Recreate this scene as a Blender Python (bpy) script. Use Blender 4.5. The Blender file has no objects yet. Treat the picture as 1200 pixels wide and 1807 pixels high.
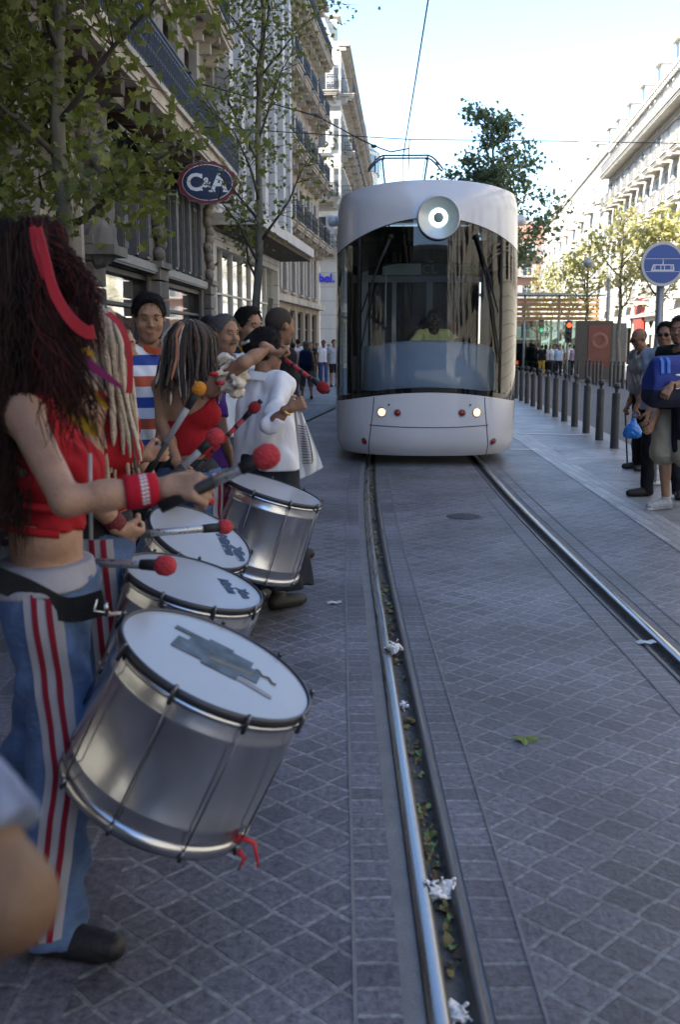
import bpy, bmesh, math, random
import numpy as np
from mathutils import Vector, Matrix
random.seed(7)
R = math.radians
C = bpy.context.scene.collection
scene = bpy.context.scene
# ------------------------------------------------------------------ camera, light, exposure
CAMZ, PITCH, FPX = 1.58, R(9.52), 1807.0
cd = bpy.data.cameras.new('street_camera')
cam = bpy.data.objects.new('street_camera', cd); C.objects.link(cam)
cam.location = (0, 0, CAMZ); cam.rotation_euler = (R(90) - PITCH, 0, 0)
cd.sensor_fit = 'VERTICAL'; cd.sensor_height = 36; cd.sensor_width = 24; cd.lens = 36
cd.clip_start = .05; cd.clip_end = 2000
cd.dof.use_dof = True; cd.dof.focus_distance = 8.8; cd.dof.aperture_fstop = 4.4
scene.camera = cam
SUN_EL, SUN_DIR = 40.0, (.78, .626)      # travel direction of sunlight on the ground plane (x, y)
w = bpy.data.worlds.new('World'); scene.world = w; w.use_nodes = True
nt = w.node_tree; nt.nodes.clear()
sky = nt.nodes.new('ShaderNodeTexSky'); sky.sky_type = 'NISHITA'; sky.sun_disc = False
sky.sun_elevation = R(SUN_EL); sky.sun_rotation = math.atan2(-SUN_DIR[0], -SUN_DIR[1])
sky.air_density = 1.0; sky.dust_density = .35; sky.ozone_density = 3.5
bg = nt.nodes.new('ShaderNodeBackground'); bg.inputs[1].default_value = .15
wo = nt.nodes.new('ShaderNodeOutputWorld')
nt.links.new(sky.outputs[0], bg.inputs[0]); nt.links.new(bg.outputs[0], wo.inputs[0])
sl = bpy.data.lights.new('sun', 'SUN'); sl.energy = 5.0; sl.angle = R(.5); sl.color = (1, .95, .87)
so = bpy.data.objects.new('sun', sl); C.objects.link(so)
sd = Vector((SUN_DIR[0] * math.cos(R(SUN_EL)), SUN_DIR[1] * math.cos(R(SUN_EL)), -math.sin(R(SUN_EL))))
so.rotation_euler = sd.to_track_quat('-Z', 'Y').to_euler(); so.location = (-30, -30, 60)
vs = scene.view_settings; vs.view_transform = 'Standard'; vs.look = 'None'; vs.gamma = 1; vs.exposure = 1.8
scene.cycles.max_bounces = 7; scene.cycles.transparent_max_bounces = 12
scene.cycles.use_denoising = True
# ------------------------------------------------------------------ picture geometry: a pixel and a distance give a point of the street
def ray(px, py):
    x, u = (px - 600) / FPX, (903.5 - py) / FPX
    return Vector((x, math.cos(PITCH) + u * math.sin(PITCH), -math.sin(PITCH) + u * math.cos(PITCH)))
def at(px, py, Y):
    d = ray(px, py); return Vector((0, 0, CAMZ)) + d * (Y / d.y)
def gnd(px, py, z=0):
    d = ray(px, py); return Vector((0, 0, CAMZ)) + d * ((z - CAMZ) / d.z)
def gz(y): return -.01 * max(0, y - 20)          # the street falls gently away
# ------------------------------------------------------------------ materials
_M = {}
def new_mat(name):
    m = bpy.data.materials.new(name); m.use_nodes = True
    n = m.node_tree; b = n.nodes['Principled BSDF']; return m, n, b
def mat(name, col=(.5, .5, .5), rough=.7, metal=0, var=.18, scale=6, bump=0, bscale=60, spec=.4, detail=4, stretch=None):
    if name in _M: return _M[name]
    m, n, b = new_mat(name)
    b.inputs['Roughness'].default_value = rough; b.inputs['Metallic'].default_value = metal
    b.inputs['Specular IOR Level'].default_value = spec
    tc = n.nodes.new('ShaderNodeTexCoord'); src = tc.outputs['Object']
    if stretch:
        mp = n.nodes.new('ShaderNodeMapping'); mp.inputs['Scale'].default_value = stretch
        n.links.new(src, mp.inputs[0]); src = mp.outputs[0]
    no = n.nodes.new('ShaderNodeTexNoise'); no.inputs['Scale'].default_value = scale; no.inputs['Detail'].default_value = detail
    n.links.new(src, no.inputs['Vector'])
    mx = n.nodes.new('ShaderNodeMix'); mx.data_type = 'RGBA'
    mx.inputs[6].default_value = tuple(max(0, c * (1 - var * 1.6)) for c in col) + (1,)
    mx.inputs[7].default_value = tuple(min(1, c * (1 + var * 1.6)) for c in col) + (1,)
    n.links.new(no.outputs['Fac'], mx.inputs[0]); n.links.new(mx.outputs[2], b.inputs['Base Color'])
    if bump:
        n2 = n.nodes.new('ShaderNodeTexNoise'); n2.inputs['Scale'].default_value = bscale; n2.inputs['Detail'].default_value = 3
        n.links.new(src, n2.inputs['Vector'])
        bp = n.nodes.new('ShaderNodeBump'); bp.inputs['Strength'].default_value = bump; bp.inputs['Distance'].default_value = .02
        n.links.new(n2.outputs['Fac'], bp.inputs['Height']); n.links.new(bp.outputs[0], b.inputs['Normal'])
    _M[name] = m; return m
def cloth(name, col, rough=.9, bump=.8): return mat(name, col, rough, 0, .14, 7, bump, 10, .15, detail=3, stretch=(1, 1, .5))
def skin(name, col): 
    if name in _M: return _M[name]
    m = mat(name, col, .55, 0, .15, 13, .25, 45, .3, detail=8)
    b = m.node_tree.nodes['Principled BSDF']; b.inputs['Subsurface Weight'].default_value = .12
    b.inputs['Subsurface Radius'].default_value = (.012, .005, .003); return m
def emis(name, col, s):
    if name in _M: return _M[name]
    m, n, b = new_mat(name); b.inputs['Base Color'].default_value = (*col, 1)
    b.inputs['Emission Color'].default_value = (*col, 1); b.inputs['Emission Strength'].default_value = s
    _M[name] = m; return m
def glass(name, tint=(.45, .5, .55), ior=1.5, rough=0.0):
    if name in _M: return _M[name]
    m = bpy.data.materials.new(name); m.use_nodes = True; n = m.node_tree; n.nodes.clear()
    o = n.nodes.new('ShaderNodeOutputMaterial'); mx = n.nodes.new('ShaderNodeMixShader'); fr = n.nodes.new('ShaderNodeFresnel')
    fr.inputs[0].default_value = ior
    t = n.nodes.new('ShaderNodeBsdfTransparent'); t.inputs[0].default_value = (*tint, 1)
    g = n.nodes.new('ShaderNodeBsdfGlossy'); g.inputs['Roughness'].default_value = rough
    n.links.new(fr.outputs[0], mx.inputs[0]); n.links.new(t.outputs[0], mx.inputs[1]); n.links.new(g.outputs[0], mx.inputs[2])
    n.links.new(mx.outputs[0], o.inputs[0]); _M[name] = m; return m
def stripes(name, cols, axis=2, period=.3, rough=.9, offset=0.0, noise=0.0):
    """bands of colour woven across one axis of the cloth: cols = [(width share, colour), ...]"""
    if name in _M: return _M[name]
    m, n, b = new_mat(name); b.inputs['Roughness'].default_value = rough; b.inputs['Specular IOR Level'].default_value = .15
    tc = n.nodes.new('ShaderNodeTexCoord'); sp = n.nodes.new('ShaderNodeSeparateXYZ')
    n.links.new(tc.outputs['Object'], sp.inputs[0])
    a = n.nodes.new('ShaderNodeMath'); a.operation = 'MULTIPLY_ADD'; a.inputs[1].default_value = 1 / period; a.inputs[2].default_value = 50 + offset
    n.links.new(sp.outputs[axis], a.inputs[0])
    f = n.nodes.new('ShaderNodeMath'); f.operation = 'FRACT'; n.links.new(a.outputs[0], f.inputs[0])
    cr = n.nodes.new('ShaderNodeValToRGB'); cr.color_ramp.interpolation = 'CONSTANT'
    pos = 0
    for i, (wd, c) in enumerate(cols):
        if i < 2: e = cr.color_ramp.elements[i]; e.position = pos
        else: e = cr.color_ramp.elements.new(pos)
        e.color = (*c, 1); pos += wd
    n.links.new(f.outputs[0], cr.inputs[0]); n.links.new(cr.outputs[0], b.inputs['Base Color'])
    n2 = n.nodes.new('ShaderNodeTexNoise'); n2.inputs['Scale'].default_value = 200
    bp = n.nodes.new('ShaderNodeBump'); bp.inputs['Strength'].default_value = .2; bp.inputs['Distance'].default_value = .01
    n.links.new(n2.outputs['Fac'], bp.inputs['Height']); n.links.new(bp.outputs[0], b.inputs['Normal'])
    _M[name] = m; return m
# ------------------------------------------------------------------ objects
FR = {}                                            # frame of every thing: local -> world
def thing(name, label, cat, loc=(0, 0, 0), rotz=0, group=None):
    o = bpy.data.objects.new(name, None); C.objects.link(o); o.empty_display_size = .1
    o.location = loc; o.rotation_euler = (0, 0, rotz); o['label'] = label; o['category'] = cat
    if group: o['group'] = group
    FR[o] = Matrix.Translation(Vector(loc)) @ Matrix.Rotation(rotz, 4, 'Z'); return o
def tag(o, label, cat, group=None):
    o['label'] = label; o['category'] = cat
    if group: o['group'] = group
    return o
def struct(o): o['kind'] = 'structure'; return o
def dup(root, loc, rotz=None, label=None, group=None):
    r = root.copy(); C.objects.link(r); r.location = loc
    if rotz is not None: r.rotation_euler = (0, 0, rotz)
    if label: r['label'] = label
    if group: r['group'] = group
    for ch in list(root.children):
        c = ch.copy(); C.objects.link(c); c.parent = r
        for g in list(ch.children):
            d = g.copy(); C.objects.link(d); d.parent = c
    return r
class MB:
    def __init__(s): s.v = []; s.f = []; s.m = []; s.n = 0; s.sm = []
    def add(s, verts, faces, mi=0, smooth=True):
        b = s.n; s.v.extend([tuple(p) for p in verts]); s.n += len(verts)
        for f in faces: s.f.append([i + b for i in f]); s.m.append(mi); s.sm.append(smooth)
    def box(s, c, size, rot=None, mi=0):
        hx, hy, hz = size[0] / 2, size[1] / 2, size[2] / 2
        P = [Vector((x, y, z)) for x in (-hx, hx) for y in (-hy, hy) for z in (-hz, hz)]
        if rot is not None: P = [rot @ p for p in P]
        c = Vector(c)
        s.add([c + p for p in P], [(0, 1, 3, 2), (4, 6, 7, 5), (0, 4, 5, 1), (2, 3, 7, 6), (0, 2, 6, 4), (1, 5, 7, 3)], mi, False)
    def quad(s, a, b, c, d, mi=0): s.add([a, b, c, d], [(0, 1, 2, 3)], mi, False)
    def poly(s, pts, mi=0): s.add(pts, [tuple(range(len(pts)))], mi, False)
    def tube(s, pts, rad, n=8, mi=0, caps=True, flat=1.0):
        pts = [Vector(p) for p in pts]; k = len(pts)
        if not hasattr(rad, '__len__'): rad = [rad] * k
        V = []; up = None
        for i, p in enumerate(pts):
            t = (pts[min(i + 1, k - 1)] - pts[max(i - 1, 0)])
            t = t.normalized() if t.length > 1e-9 else Vector((0, 0, 1))
            if up is None: up = t.orthogonal().normalized()
            u = (up - t * up.dot(t)); u = u.normalized() if u.length > 1e-6 else t.orthogonal().normalized()
            up = u; q = t.cross(u)
            for j in range(n):
                a = 2 * math.pi * j / n
                V.append(p + (u * math.cos(a) + q * math.sin(a) * flat) * rad[i])
        F = [(i * n + j, i * n + (j + 1) % n, (i + 1) * n + (j + 1) % n, (i + 1) * n + j) for i in range(k - 1) for j in range(n)]
        if caps: F += [tuple(range(n))[::-1], tuple((k - 1) * n + j for j in range(n))]
        s.add(V, F, mi)
    def lathe(s, prof, o=(0, 0, 0), ax=(0, 0, 1), n=24, mi=0, mis=None):
        """prof = [(r, h)] turned about the axis ax through o"""
        o = Vector(o); ax = Vector(ax).normalized(); u = ax.orthogonal().normalized(); q = ax.cross(u); V = []
        for r, h in prof:
            for j in range(n):
                a = 2 * math.pi * j / n; V.append(o + ax * h + (u * math.cos(a) + q * math.sin(a)) * r)
        for i in range(len(prof) - 1):
            F = [(i * n + j, i * n + (j + 1) % n, (i + 1) * n + (j + 1) % n, (i + 1) * n + j) for j in range(n)]
            if i == 0: s.add(V, F, mis[0] if mis else mi); base = s.n - len(V)
            else:
                for f in F: s.f.append([x + base for x in f]); s.m.append(mis[i] if mis else mi); s.sm.append(True)
    def ball(s, c, r, n=12, m=8, mi=0):
        r = r if hasattr(r, '__len__') else (r, r, r); V = []; c = Vector(c)
        for i in range(m + 1):
            a = math.pi * i / m
            for j in range(n):
                b = 2 * math.pi * j / n
                V.append(c + Vector((r[0] * math.sin(a) * math.cos(b), r[1] * math.sin(a) * math.sin(b), r[2] * math.cos(a))))
        s.add(V, [(i * n + j, (i + 1) * n + j, (i + 1) * n + (j + 1) % n, i * n + (j + 1) % n) for i in range(m) for j in range(n)], mi)
    def grid(s, fn, nu, nv, mi=0, smooth=True):
        V = [fn(i / nu, j / nv) for j in range(nv + 1) for i in range(nu + 1)]
        s.add(V, [(j * (nu + 1) + i, j * (nu + 1) + i + 1, (j + 1) * (nu + 1) + i + 1, (j + 1) * (nu + 1) + i) for j in range(nv) for i in range(nu)], mi, smooth)
    def prism(s, poly, fn, d0, d1, mi=0):
        """outline poly [(a, b)] placed by fn(a, b, depth), between two depths"""
        k = len(poly); V = [fn(a, b, d0) for a, b in poly] + [fn(a, b, d1) for a, b in poly]
        s.add(V, [tuple(range(k))[::-1], tuple(range(k, 2 * k))] + [(i, (i + 1) % k, k + (i + 1) % k, k + i) for i in range(k)], mi, False)
    def build(s, name, mats, parent=None, loc=None, world=True):
        """world=True: vertices are world points, moved into the frame of the thing the part belongs to"""
        me = bpy.data.meshes.new(name)
        me.from_pydata(s.v, [], s.f)
        if not isinstance(mats, (list, tuple)): mats = [mats]
        for m in mats: me.materials.append(m)
        me.polygons.foreach_set('material_index', s.m); me.polygons.foreach_set('use_smooth', s.sm)
        return place(name, me, parent, loc, world)
def place(name, me, parent=None, loc=None, world=True):
    o = bpy.data.objects.new(name, me); C.objects.link(o)
    if parent is not None:
        o.parent = parent; FR[o] = FR[parent]
        if world: me.transform(FR[parent].inverted())
    else:
        loc = Vector(loc) if loc is not None else Vector((0, 0, 0))
        o.location = loc; FR[o] = Matrix.Translation(loc)
        if world: me.transform(Matrix.Translation(-loc))
    me.update(); return o
def np_mesh(name, V, F, mats, smooth=True, mi=None):
    me = bpy.data.meshes.new(name); V = np.asarray(V, dtype=np.float32); F = np.asarray(F, dtype=np.int32)
    k = F.shape[1]
    me.vertices.add(len(V)); me.vertices.foreach_set('co', V.ravel())
    me.loops.add(F.size); me.loops.foreach_set('vertex_index', F.ravel())
    me.polygons.add(len(F)); me.polygons.foreach_set('loop_start', np.arange(len(F), dtype=np.int32) * k)
    me.polygons.foreach_set('loop_total', np.full(len(F), k, dtype=np.int32))
    me.polygons.foreach_set('use_smooth', np.full(len(F), smooth))
    if mi is not None: me.polygons.foreach_set('material_index', np.asarray(mi, dtype=np.int32))
    if not isinstance(mats, (list, tuple)): mats = [mats]
    for m in mats: me.materials.append(m)
    me.update(calc_edges=True); me.validate(); return me
def text_mesh(txt, size, bold=0.0, shear=0.0, depth=.002, align='CENTER'):
    cu = bpy.data.curves.new('lettering', 'FONT'); cu.body = txt; cu.size = size; cu.offset = bold; cu.shear = shear
    cu.extrude = depth; cu.align_x = align; cu.align_y = 'CENTER'; cu.resolution_u = 3
    o = bpy.data.objects.new('lettering', cu); C.objects.link(o)
    dg = bpy.context.evaluated_depsgraph_get(); me = bpy.data.meshes.new_from_object(o.evaluated_get(dg))
    bpy.data.objects.remove(o); bpy.data.curves.remove(cu); return me
def lettering(txt, size, org, xa, ya, m, parent, bold=0.0, shear=0.0, depth=.002, stretch=1.0):
    """letters lying in the plane spanned by xa (reading direction) and ya (up), part of parent"""
    me = text_mesh(txt, size, bold, shear, depth)
    xa = Vector(xa).normalized(); ya = Vector(ya).normalized(); za = xa.cross(ya)
    M = Matrix(((xa.x * stretch, ya.x, za.x, org[0]), (xa.y * stretch, ya.y, za.y, org[1]), (xa.z * stretch, ya.z, za.z, org[2]), (0, 0, 0, 1)))
    me.transform(M); me.materials.clear(); me.materials.append(m)
    return place('lettering', me, parent)
# ------------------------------------------------------------------ smooth bodies: blended volumes turned into one continuous skin
def nets(V, org, h):
    S = V < 0; n = np.array(V.shape) - 1
    cnt = np.zeros(tuple(n), dtype=np.int8)
    offs = [(i, j, k) for i in (0, 1) for j in (0, 1) for k in (0, 1)]
    sl_ = lambda A, o: A[o[0]:o[0] + n[0], o[1]:o[1] + n[1], o[2]:o[2] + n[2]]
    for o in offs: cnt += sl_(S, o)
    mask = (cnt > 0) & (cnt < 8); ijk = np.argwhere(mask)
    idx = -np.ones(tuple(n), dtype=np.int64); idx[mask] = np.arange(len(ijk))
    vals = {o: sl_(V, o)[mask] for o in offs}
    acc = np.zeros((len(ijk), 3)); c = np.zeros(len(ijk))
    for a in offs:
        for ax in range(3):
            if a[ax]: continue
            b = list(a); b[ax] = 1; b = tuple(b); va, vb = vals[a], vals[b]; cr = (va < 0) != (vb < 0)
            t = np.where(cr, va / np.where(cr, va - vb, 1), 0); p = np.tile(np.array(a, float), (len(ijk), 1)); p[:, ax] += t
            acc[cr] += p[cr]; c += cr
    verts = np.array(org) + h * (ijk + acc / np.maximum(c, 1)[:, None])
    F = []
    for ax in range(3):
        u, w_ = [(1, 2), (2, 0), (0, 1)][ax]
        s0 = [slice(1, -1)] * 3; s1 = [slice(1, -1)] * 3; s0[ax] = slice(0, n[ax]); s1[ax] = slice(1, n[ax] + 1)
        A, B = S[tuple(s0)], S[tuple(s1)]; cr = np.argwhere(A != B)
        if not len(cr): continue
        q = cr.copy(); q[:, u] += 1; q[:, w_] += 1
        flip = A[tuple(cr.T)]
        def ix(du, dw):
            r = q.copy(); r[:, u] -= du; r[:, w_] -= dw; return idx[tuple(r.T)]
        f = np.stack([ix(1, 1), ix(0, 1), ix(0, 0), ix(1, 0)], 1); f[~flip] = f[~flip][:, ::-1]
        F.append(f)
    return verts, np.concatenate(F)
class SDF:
    def __init__(s): s.ops = []; s.lo = np.full(3, 1e9); s.hi = -s.lo; s.cuts = []; s.noise = None
    def _b(s, P, r):
        for p in P: s.lo = np.minimum(s.lo, np.array(p) - r); s.hi = np.maximum(s.hi, np.array(p) + r)
    def cap(s, a, b, ra, rb=None, k=.025, fx=1.0, sub=False, flat=False):
        rb = ra if rb is None else rb; a = np.array(a, float); b = np.array(b, float)
        s.ops.append(('c', a, b, ra, rb, k, fx, sub, flat)); 
        if not sub: s._b((a, b), max(ra, rb) * max(1, fx))
        return s
    def ell(s, c, r, rot=None, k=.025, sub=False):
        c = np.array(c, float); r = np.array(r, float); R_ = None if rot is None else np.array(rot.to_3x3())
        s.ops.append(('e', c, r, R_, 0, k, 1, sub, False))
        if not sub: s._b((c,), r.max())
        return s
    def cut(s, p, n): s.cuts.append((np.array(p, float), np.array(n, float) / np.linalg.norm(n))); return s
    def prim(s, o, P):
        if o[0] == 'c':
            _, a, b, ra, rb, k, fx, sub, flat = o; d = P - a; ba = b - a
            if fx != 1:                                    # flattened front to back
                d = d / np.array([fx, 1, 1]); ba = ba / np.array([fx, 1, 1])
            L = max((ba ** 2).sum(), 1e-12); t0 = (d @ ba) / L; t = np.clip(t0, 0, 1)
            D = np.sqrt(((d - t[..., None] * ba) ** 2).sum(-1)) - (ra + t * (rb - ra))
            if fx != 1: D = D * min(fx, 1)
            if flat: D = np.maximum(D, (t0 - 1) * math.sqrt(L))
            return D
        _, c, r, R_, _, k, _, sub, _ = o; d = P - c
        if R_ is not None: d = d @ R_
        k0 = np.sqrt(((d / r) ** 2).sum(-1)); k1 = np.sqrt(((d / r ** 2) ** 2).sum(-1))
        return k0 * (k0 - 1) / np.maximum(k1, 1e-9)
    def comb(s, D, o, P):
        d = s.prim(o, P); k = o[5]
        if o[7]:
            h = np.clip(.5 - .5 * (D + d) / k, 0, 1); return D + (-d - D) * h + k * h * (1 - h)
        h = np.clip(.5 + .5 * (d - D) / k, 0, 1); return d + (D - d) * h - k * h * (1 - h)
    def fin(s, D, P):
        if s.noise:
            amp, fq, seed, st = s.noise; q = P * np.array(st) * fq + seed
            D = D + amp * (np.sin(q[..., 0] + 1.7 * np.sin(q[..., 2] * .7 + q[..., 1])) * np.sin(q[..., 2] * 1.3 + .8 * np.sin(q[..., 1] * 1.1)) + .5 * np.sin(q[..., 1] * 2.1 + q[..., 2] * 1.9 + 2 * np.sin(q[..., 0])))
        for p, n in s.cuts: D = np.maximum(D, (P - p) @ n)
        return D
    def eval(s, P):
        P = np.asarray(P, float); D = np.full(P.shape[:-1], .25)
        for o in s.ops: D = s.comb(D, o, P)
        return s.fin(D, P)
    def mesh(s, h):
        lo = s.lo - 3.2 * h - .01; hi = s.hi + 3.2 * h + .01; n = np.ceil((hi - lo) / h).astype(int) + 1
        ax = [lo[i] + h * np.arange(n[i]) for i in range(3)]
        P = np.stack(np.meshgrid(*ax, indexing='ij'), -1); D = np.full(tuple(n), .25)
        for o in s.ops:
            if o[0] == 'c': r = max(o[3], o[4]) * max(1, o[6]); a, b = np.minimum(o[1], o[2]) - r, np.maximum(o[1], o[2]) + r
            else: a, b = o[1] - o[2].max(), o[1] + o[2].max()
            mg = o[5] + 3 * h + .02
            i0 = np.clip(np.floor((a - mg - lo) / h).astype(int), 0, n); i1 = np.clip(np.ceil((b + mg - lo) / h).astype(int) + 1, 0, n)
            if (i1 <= i0).any(): continue
            sl2 = tuple(slice(i0[i], i1[i]) for i in range(3)); D[sl2] = s.comb(D[sl2], o, P[sl2])
        D = s.fin(D, P)
        D[0] = D[-1] = .1; D[:, 0] = D[:, -1] = .1; D[:, :, 0] = D[:, :, -1] = .1
        return nets(D, lo, h)
def sdf_part(name, S, h, m, parent, world=False):
    V, F = S.mesh(h); return place(name, np_mesh(name, V, F, m), parent, None, world)
# ------------------------------------------------------------------ ground, rails, road
def setts_mat(name, bw, rh, rot, stone, joint, js=.011, bump=.6, distort=.012, offset=.5, dirt=.5):
    m, n, b = new_mat(name); b.inputs['Specular IOR Level'].default_value = .55
    tc = n.nodes.new('ShaderNodeTexCoord'); mp = n.nodes.new('ShaderNodeMapping'); mp.inputs['Rotation'].default_value = (0, 0, R(rot))
    n.links.new(tc.outputs['Object'], mp.inputs[0])
    dn = n.nodes.new('ShaderNodeTexNoise'); dn.inputs['Scale'].default_value = 7; dn.inputs['Detail'].default_value = 3; n.links.new(mp.outputs[0], dn.inputs['Vector'])
    vm = n.nodes.new('ShaderNodeVectorMath'); vm.operation = 'SCALE'; vm.inputs['Scale'].default_value = distort * 2; n.links.new(dn.outputs['Color'], vm.inputs[0])
    va = n.nodes.new('ShaderNodeVectorMath'); va.operation = 'ADD'; n.links.new(mp.outputs[0], va.inputs[0]); n.links.new(vm.outputs[0], va.inputs[1])
    br = n.nodes.new('ShaderNodeTexBrick'); br.offset = offset; br.offset_frequency = 3 if 0 < offset < .3 else 2; br.inputs['Scale'].default_value = 1; br.inputs['Brick Width'].default_value = bw
    br.inputs['Row Height'].default_value = rh; br.inputs['Mortar Size'].default_value = js; br.inputs['Mortar Smooth'].default_value = .25
    br.inputs['Color1'].default_value = (*[c * .74 for c in stone], 1); br.inputs['Color2'].default_value = (*[c * 1.25 for c in stone], 1); br.inputs['Mortar'].default_value = (*joint, 1)
    n.links.new(va.outputs[0], br.inputs['Vector'])
    n1 = n.nodes.new('ShaderNodeTexNoise'); n1.inputs['Scale'].default_value = 38; n1.inputs['Detail'].default_value = 6; n1.inputs['Roughness'].default_value = .7; n.links.new(tc.outputs['Object'], n1.inputs['Vector'])
    n3 = n.nodes.new('ShaderNodeTexNoise'); n3.inputs['Scale'].default_value = .9; n3.inputs['Detail'].default_value = 5; n.links.new(tc.outputs['Object'], n3.inputs['Vector'])
    r1 = n.nodes.new('ShaderNodeMapRange'); r1.inputs[1].default_value = .34; r1.inputs[2].default_value = .66; r1.inputs[3].default_value = .45; r1.inputs[4].default_value = 1.62; n.links.new(n1.outputs['Fac'], r1.inputs[0])
    r3 = n.nodes.new('ShaderNodeMapRange'); r3.inputs[1].default_value = .3; r3.inputs[2].default_value = .7; r3.inputs[3].default_value = 1 - dirt; r3.inputs[4].default_value = 1 + dirt; n.links.new(n3.outputs['Fac'], r3.inputs[0])
    mu = n.nodes.new('ShaderNodeMath'); mu.operation = 'MULTIPLY'; n.links.new(r1.outputs[0], mu.inputs[0]); n.links.new(r3.outputs[0], mu.inputs[1])
    vs_ = n.nodes.new('ShaderNodeVectorMath'); vs_.operation = 'SCALE'; n.links.new(br.outputs['Color'], vs_.inputs[0]); n.links.new(mu.outputs[0], vs_.inputs['Scale'])
    n.links.new(vs_.outputs[0], b.inputs['Base Color'])
    rr = n.nodes.new('ShaderNodeMapRange'); rr.inputs[3].default_value = .3; rr.inputs[4].default_value = .66; n.links.new(n1.outputs['Fac'], rr.inputs[0]); n.links.new(rr.outputs[0], b.inputs['Roughness'])
    iv = n.nodes.new('ShaderNodeMath'); iv.operation = 'MULTIPLY_ADD'; iv.inputs[1].default_value = -.55; iv.inputs[2].default_value = 1; n.links.new(br.outputs['Fac'], iv.inputs[0])
    ad = n.nodes.new('ShaderNodeMath'); ad.operation = 'MULTIPLY_ADD'; ad.inputs[1].default_value = .75; n.links.new(n1.outputs['Fac'], ad.inputs[0]); n.links.new(iv.outputs[0], ad.inputs[2])
    bp = n.nodes.new('ShaderNodeBump'); bp.inputs['Strength'].default_value = bump; bp.inputs['Distance'].default_value = .012
    n.links.new(ad.outputs[0], bp.inputs['Height']); n.links.new(bp.outputs[0], b.inputs['Normal']); return m
ST = (.099, .096, .120); JT = (.168, .172, .188)
M_diag = setts_mat('setts_diagonal', .124, .117, 45, ST, JT, js=.0092, bump=1.0, distort=.013, offset=.14)
M_course = setts_mat('setts_course', 5.0, .105, 0, ST, JT, js=.010, distort=.010, offset=0, bump=1.0)
M_slab = setts_mat('pavement_slab', .42, .26, 90, (.10, .097, .118), (.16, .163, .175), js=.009, bump=.25, distort=.003)
M_walk = setts_mat('pavement_pavers', .22, .11, 0, (.17, .165, .175), (.22, .22, .22), js=.007, bump=.3, distort=.004)
M_gran = setts_mat('granite_blocks', .5, .095, 90, (.25, .245, .25), (.11, .11, .115), js=.006, bump=.2, distort=.003, dirt=.15)
M_conc = mat('concrete', (.16, .16, .165), .75, 0, .22, 9, .25, 120)
M_asph = mat('asphalt', (.11, .11, .118), .85, 0, .25, 3, .35, 300)
M_kerb = mat('kerb_granite', (.3, .295, .285), .7, 0, .15, 12, .2, 150)
M_earth = mat('town_ground', (.2, .195, .19), .9, 0, .2, 2)
def wear(name, col, rough, metal=1.0, sc=(60, .6, 1)):
    m, n, b = new_mat(name); b.inputs['Metallic'].default_value = metal
    tc = n.nodes.new('ShaderNodeTexCoord'); mp = n.nodes.new('ShaderNodeMapping'); mp.inputs['Scale'].default_value = sc; n.links.new(tc.outputs['Object'], mp.inputs[0])
    no = n.nodes.new('ShaderNodeTexNoise'); no.inputs['Scale'].default_value = 3; no.inputs['Detail'].default_value = 5; n.links.new(mp.outputs[0], no.inputs['Vector'])
    mr = n.nodes.new('ShaderNodeMapRange'); mr.inputs[1].default_value = .3; mr.inputs[2].default_value = .7; mr.inputs[3].default_value = rough * .55; mr.inputs[4].default_value = rough * 1.5; n.links.new(no.outputs['Fac'], mr.inputs[0]); n.links.new(mr.outputs[0], b.inputs['Roughness'])
    mx = n.nodes.new('ShaderNodeMix'); mx.data_type = 'RGBA'; mx.inputs[6].default_value = (*[c * .6 for c in col], 1); mx.inputs[7].default_value = (*[min(1, c * 1.25) for c in col], 1)
    n.links.new(no.outputs['Fac'], mx.inputs[0]); n.links.new(mx.outputs[2], b.inputs['Base Color']); return m
M_rail = wear('rail_steel', (.36, .355, .36), .30); M_raild = wear('rail_flank', (.12, .11, .11), .5, .8)
M_groove = mat('rail_groove', (.085, .08, .075), .9, 0, .5, 30, .4, 90)
def tc_(y): return 0.0 if y < 6.5 else .0028 * (y - 6.5) ** 2 if y < 16 else .0028 * 9.5 ** 2 + .0532 * (y - 16)
YS = [-5 + .5 * i for i in range(60)] + [25 + 2.5 * i for i in range(20)]
def strip(name, x0, x1, m, z=0, label=None, ys=YS, cross=1):
    b = MB(); f0 = x0 if callable(x0) else (lambda y: x0); f1 = x1 if callable(x1) else (lambda y: x1)
    V, F = [], []
    for y in ys:
        for c in range(cross + 1):
            t = c / cross; V.append((f0(y) * (1 - t) + f1(y) * t, y, gz(y) + z))
    k = cross + 1
    F = [(i * k + c, i * k + c + 1, (i + 1) * k + c + 1, (i + 1) * k + c) for i in range(len(ys) - 1) for c in range(cross)]
    b.add(V, F, 0, True); o = struct(b.build(name, m)); 
    if label: o['label'] = label
    return o
XL = lambda y: .253 + tc_(y)
XR = lambda y: .253 + 1.44 + tc_(y)
edgeL = lambda y: -.66 if y < 20 else -.66 + .115 * (y - 20)
bandx = lambda y: 2.60 + .0305 * (y - 8.4)
bollx = lambda y: 4.03 + .0727 * (y - 15.14) - .04
YA = [-40, -20, -5, 0, 5, 10, 15, 20] + [20 + 8 * i for i in range(1, 35)]
gb = MB(); gb.add([(x, y, gz(y) - .145) for y in YA for x in (-300, 300)], [(2 * i, 2 * i + 1, 2 * i + 3, 2 * i + 2) for i in range(len(YA) - 1)])
gb.add([(-900, -900, -.145), (900, -900, -.145), (900, -40, -.145), (-900, -40, -.145)], [(0, 1, 2, 3)])
yl = YA[-1]; gb.add([(-900, yl, gz(yl) - .145), (900, yl, gz(yl) - .145), (900, 1500, gz(yl) - .145), (-900, 1500, gz(yl) - .145)], [(0, 1, 2, 3)])
struct(gb.build('ground', M_earth))
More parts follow.
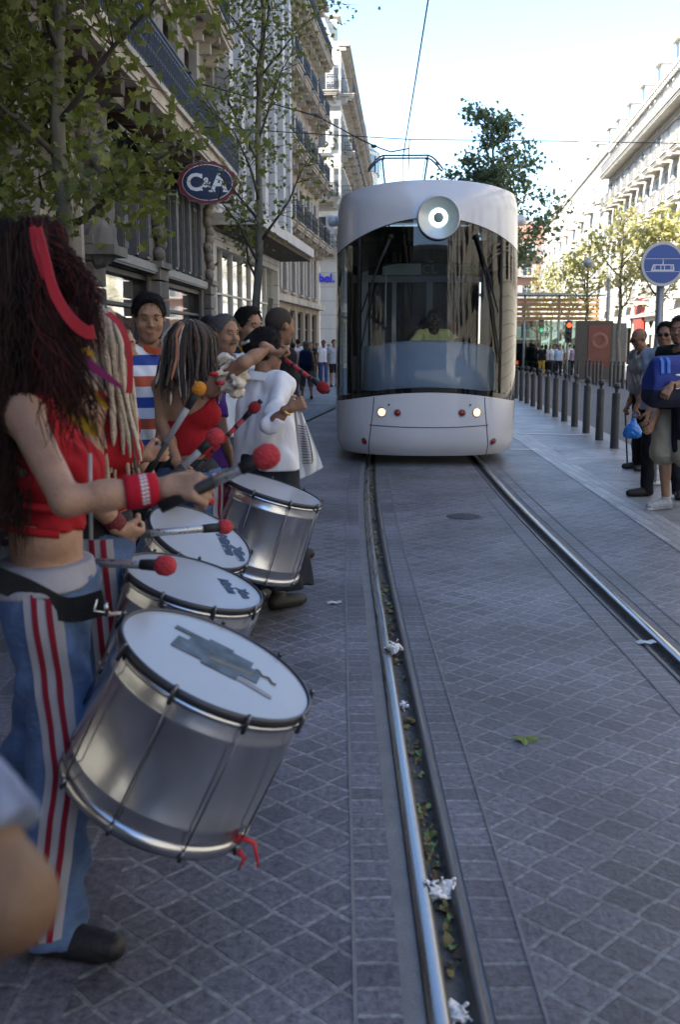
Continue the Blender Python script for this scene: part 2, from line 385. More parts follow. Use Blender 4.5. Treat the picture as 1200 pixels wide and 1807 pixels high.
strip('pavement', lambda y: -12, lambda y: edgeL(y) - (.26 if y > 8 else 0), M_slab, ys=[y for y in YS if y <= 8] + [8.001] + [y for y in YS if y > 8] + [80, 100, 140])
strip('kerb', lambda y: edgeL(y) - .26, edgeL, M_kerb, .03, ys=[8.0] + [y for y in YS if y > 8])
strip('paving', edgeL, lambda y: XL(y) - .215, M_diag, cross=2)
strip('paving', lambda y: XL(y) + .235, lambda y: XR(y) - .235, M_diag, cross=2)
strip('paving', lambda y: XR(y) + .215, bandx, M_diag, cross=2)
for X, sg in ((XL, 1), (XR, -1)):
    def xs(a, b_, X=X, sg=sg):
        return (lambda y: X(y) + min(sg * a, sg * b_)), (lambda y: X(y) + max(sg * a, sg * b_))
    strip('paving', *xs(-.215, -.102), M_course); strip('paving', *xs(.115, .235), M_course)
    strip('paving', *xs(-.221, -.211), M_conc, .004); strip('paving', *xs(.231, .241), M_conc, .004)
    strip('paving', *xs(-.102, -.048), M_conc, -.003); strip('paving', *xs(.1, .115), M_conc, -.004)
def rail(X, sg, label):
    """grooved rail: bright running head, groove, thin check lip; one profile swept along the track"""
    prof = [(-.048, -.02, 1), (-.048, .002, 1), (-.044, .006, 0), (-.02, .008, 0), (.002, .006, 0), (.010, -.002, 1), (.014, -.03, 2), (.066, -.03, 2), (.072, -.004, 1), (.078, .001, 1), (.096, .001, 1), (.1, -.004, 1), (.1, -.03, 1)]
    b = MB(); k = len(prof); V = [(X(y) + sg * p[0], y, gz(y) + p[1]) for y in YS for p in prof]
    for j in range(k - 1):
        F = [(i * k + j, i * k + j + 1, (i + 1) * k + j + 1, (i + 1) * k + j) if sg > 0 else (i * k + j, (i + 1) * k + j, (i + 1) * k + j + 1, i * k + j + 1) for i in range(len(YS) - 1)]
        if j == 0: b.add(V, F, prof[1][2])
        else:
            for f in F: b.f.append(f); b.m.append(max(prof[j][2], prof[j + 1][2]) if prof[j][2] != 0 or prof[j + 1][2] != 0 else 0); b.sm.append(True)
    o = b.build('tram_rail', [M_rail, M_raild, M_groove]); tag(o, label, 'rail')
rail(XL, 1, 'shiny steel tram rail whose groove is full of leaves and scraps of paper')
rail(XR, -1, 'clean shiny steel tram rail on the side of the blue round sign')
strip('kerb', bandx, lambda y: bandx(y) + .31, M_gran, .004)
strip('pavement', lambda y: bandx(y) + .31, lambda y: bollx(y) + .16, M_walk)
strip('kerb', lambda y: bollx(y) + .16, lambda y: bollx(y) + .42, M_kerb, .004)
kb = MB(); kb.add([(bollx(y) + .42, y, gz(y) + z) for y in YS for z in (.004, -.13)], [(2 * i, 2 * i + 1, 2 * i + 3, 2 * i + 2) for i in range(len(YS) - 1)]); struct(kb.build('kerb', M_kerb))
YR = [y for y in YS if y < 24] + [24 + 4 * i for i in range(50)]
farx = lambda y: 13.4 + .075 * (y - 46)
strip('road', lambda y: bollx(y) + .38, farx, M_asph, -.12, ys=YR, cross=3)
strip('pavement', farx, lambda y: 60, M_walk, 0, ys=YR)
kb = MB(); kb.add([(farx(y), y, gz(y) + z) for y in YR for z in (-.13, 0)], [(2 * i, 2 * i + 1, 2 * i + 3, 2 * i + 2) for i in range(len(YR) - 1)]); struct(kb.build('kerb', M_kerb))
wl = MB(); wl.quad((2.99, 17.50, .009), (4.18, 17.20, .009), (4.18, 17.27, .009), (2.99, 17.58, .009)); struct(wl.build('road_marking', mat('white_paint', (.75, .75, .73), .6)))
wl = MB(); wl.quad((2.5, 14.9, .009), (2.86, 14.88, .009), (2.86, 14.95, .009), (2.5, 14.97, .009)); struct(wl.build('road_marking', _M['white_paint']))
# round cast cover between the rails
mb = MB(); mb.lathe([(.001, .006), (.155, .006), (.165, .003)], (1.13, 9.16, 0), (0, 0, 1), 28)
for i in range(-5, 6): mb.box((1.13 + i * .026, 9.16, .0075), (.009, 2 * math.sqrt(max(.001, .14 ** 2 - (i * .026) ** 2)), .004))
mc = mb.build('manhole_cover', mat('cast_iron', (.085, .08, .09), .7, .2, .3, 20), loc=(1.13, 9.16, 0)); tag(mc, 'small round ribbed iron cover set in the setts between the rails', 'manhole cover')
# litter
M_tissue = mat('tissue_paper', (.72, .70, .68), .9, 0, .08, 10, .3, 60); M_leaf_dry = mat('leaf_litter', (.17, .13, .05), .8, 0, .5, 30); M_leaf_grn = mat('leaf_fallen', (.14, .19, .05), .7, 0, .4, 20)
def crumple(name, p, r, m, label, cat, seed, z=1.0):
    rnd = random.Random(seed); S = SDF()
    for i in range(11):
        a, q = rnd.uniform(0, 6.28), rnd.uniform(0, r); c = Vector((p[0] + math.cos(a) * q * .8, p[1] + math.sin(a) * q * 1.25, p[2] + rnd.uniform(.1, .75) * r * z))
        v = Vector((rnd.gauss(0, 1), rnd.gauss(0, 1), rnd.gauss(0, .6))).normalized() * r * .42; S.cap(c - v, c + v, .0035, .004, .006)
    for i in range(4):
        a = rnd.uniform(0, 6.28); S.ell((p[0] + math.cos(a) * r * .4, p[1] + math.sin(a) * r * .5, p[2] + r * .35 * z), (r * .5, r * .55, r * .16), Matrix.Rotation(rnd.uniform(-.8, .8), 4, 'X') @ Matrix.Rotation(rnd.uniform(-.8, .8), 4, 'Y'), k=.006)
    S.noise = (.0022, 190, seed, (1, 1, 1)); V, F = S.mesh(.0032); o = place(name, np_mesh(name, V, F, m), None, p); tag(o, label, cat); return o
crumple('crumpled_tissue', (.278, 5.09, .0), .058, M_tissue, 'white crumpled tissue lying across the rail about halfway to the tram', 'tissue', 3)
crumple('crumpled_tissue', (.290, 2.775, -.035), .055, M_tissue, 'bulky white crumpled tissue stuck in the rail groove near the bottom of the photo', 'tissue', 11, 1.2)
crumple('crumpled_tissue', (.288, 2.235, -.035), .038, M_tissue, 'small torn white tissue in the groove, lowest of the paper scraps', 'tissue', 20)
crumple('silver_wrapper', (.281, 4.34, -.03), .03, mat('foil', (.6, .6, .62), .3, .6, .2, 30), 'small silver wrapper in the rail groove between two tissues', 'wrapper', 5)
rnd = random.Random(4); lb = MB()
for i in range(420):
    y = 2.0 + (11 * rnd.random() ** 1.2); x = XL(y) + rnd.uniform(.02, .062); s_ = rnd.uniform(.006, .02); a = rnd.uniform(0, 6.28); tz = rnd.uniform(-.6, .6)
    if math.sin(y * 5.1) + math.sin(y * 2.3 + 1) < -.35 and rnd.random() < .85: continue
    P = [Vector((x + s_ * math.cos(a + t) * q, y + 1.5 * s_ * math.sin(a + t) * q, -.024 + rnd.uniform(0, .014) + tz * s_ * math.cos(t))) for t, q in ((0, 1), (1.1, .7), (2.2, .9), (3.3, .6), (4.4, 1), (5.4, .6))]
    lb.add(P, [(0, 1, 2, 3, 4, 5)], rnd.choice((0, 0, 1, 2)), False)
lo = lb.build('leaf_litter', [M_leaf_dry, M_leaf_grn, mat('leaf_brown', (.07, .045, .025), .8, 0, .4)]); lo['kind'] = 'stuff'; lo['label'] = 'dead leaves and crumbs filling the groove of the rail'
lf = MB(); pts = []
for i in range(11):
    a = i / 11 * 6.28; q = (.052 if i % 2 == 0 else .026); pts.append((.738 + q * math.cos(a) * 1.1, 3.884 + q * math.sin(a), .012 + .012 * math.cos(a * 2)))
lf.add([(.738, 3.884, .02)] + pts, [(0, i + 1, (i + 1) % 11 + 1) for i in range(11)], 0, False); lf.tube([(.78, 3.884, .012), (.84, 3.9, .006)], .002, 5)
tag(lf.build('fallen_leaf', M_leaf_grn, loc=(.738, 3.884, 0)), 'single pale green fallen leaf on the setts between the rails', 'leaf')
def ticket(p, a, w_, h_, label):
    b = MB(); c, s_ = math.cos(a), math.sin(a)
    b.grid(lambda u, v: (p[0] + (u - .5) * w_ * c - (v - .5) * h_ * s_, p[1] + (u - .5) * w_ * s_ + (v - .5) * h_ * c, .006 + .008 * math.sin(u * 5) ** 2), 6, 3)
    o = b.build('ticket', [mat('ticket_paper', (.45, .52, .55), .7, 0, .35, 60)], loc=(p[0], p[1], 0)); tag(o, label, 'ticket'); return o
ticket((-.034, 6.05), .2, .085, .05, 'small pale ticket lying on the setts beside the drums')
ticket((1.618, 5.22), .1, .10, .055, 'small printed ticket lying against the clean rail')
# ------------------------------------------------------------------ buildings
def stone(name, col, streak=.35, sc=.7, block=None):
    """weathered stone: large soft stains running down, fine grain, optional block joints"""
    if name in _M: return _M[name]
    m, n, b = new_mat(name); b.inputs['Roughness'].default_value = .85; b.inputs['Specular IOR Level'].default_value = .2
    tc = n.nodes.new('ShaderNodeTexCoord'); mp = n.nodes.new('ShaderNodeMapping'); mp.inputs['Scale'].default_value = (1.4, 1.4, .25); n.links.new(tc.outputs['Object'], mp.inputs[0])
    n1 = n.nodes.new('ShaderNodeTexNoise'); n1.inputs['Scale'].default_value = sc; n1.inputs['Detail'].default_value = 7; n.links.new(mp.outputs[0], n1.inputs['Vector'])
    n2 = n.nodes.new('ShaderNodeTexNoise'); n2.inputs['Scale'].default_value = 14; n2.inputs['Detail'].default_value = 5; n.links.new(tc.outputs['Object'], n2.inputs['Vector'])
    r1 = n.nodes.new('ShaderNodeMapRange'); r1.inputs[1].default_value = .3; r1.inputs[2].default_value = .72; r1.inputs[3].default_value = 1 + streak * .4; r1.inputs[4].default_value = 1 - streak; n.links.new(n1.outputs['Fac'], r1.inputs[0])
    r2 = n.nodes.new('ShaderNodeMapRange'); r2.inputs[3].default_value = .85; r2.inputs[4].default_value = 1.15; n.links.new(n2.outputs['Fac'], r2.inputs[0])
    mu = n.nodes.new('ShaderNodeMath'); mu.operation = 'MULTIPLY'; n.links.new(r1.outputs[0], mu.inputs[0]); n.links.new(r2.outputs[0], mu.inputs[1])
    sc_ = n.nodes.new('ShaderNodeVectorMath'); sc_.operation = 'SCALE'; sc_.inputs[0].default_value = col; n.links.new(mu.outputs[0], sc_.inputs['Scale']); n.links.new(sc_.outputs[0], b.inputs['Base Color'])
    bp = n.nodes.new('ShaderNodeBump'); bp.inputs['Strength'].default_value = .35; bp.inputs['Distance'].default_value = .03; h = n2.outputs['Fac']
    if block:
        sp = n.nodes.new('ShaderNodeSeparateXYZ'); cb = n.nodes.new('ShaderNodeCombineXYZ'); n.links.new(tc.outputs['Object'], sp.inputs[0]); n.links.new(sp.outputs[0], cb.inputs[0]); n.links.new(sp.outputs[2], cb.inputs[1])
        br = n.nodes.new('ShaderNodeTexBrick'); br.inputs['Scale'].default_value = 1; br.inputs['Brick Width'].default_value = block[0]; br.inputs['Row Height'].default_value = block[1]; br.inputs['Mortar Size'].default_value = .02
        br.inputs['Color1'].default_value = br.inputs['Color2'].default_value = (1, 1, 1, 1); br.inputs['Mortar'].default_value = (.55, .55, .55, 1); n.links.new(cb.outputs[0], br.inputs['Vector'])
        ml = n.nodes.new('ShaderNodeVectorMath'); ml.operation = 'MULTIPLY'; n.links.new(sc_.outputs[0], ml.inputs[0]); n.links.new(br.outputs['Color'], ml.inputs[1]); n.links.new(ml.outputs[0], b.inputs['Base Color'])
    n.links.new(h, bp.inputs['Height']); n.links.new(bp.outputs[0], b.inputs['Normal']); _M[name] = m; return m
S_dark = stone('stone_sooty', (.245, .22, .19), .55); S_white = stone('stone_white', (.52, .51, .49), .2, block=(1.6, .8)); S_warm = stone('stone_warm', (.36, .30, .235), .4)
S_cream = stone('stone_cream', (.68, .63, .53), .2, block=(1.3, .42)); S_pale = stone('stone_pale', (.70, .65, .55), .2, block=(1.2, .45)); S_beige = stone('stone_beige', (.46, .43, .385), .15, block=(1.6, 1.0))
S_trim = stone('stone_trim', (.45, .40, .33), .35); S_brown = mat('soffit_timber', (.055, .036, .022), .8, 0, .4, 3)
M_irong = mat('iron_sun_glare_grey', (.17, .17, .165), .6, .0, .2); M_iron = mat('wrought_iron', (.020, .022, .03), .55, .3, .2); M_wind = mat('window_dark_glass', (.035, .04, .045), .06, 0, .2, 2, spec=.9)  # M_irong: railing iron lightened, sun glare put into its colour
M_frame = mat('window_frame_paint', (.45, .45, .44), .5, 0, .1); M_shut = mat('shutter_paint', (.33, .33, .32), .7, 0, .12, 3); M_shutp = mat('shutter_sun_glare', (.62, .60, .56), .7, 0, .08, 3); M_zinc = mat('zinc_roof', (.30, .32, .36), .5, .2, .15, 2)  # M_shutp: shutter copy with the overexposed sunlight put into its colour
M_shop = mat('shop_mirror_glass', (.55, .55, .52), .035, .92, .12, 3, .035, 3); M_black = mat('black_paint', (.02, .02, .022), .5)
M_brick = mat('brick_wall', (.36, .19, .13), .9, 0, .2, 8); M_gold = mat('awning_grey', (.26, .25, .235), .9, 0, .25, 5)
def wall_front(b, L, H, ops, y=0, rd=.28, mi=0, z0=0):
    us = sorted({0, L} | {o[0] for o in ops} | {o[1] for o in ops}); zs = sorted({z0, H} | {o[2] for o in ops} | {o[3] for o in ops})
    for i in range(len(us) - 1):
        for j in range(len(zs) - 1):
            cu, cz = (us[i] + us[i + 1]) / 2, (zs[j] + zs[j + 1]) / 2
            if any(o[0] < cu < o[1] and o[2] < cz < o[3] for o in ops): continue
            b.quad((us[i], y, zs[j]), (us[i + 1], y, zs[j]), (us[i + 1], y, zs[j + 1]), (us[i], y, zs[j + 1]), mi)
    for a, c, e, f in [o[:4] for o in ops]:
        r = y + rd
        b.quad((a, y, e), (a, r, e), (a, r, f), (a, y, f), mi); b.quad((c, r, e), (c, y, e), (c, y, f), (c, r, f), mi)
        b.quad((a, r, e), (a, y, e), (c, y, e), (c, r, e), mi); b.quad((a, y, f), (a, r, f), (c, r, f), (c, y, f), mi)
def shell(b, L, D, H, z0=-2, mi=0):
    b.quad((0, D, z0), (0, 0, z0), (0, 0, H), (0, D, H), mi); b.quad((L, 0, z0), (L, D, z0), (L, D, H), (L, 0, H), mi)
    b.quad((L, D, z0), (0, D, z0), (0, D, H), (L, D, H), mi); b.quad((0, 0, H), (L, 0, H), (L, D, H), (0, D, H), mi)
_wm = {}
def win_mesh(w, h, kind):
    key = (round(w, 2), round(h, 2), kind)
    if key in _wm: return _wm[key]
    b = MB(); y = .2; t = .07
    b.quad((0, y + .03, 0), (w, y + .03, 0), (w, y + .03, h), (0, y + .03, h), 1)
    if kind == 'closed':
        for x in (w * .25, w * .75):
            b.box((x, .13, h / 2), (w / 2 - .02, .05, h - .02), mi=2)
            for k in range(10): b.box((x, .10, h * (k + .5) / 10), (w / 2 - .14, .02, h / 22), mi=2)
    for x in ((t / 2, w / 2, w - t / 2) if w < 2 else [t / 2] + [w * i / 3 for i in (1, 2)] + [w - t / 2]): b.box((x, y, h / 2), (t, .06, h), mi=0)
    for z in (t / 2, h * .68, h - t / 2): b.box((w / 2, y + .002, z), (w - .004, .05, t), mi=0)
    if kind in ('shut', 'pale'):
        for x in (-.02, w + .02):
            q = .42 * w; sx = x - q / 2 if x < 0 else x + q / 2
            b.box((sx, -.035, h / 2), (q, .045, h - .04), mi=2)
            for k in range(12): b.box((sx, -.065, h * (k + .5) / 12), (q - .1, .02, h / 24), mi=2)
    if kind == 'sill': b.box((w / 2, -.06, -.07), (w + .3, .26, .12), mi=3); b.box((w / 2, -.06, h + .22), (w + .5, .30, .14), mi=3)
    if kind == 'shut': b.box((w / 2, -.05, -.06), (w + .2, .2, .1), mi=3)
    me = bpy.data.meshes.new('window'); me.from_pydata(b.v, [], b.f)
    for m in (M_frame, M_wind, M_shutp if kind in ('closed', 'pale') else M_shut, S_trim): me.materials.append(m)
    me.polygons.foreach_set('material_index', b.m); _wm[key] = me; return me
def add_part(name, me, T, loc): o = bpy.data.objects.new(name, me); C.objects.link(o); o.parent = T; o.location = loc; FR[o] = FR[T]; return o
_bm = {}
def balc_mesh(L, proj=.75, h=1.0, step=.13, slab=.2, corb=True, mats=None):
    if mats is None and step >= .2: mats = (S_pale, M_irong); corb = False
    key = (round(L, 2), proj, h, step, slab, corb, str(mats))
    if key in _bm: return _bm[key]
    b = MB(); p = -proj
    b.box((L / 2, p / 2, -slab / 2), (L, proj, slab), mi=0); b.box((L / 2, p / 2 - .04, -.03), (L + .1, proj + .1, .06), mi=0)
    b.box((L / 2, p + .2, -slab - .05), (L - .1, .3, .1), mi=0)
    if corb:
        k = max(2, int(L / 1.3) + 1)
        for i in range(k):
            x = .2 + (L - .4) * i / (k - 1); b.box((x, p * .42, -slab - .12), (.2, proj * .8, .25), mi=0); b.box((x, p * .25, -slab - .38), (.2, proj * .5, .3), mi=0)
    yy = p + .06; n = max(2, int(L / step))
    for i in range(n + 1):
        x = .03 + (L - .06) * i / n; b.box((x, yy, h / 2), (.022, .022, h), mi=1)
        if i % 2 and step < .2: b.box((x, yy, h * .5), (step * .8, .016, .07), mi=1); b.box((x, yy, h * .82), (step * .9, .016, .05), mi=1); b.box((x, yy, h * .2), (step * .9, .016, .05), mi=1)
    for z in (.07, h * .9, h): b.box((L / 2, yy, z), (L, .035, .03), mi=1)
    for x in (.02, L - .02):
        for z in (.07, h): b.box((x, p / 2, z), (.03, proj, .03), mi=1)
        for i in range(5): b.box((x, p * (i + .5) / 5, h / 2), (.02, .02, h), mi=1)
    me = bpy.data.meshes.new('balcony'); me.from_pydata(b.v, [], b.f)
    for m in (mats or (S_trim, M_iron)): me.materials.append(m)
    me.polygons.foreach_set('material_index', b.m); _bm[key] = me; return me
def haussmann(label, org, rot, L, D, floors, bay, ww, m_wall, ground=None, attic=True, u_off=0, cat='building', cont=(), kind='shut', name='stone_building', H=None, skipwin=None, zinc=M_zinc, proj=.7, step=.16, gfun=None):
    """floors = [(z of floor, window height, balcony: None / 'each' / 'all')]; local x runs along the front, local -y faces the street"""
    T = thing(name, label, cat, org, rot); ops = []; H = H or floors[-1][0] + 3.2
    nb = int(L / bay); mg = (L - nb * bay) / 2; wins = []
    for fi, (z, wh, bal) in enumerate(floors):
        for i in range(nb):
            u = mg + bay * (i + .5) - ww / 2; ops.append((u, u + ww, z, z + wh)); wins.append((u, z, wh, fi, i))
    gops = []
    if ground:
        for i in range(nb):
            u = mg + bay * (i + .5) - ground[0] / 2; gops.append((u, u + ground[0], .35, ground[1]))
    b = MB(); wall_front(b, L, H, ops + gops, z0=-2); shell(b, L, D, H); b.build('wall', m_wall, T, world=False)
    for (u, z, wh, fi, i) in wins: add_part('window', win_mesh(ww, wh, kind if kind != 'sunny' else ('closed' if (i * 7 + fi * 3) % 5 < 3 else 'pale')), T, (u, 0, z))  # sunny fronts: pale closed shutters cover dark panes, imitating sun glare
    for (a, c, e, f) in gops:
        s_ = MB(); s_.quad((a, .25, e), (c, .25, e), (c, .25, f), (a, .25, f), 0)
        for x in (a + .04, c - .04): s_.box((x, .21, (e + f) / 2), (.08, .1, f - e), mi=1)
        s_.box(((a + c) / 2, .212, f - .04), (c - a, .1, .08), mi=1); s_.box(((a + c) / 2, .212, (e * .3 + f * .7)), (c - a, .1, .06), mi=1); s_.build('shop_window', [M_shop, M_black], T, world=False)
    t = MB(); cp = 1.0 if step < .2 else .5; t.box((L / 2, -.25 * cp, H - .2), (L + .3, .8 * cp, .3)); t.box((L / 2, -.12 * cp, H - .48), (L + .16, .5 * cp, .32))
    for i in range(int(L / .6)): t.box((.3 + i * .6, -.3 * cp, H - .46), (.22, .5 * cp, .2))
    for z in cont: sc2 = MB(); sc2.box((L / 2, -.05, z), (L + .04, .14, .2)); sc2.build('string_course', S_trim, T, world=False)
    if ground: sc2 = MB(); sc2.box((L / 2, -.15, ground[1] + .45), (L + .06, .4, .3)); sc2.build('string_course', S_trim, T, world=False)
    t.build('cornice', S_trim if kind != 'sunny' else m_wall, T, world=False)
    for fi, (z, wh, bal) in enumerate(floors):
        if bal == 'all': add_part('balcony', balc_mesh(L - .4, proj, 1.0, step), T, (.2, -.001, z - .02))
        if bal == 'each' or bal == 'alt':
            for i in range(nb):
                if bal == 'alt' and i % 2: continue
                add_part('balcony', balc_mesh(ww + .9, proj, 1.0, step), T, (mg + bay * (i + .5) - ww / 2 - .45, -.001, z - .02))
    if attic:
        r = MB(); A = .5; Hh = H + 2.6
        r.quad((0, A, H), (L, A, H), (L, 1.6, Hh), (0, 1.6, Hh)); r.quad((0, 1.6, Hh), (L, 1.6, Hh), (L, D, Hh + .8), (0, D, Hh + .8)); r.quad((0, D, H), (0, A, H), (0, 1.6, Hh), (0, D, Hh + .8)); r.quad((L, A, H), (L, D, H), (L, D, Hh + .8), (L, 1.6, Hh))
        r.build('roof', zinc, T, world=False)
        for i in range(nb):
            if i % 2: continue
            dm = MB(); u = mg + bay * (i + .5); dm.box((u, 1.0, H + 1.0), (1.5, 1.3, 1.9), mi=0); dm.box((u, .9, H + 2.0), (1.8, 1.6, .14), mi=0); dm.box((u, .345, H + .95), (.95, .02, 1.4), mi=1); dm.build('dormer', [m_wall, M_wind], T, world=False)
        for u in (L * .12, L * .58, L * .9):
            ch = MB(); ch.box((u, 3, Hh + .9), (1.4, .7, 2.4)); [ch.lathe([(.11, 0), (.09, .45)], (u + k * .35, 3, Hh + 2.1), n=8) for k in (-1, 0, 1)]; ch.build('chimney', S_warm, T, world=False)
    return T
# -- the dark clothing store beside the drummers
A0 = -26.0; AL = 58.0; ang = math.atan2(1, .0332)
A_len = AL * math.hypot(1, .0332)
TA = thing('store_building', 'sooty ornate store building with carved statues, pillared show windows and long iron balcony', 'building', (-5 + .0332 * A0, A0, 0), ang)
def ua(Y): return (Y - A0) * math.hypot(1, .0332)
ops = []; bays = [(ua(18.7), ua(23.3)), (ua(24.5), ua(30.2))]
extra = [(ua(-5 + 6.7 * i - 2.0), ua(-5 + 6.7 * i + 2.6)) for i in range(3)]
for a, c in bays + extra: ops += [(a, c, .45, 3.0), (a, c, 3.3, 5.55)]
ops.append((ua(14.85), ua(17.1), 0.05, 4.9))
upw = []
for fz, fh in ((6.45, 2.7), (10.4, 2.5), (14.2, 2.3), (17.8, 2.0)):
    k = 0
    for Yc in [31 - 2.75 * i for i in range(1, 9)] + [-8.0 + 4 * i for i in range(4)]:
        u = ua(Yc); ops.append((u, u + 1.25, fz, fz + fh)); upw.append((u, fz, fh))
b = MB(); wall_front(b, A_len, 22, ops, rd=.4); shell(b, A_len, 12, 22); b.build('wall', S_dark, TA, world=False)
M_curt = mat('grey_drape', (.20, .195, .19), .8, 0, .25, 2, .3, 30, stretch=(3, 1, .3)); M_flute = mat('fluted_metal', (.14, .145, .155), .5, .3, .2, 4)
for a, c in bays + extra:
    s_ = MB(); s_.quad((a, .22, .45), (c, .22, .45), (c, .22, 3.0), (a, .22, 3.0), 0)
    for x in (a + .05, c - .05): s_.box((x, .15, 1.725), (.1, .16, 2.55), mi=1)
    s_.box(((a + c) / 2, .152, 2.93), (c - a - .2, .16, .1), mi=1); s_.box(((a + c) / 2, .152, 2.3), (c - a - .2, .14, .07), mi=1); s_.box(((a + c) / 2, -.02, 3.15), (c - a + .2, .3, .16), mi=2); s_.box(((a + c) / 2, -.05, 3.05), (c - a + .1, .2, .05), mi=1)
    s_.build('shop_window', [M_shop, M_black, M_flute], TA, world=False)
    g_ = MB(); g_.grid(lambda u, v, a=a, c=c: (a + u * (c - a), .3 + .03 * math.sin(u * 60), 3.3 + 2.25 * v), 60, 1, 0)
    n = int((c - a) / .95)
    for i in range(n + 1):
        x = a + .12 + (c - a - .24) * i / n; wide = i % 2 == 0
        g_.box((x, .08, 4.45), (.34 if wide else .14, .2, 2.2), mi=1)
        for k in range(4 if wide else 1): g_.box((x - .12 + .08 * k if wide else x, -.03, 4.45), (.035, .05, 2.1), mi=1)
    g_.build('mezzanine_window', [M_curt, M_flute], TA, world=False)
    w_ = MB(); w_.grid(lambda u, v, a=a, c=c: (a - .1 + u * (c - a + .2), -.12 - .42 * v, 5.62 - .32 * v - (.10 * abs(math.sin(u * math.pi * 9)) if v > .9 else 0)), 120, 4, 0)
    w_.build('awning', M_gold, TA, world=False)
for Yc in (23.9, 31.1, 18.2, 13.9):
    p = MB(); u = ua(Yc)
    for k in range(8): p.box((u, -.10, .3 + k * .4), (1.0, .2, .36), mi=0)
    p.box((u, -.12, 3.25), (1.15, .3, .14), mi=0)
    for k in range(9): p.ball((u + .25 * math.sin(k * 1.7), -.08, 3.5 + k * .25), (.28, .16, .17), 8, 6, 0)     # carved garland
    p.build('carved_pier', S_dark, TA, world=False)
pl = MB(); L_ = A_len - .3; pl.box((L_ / 2, -.5, 6.05), (L_, 1.0, .3), mi=0); pl.box((L_ / 2, -.52, 5.88), (L_, .9, .1), mi=0); pl.box((L_ / 2, -1.03, 6.17), (L_, .12, .1), mi=0)
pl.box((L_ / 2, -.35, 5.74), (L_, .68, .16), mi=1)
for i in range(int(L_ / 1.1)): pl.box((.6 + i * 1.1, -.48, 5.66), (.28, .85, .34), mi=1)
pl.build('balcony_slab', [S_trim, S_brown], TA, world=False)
for k in range(7):
    me = balc_mesh(8.2, .95, 1.1, .105, .02, False, (M_iron, M_iron)); add_part('balcony_railing', me, TA, (.2 + k * 8.25, -.02, 6.235))
for z in (9.9, 13.8):
    add_part('balcony', balc_mesh(A_len - .5, .8, 1.0, .14), TA, (.2, -.001, z + .25))
for u, z, h in upw: add_part('window', win_mesh(1.25, h, 'sill'), TA, (u, .1, z))
pp = MB()
for Yc in [31 - 2.75 * i + .95 for i in range(9)]:
    u = ua(Yc) - .7
    for z0_, z1_ in ((6.3, 9.6), (10.3, 13.5), (14.2, 20)): pp.box((u + .35 + .3, -.1, (z0_ + z1_) / 2), (.42, .22, z1_ - z0_))
pp.box((A_len / 2, -.45, 21.6), (A_len + .1, 1.0, .5)); pp.build('pilaster', S_dark, TA, world=False)
# portal: arch over the entrance, between the two statues
ar = MB(); ca = (ua(14.85) + ua(17.1)) / 2
for rr_, y0, y1 in ((1.35, -.22, .1), (1.15, -.12, .3)):
    pr = [(ca - rr_, .1), (ca - rr_, 3.6)] + [(ca - rr_ * math.cos(a), 3.6 + rr_ * math.sin(a)) for a in [math.pi * i / 16 for i in range(17)]] + [(ca + rr_, .1)]
    q = .16; pi_ = [(ca + rr_ - q, .1), (ca + rr_ - q, 3.6)] + [(ca + (rr_ - q) * math.cos(a), 3.6 + (rr_ - q) * math.sin(a)) for a in [math.pi * i / 16 for i in range(17)]] + [(ca - rr_ + q, .1)]
    n = len(pr); V = [(x, y, z) for y in (y0, y1) for x, z in pr] + [(x, y, z) for y in (y0, y1) for x, z in pi_[::-1]]
    F = []
    for i in range(n - 1): F += [(i, i + 1, 2 * n + i + 1, 2 * n + i), (i, n + i, n + i + 1, i + 1), (2 * n + i, 2 * n + i + 1, 3 * n + i + 1, 3 * n + i)]
    ar.add(V, F, 0, False)
ar.quad((ca - 1.1, .34, .1), (ca + 1.1, .34, .1), (ca + 1.1, .34, 4.9), (ca - 1.1, .34, 4.9), 1)
ar.box((ca, .3, 3.55), (2.2, .1, .14), mi=0); ar.box((ca, .3, 1.8), (.1, .1, 3.5), mi=0); ar.build('portal', [S_trim, M_shop], TA, world=False)
for Yc, sg in ((13.95, 1), (18.05, -1)):
    S = SDF(); u = ua(Yc); zb = 3.15
    def q(x, y, z, u=u, sg=sg, zb=zb): return Vector((u + sg * x, y - .28, zb + z))
    S.ell(q(0, -.05, 2.0), (.14, .15, .19)).ell(q(.02, -.13, 1.87), (.11, .10, .15)); S.cap(q(0, 0, 1.75), q(0, 0, 1.85), .09)
    S.cap(q(-.22, 0, 1.55), q(.22, 0, 1.55), .15, fx=1).cap(q(0, -.02, 1.0), q(0, 0, 1.5), .22, .25); S.cap(q(-.38, 0, 1.6), q(-.42, -.2, 1.15), .10, .085).cap(q(-.42, -.2, 1.15), q(.05, -.32, 1.12), .08, .06)
    S.cap(q(.38, 0, 1.6), q(.42, -.2, 1.22), .10, .085).cap(q(.42, -.2, 1.22), q(-.05, -.34, 1.2), .08, .06); S.cap(q(0, 0, 1.0), q(0, .05, .0), .26, .34, k=.08); S.ell(q(0, .1, 2.15), (.34, .3, .12)); S.cap(q(.0, .12, 0), q(0, .12, 2.3), .2)
    S.noise = (.022, 17, 4, (1.2, 1, .45)); sdf_part('statue', S, .03, stone('statue_stone', (.22, .205, .19), .5), TA)
    cb = MB(); cb.box((u, -.3, 3.08), (.95, .7, .16)); cb.build('console', S_dark, TA, world=False); cb = MB(); cb.box((u, -.32, 5.6), (.9, .75, .22)); cb.build('console', S_dark, TA, world=False)
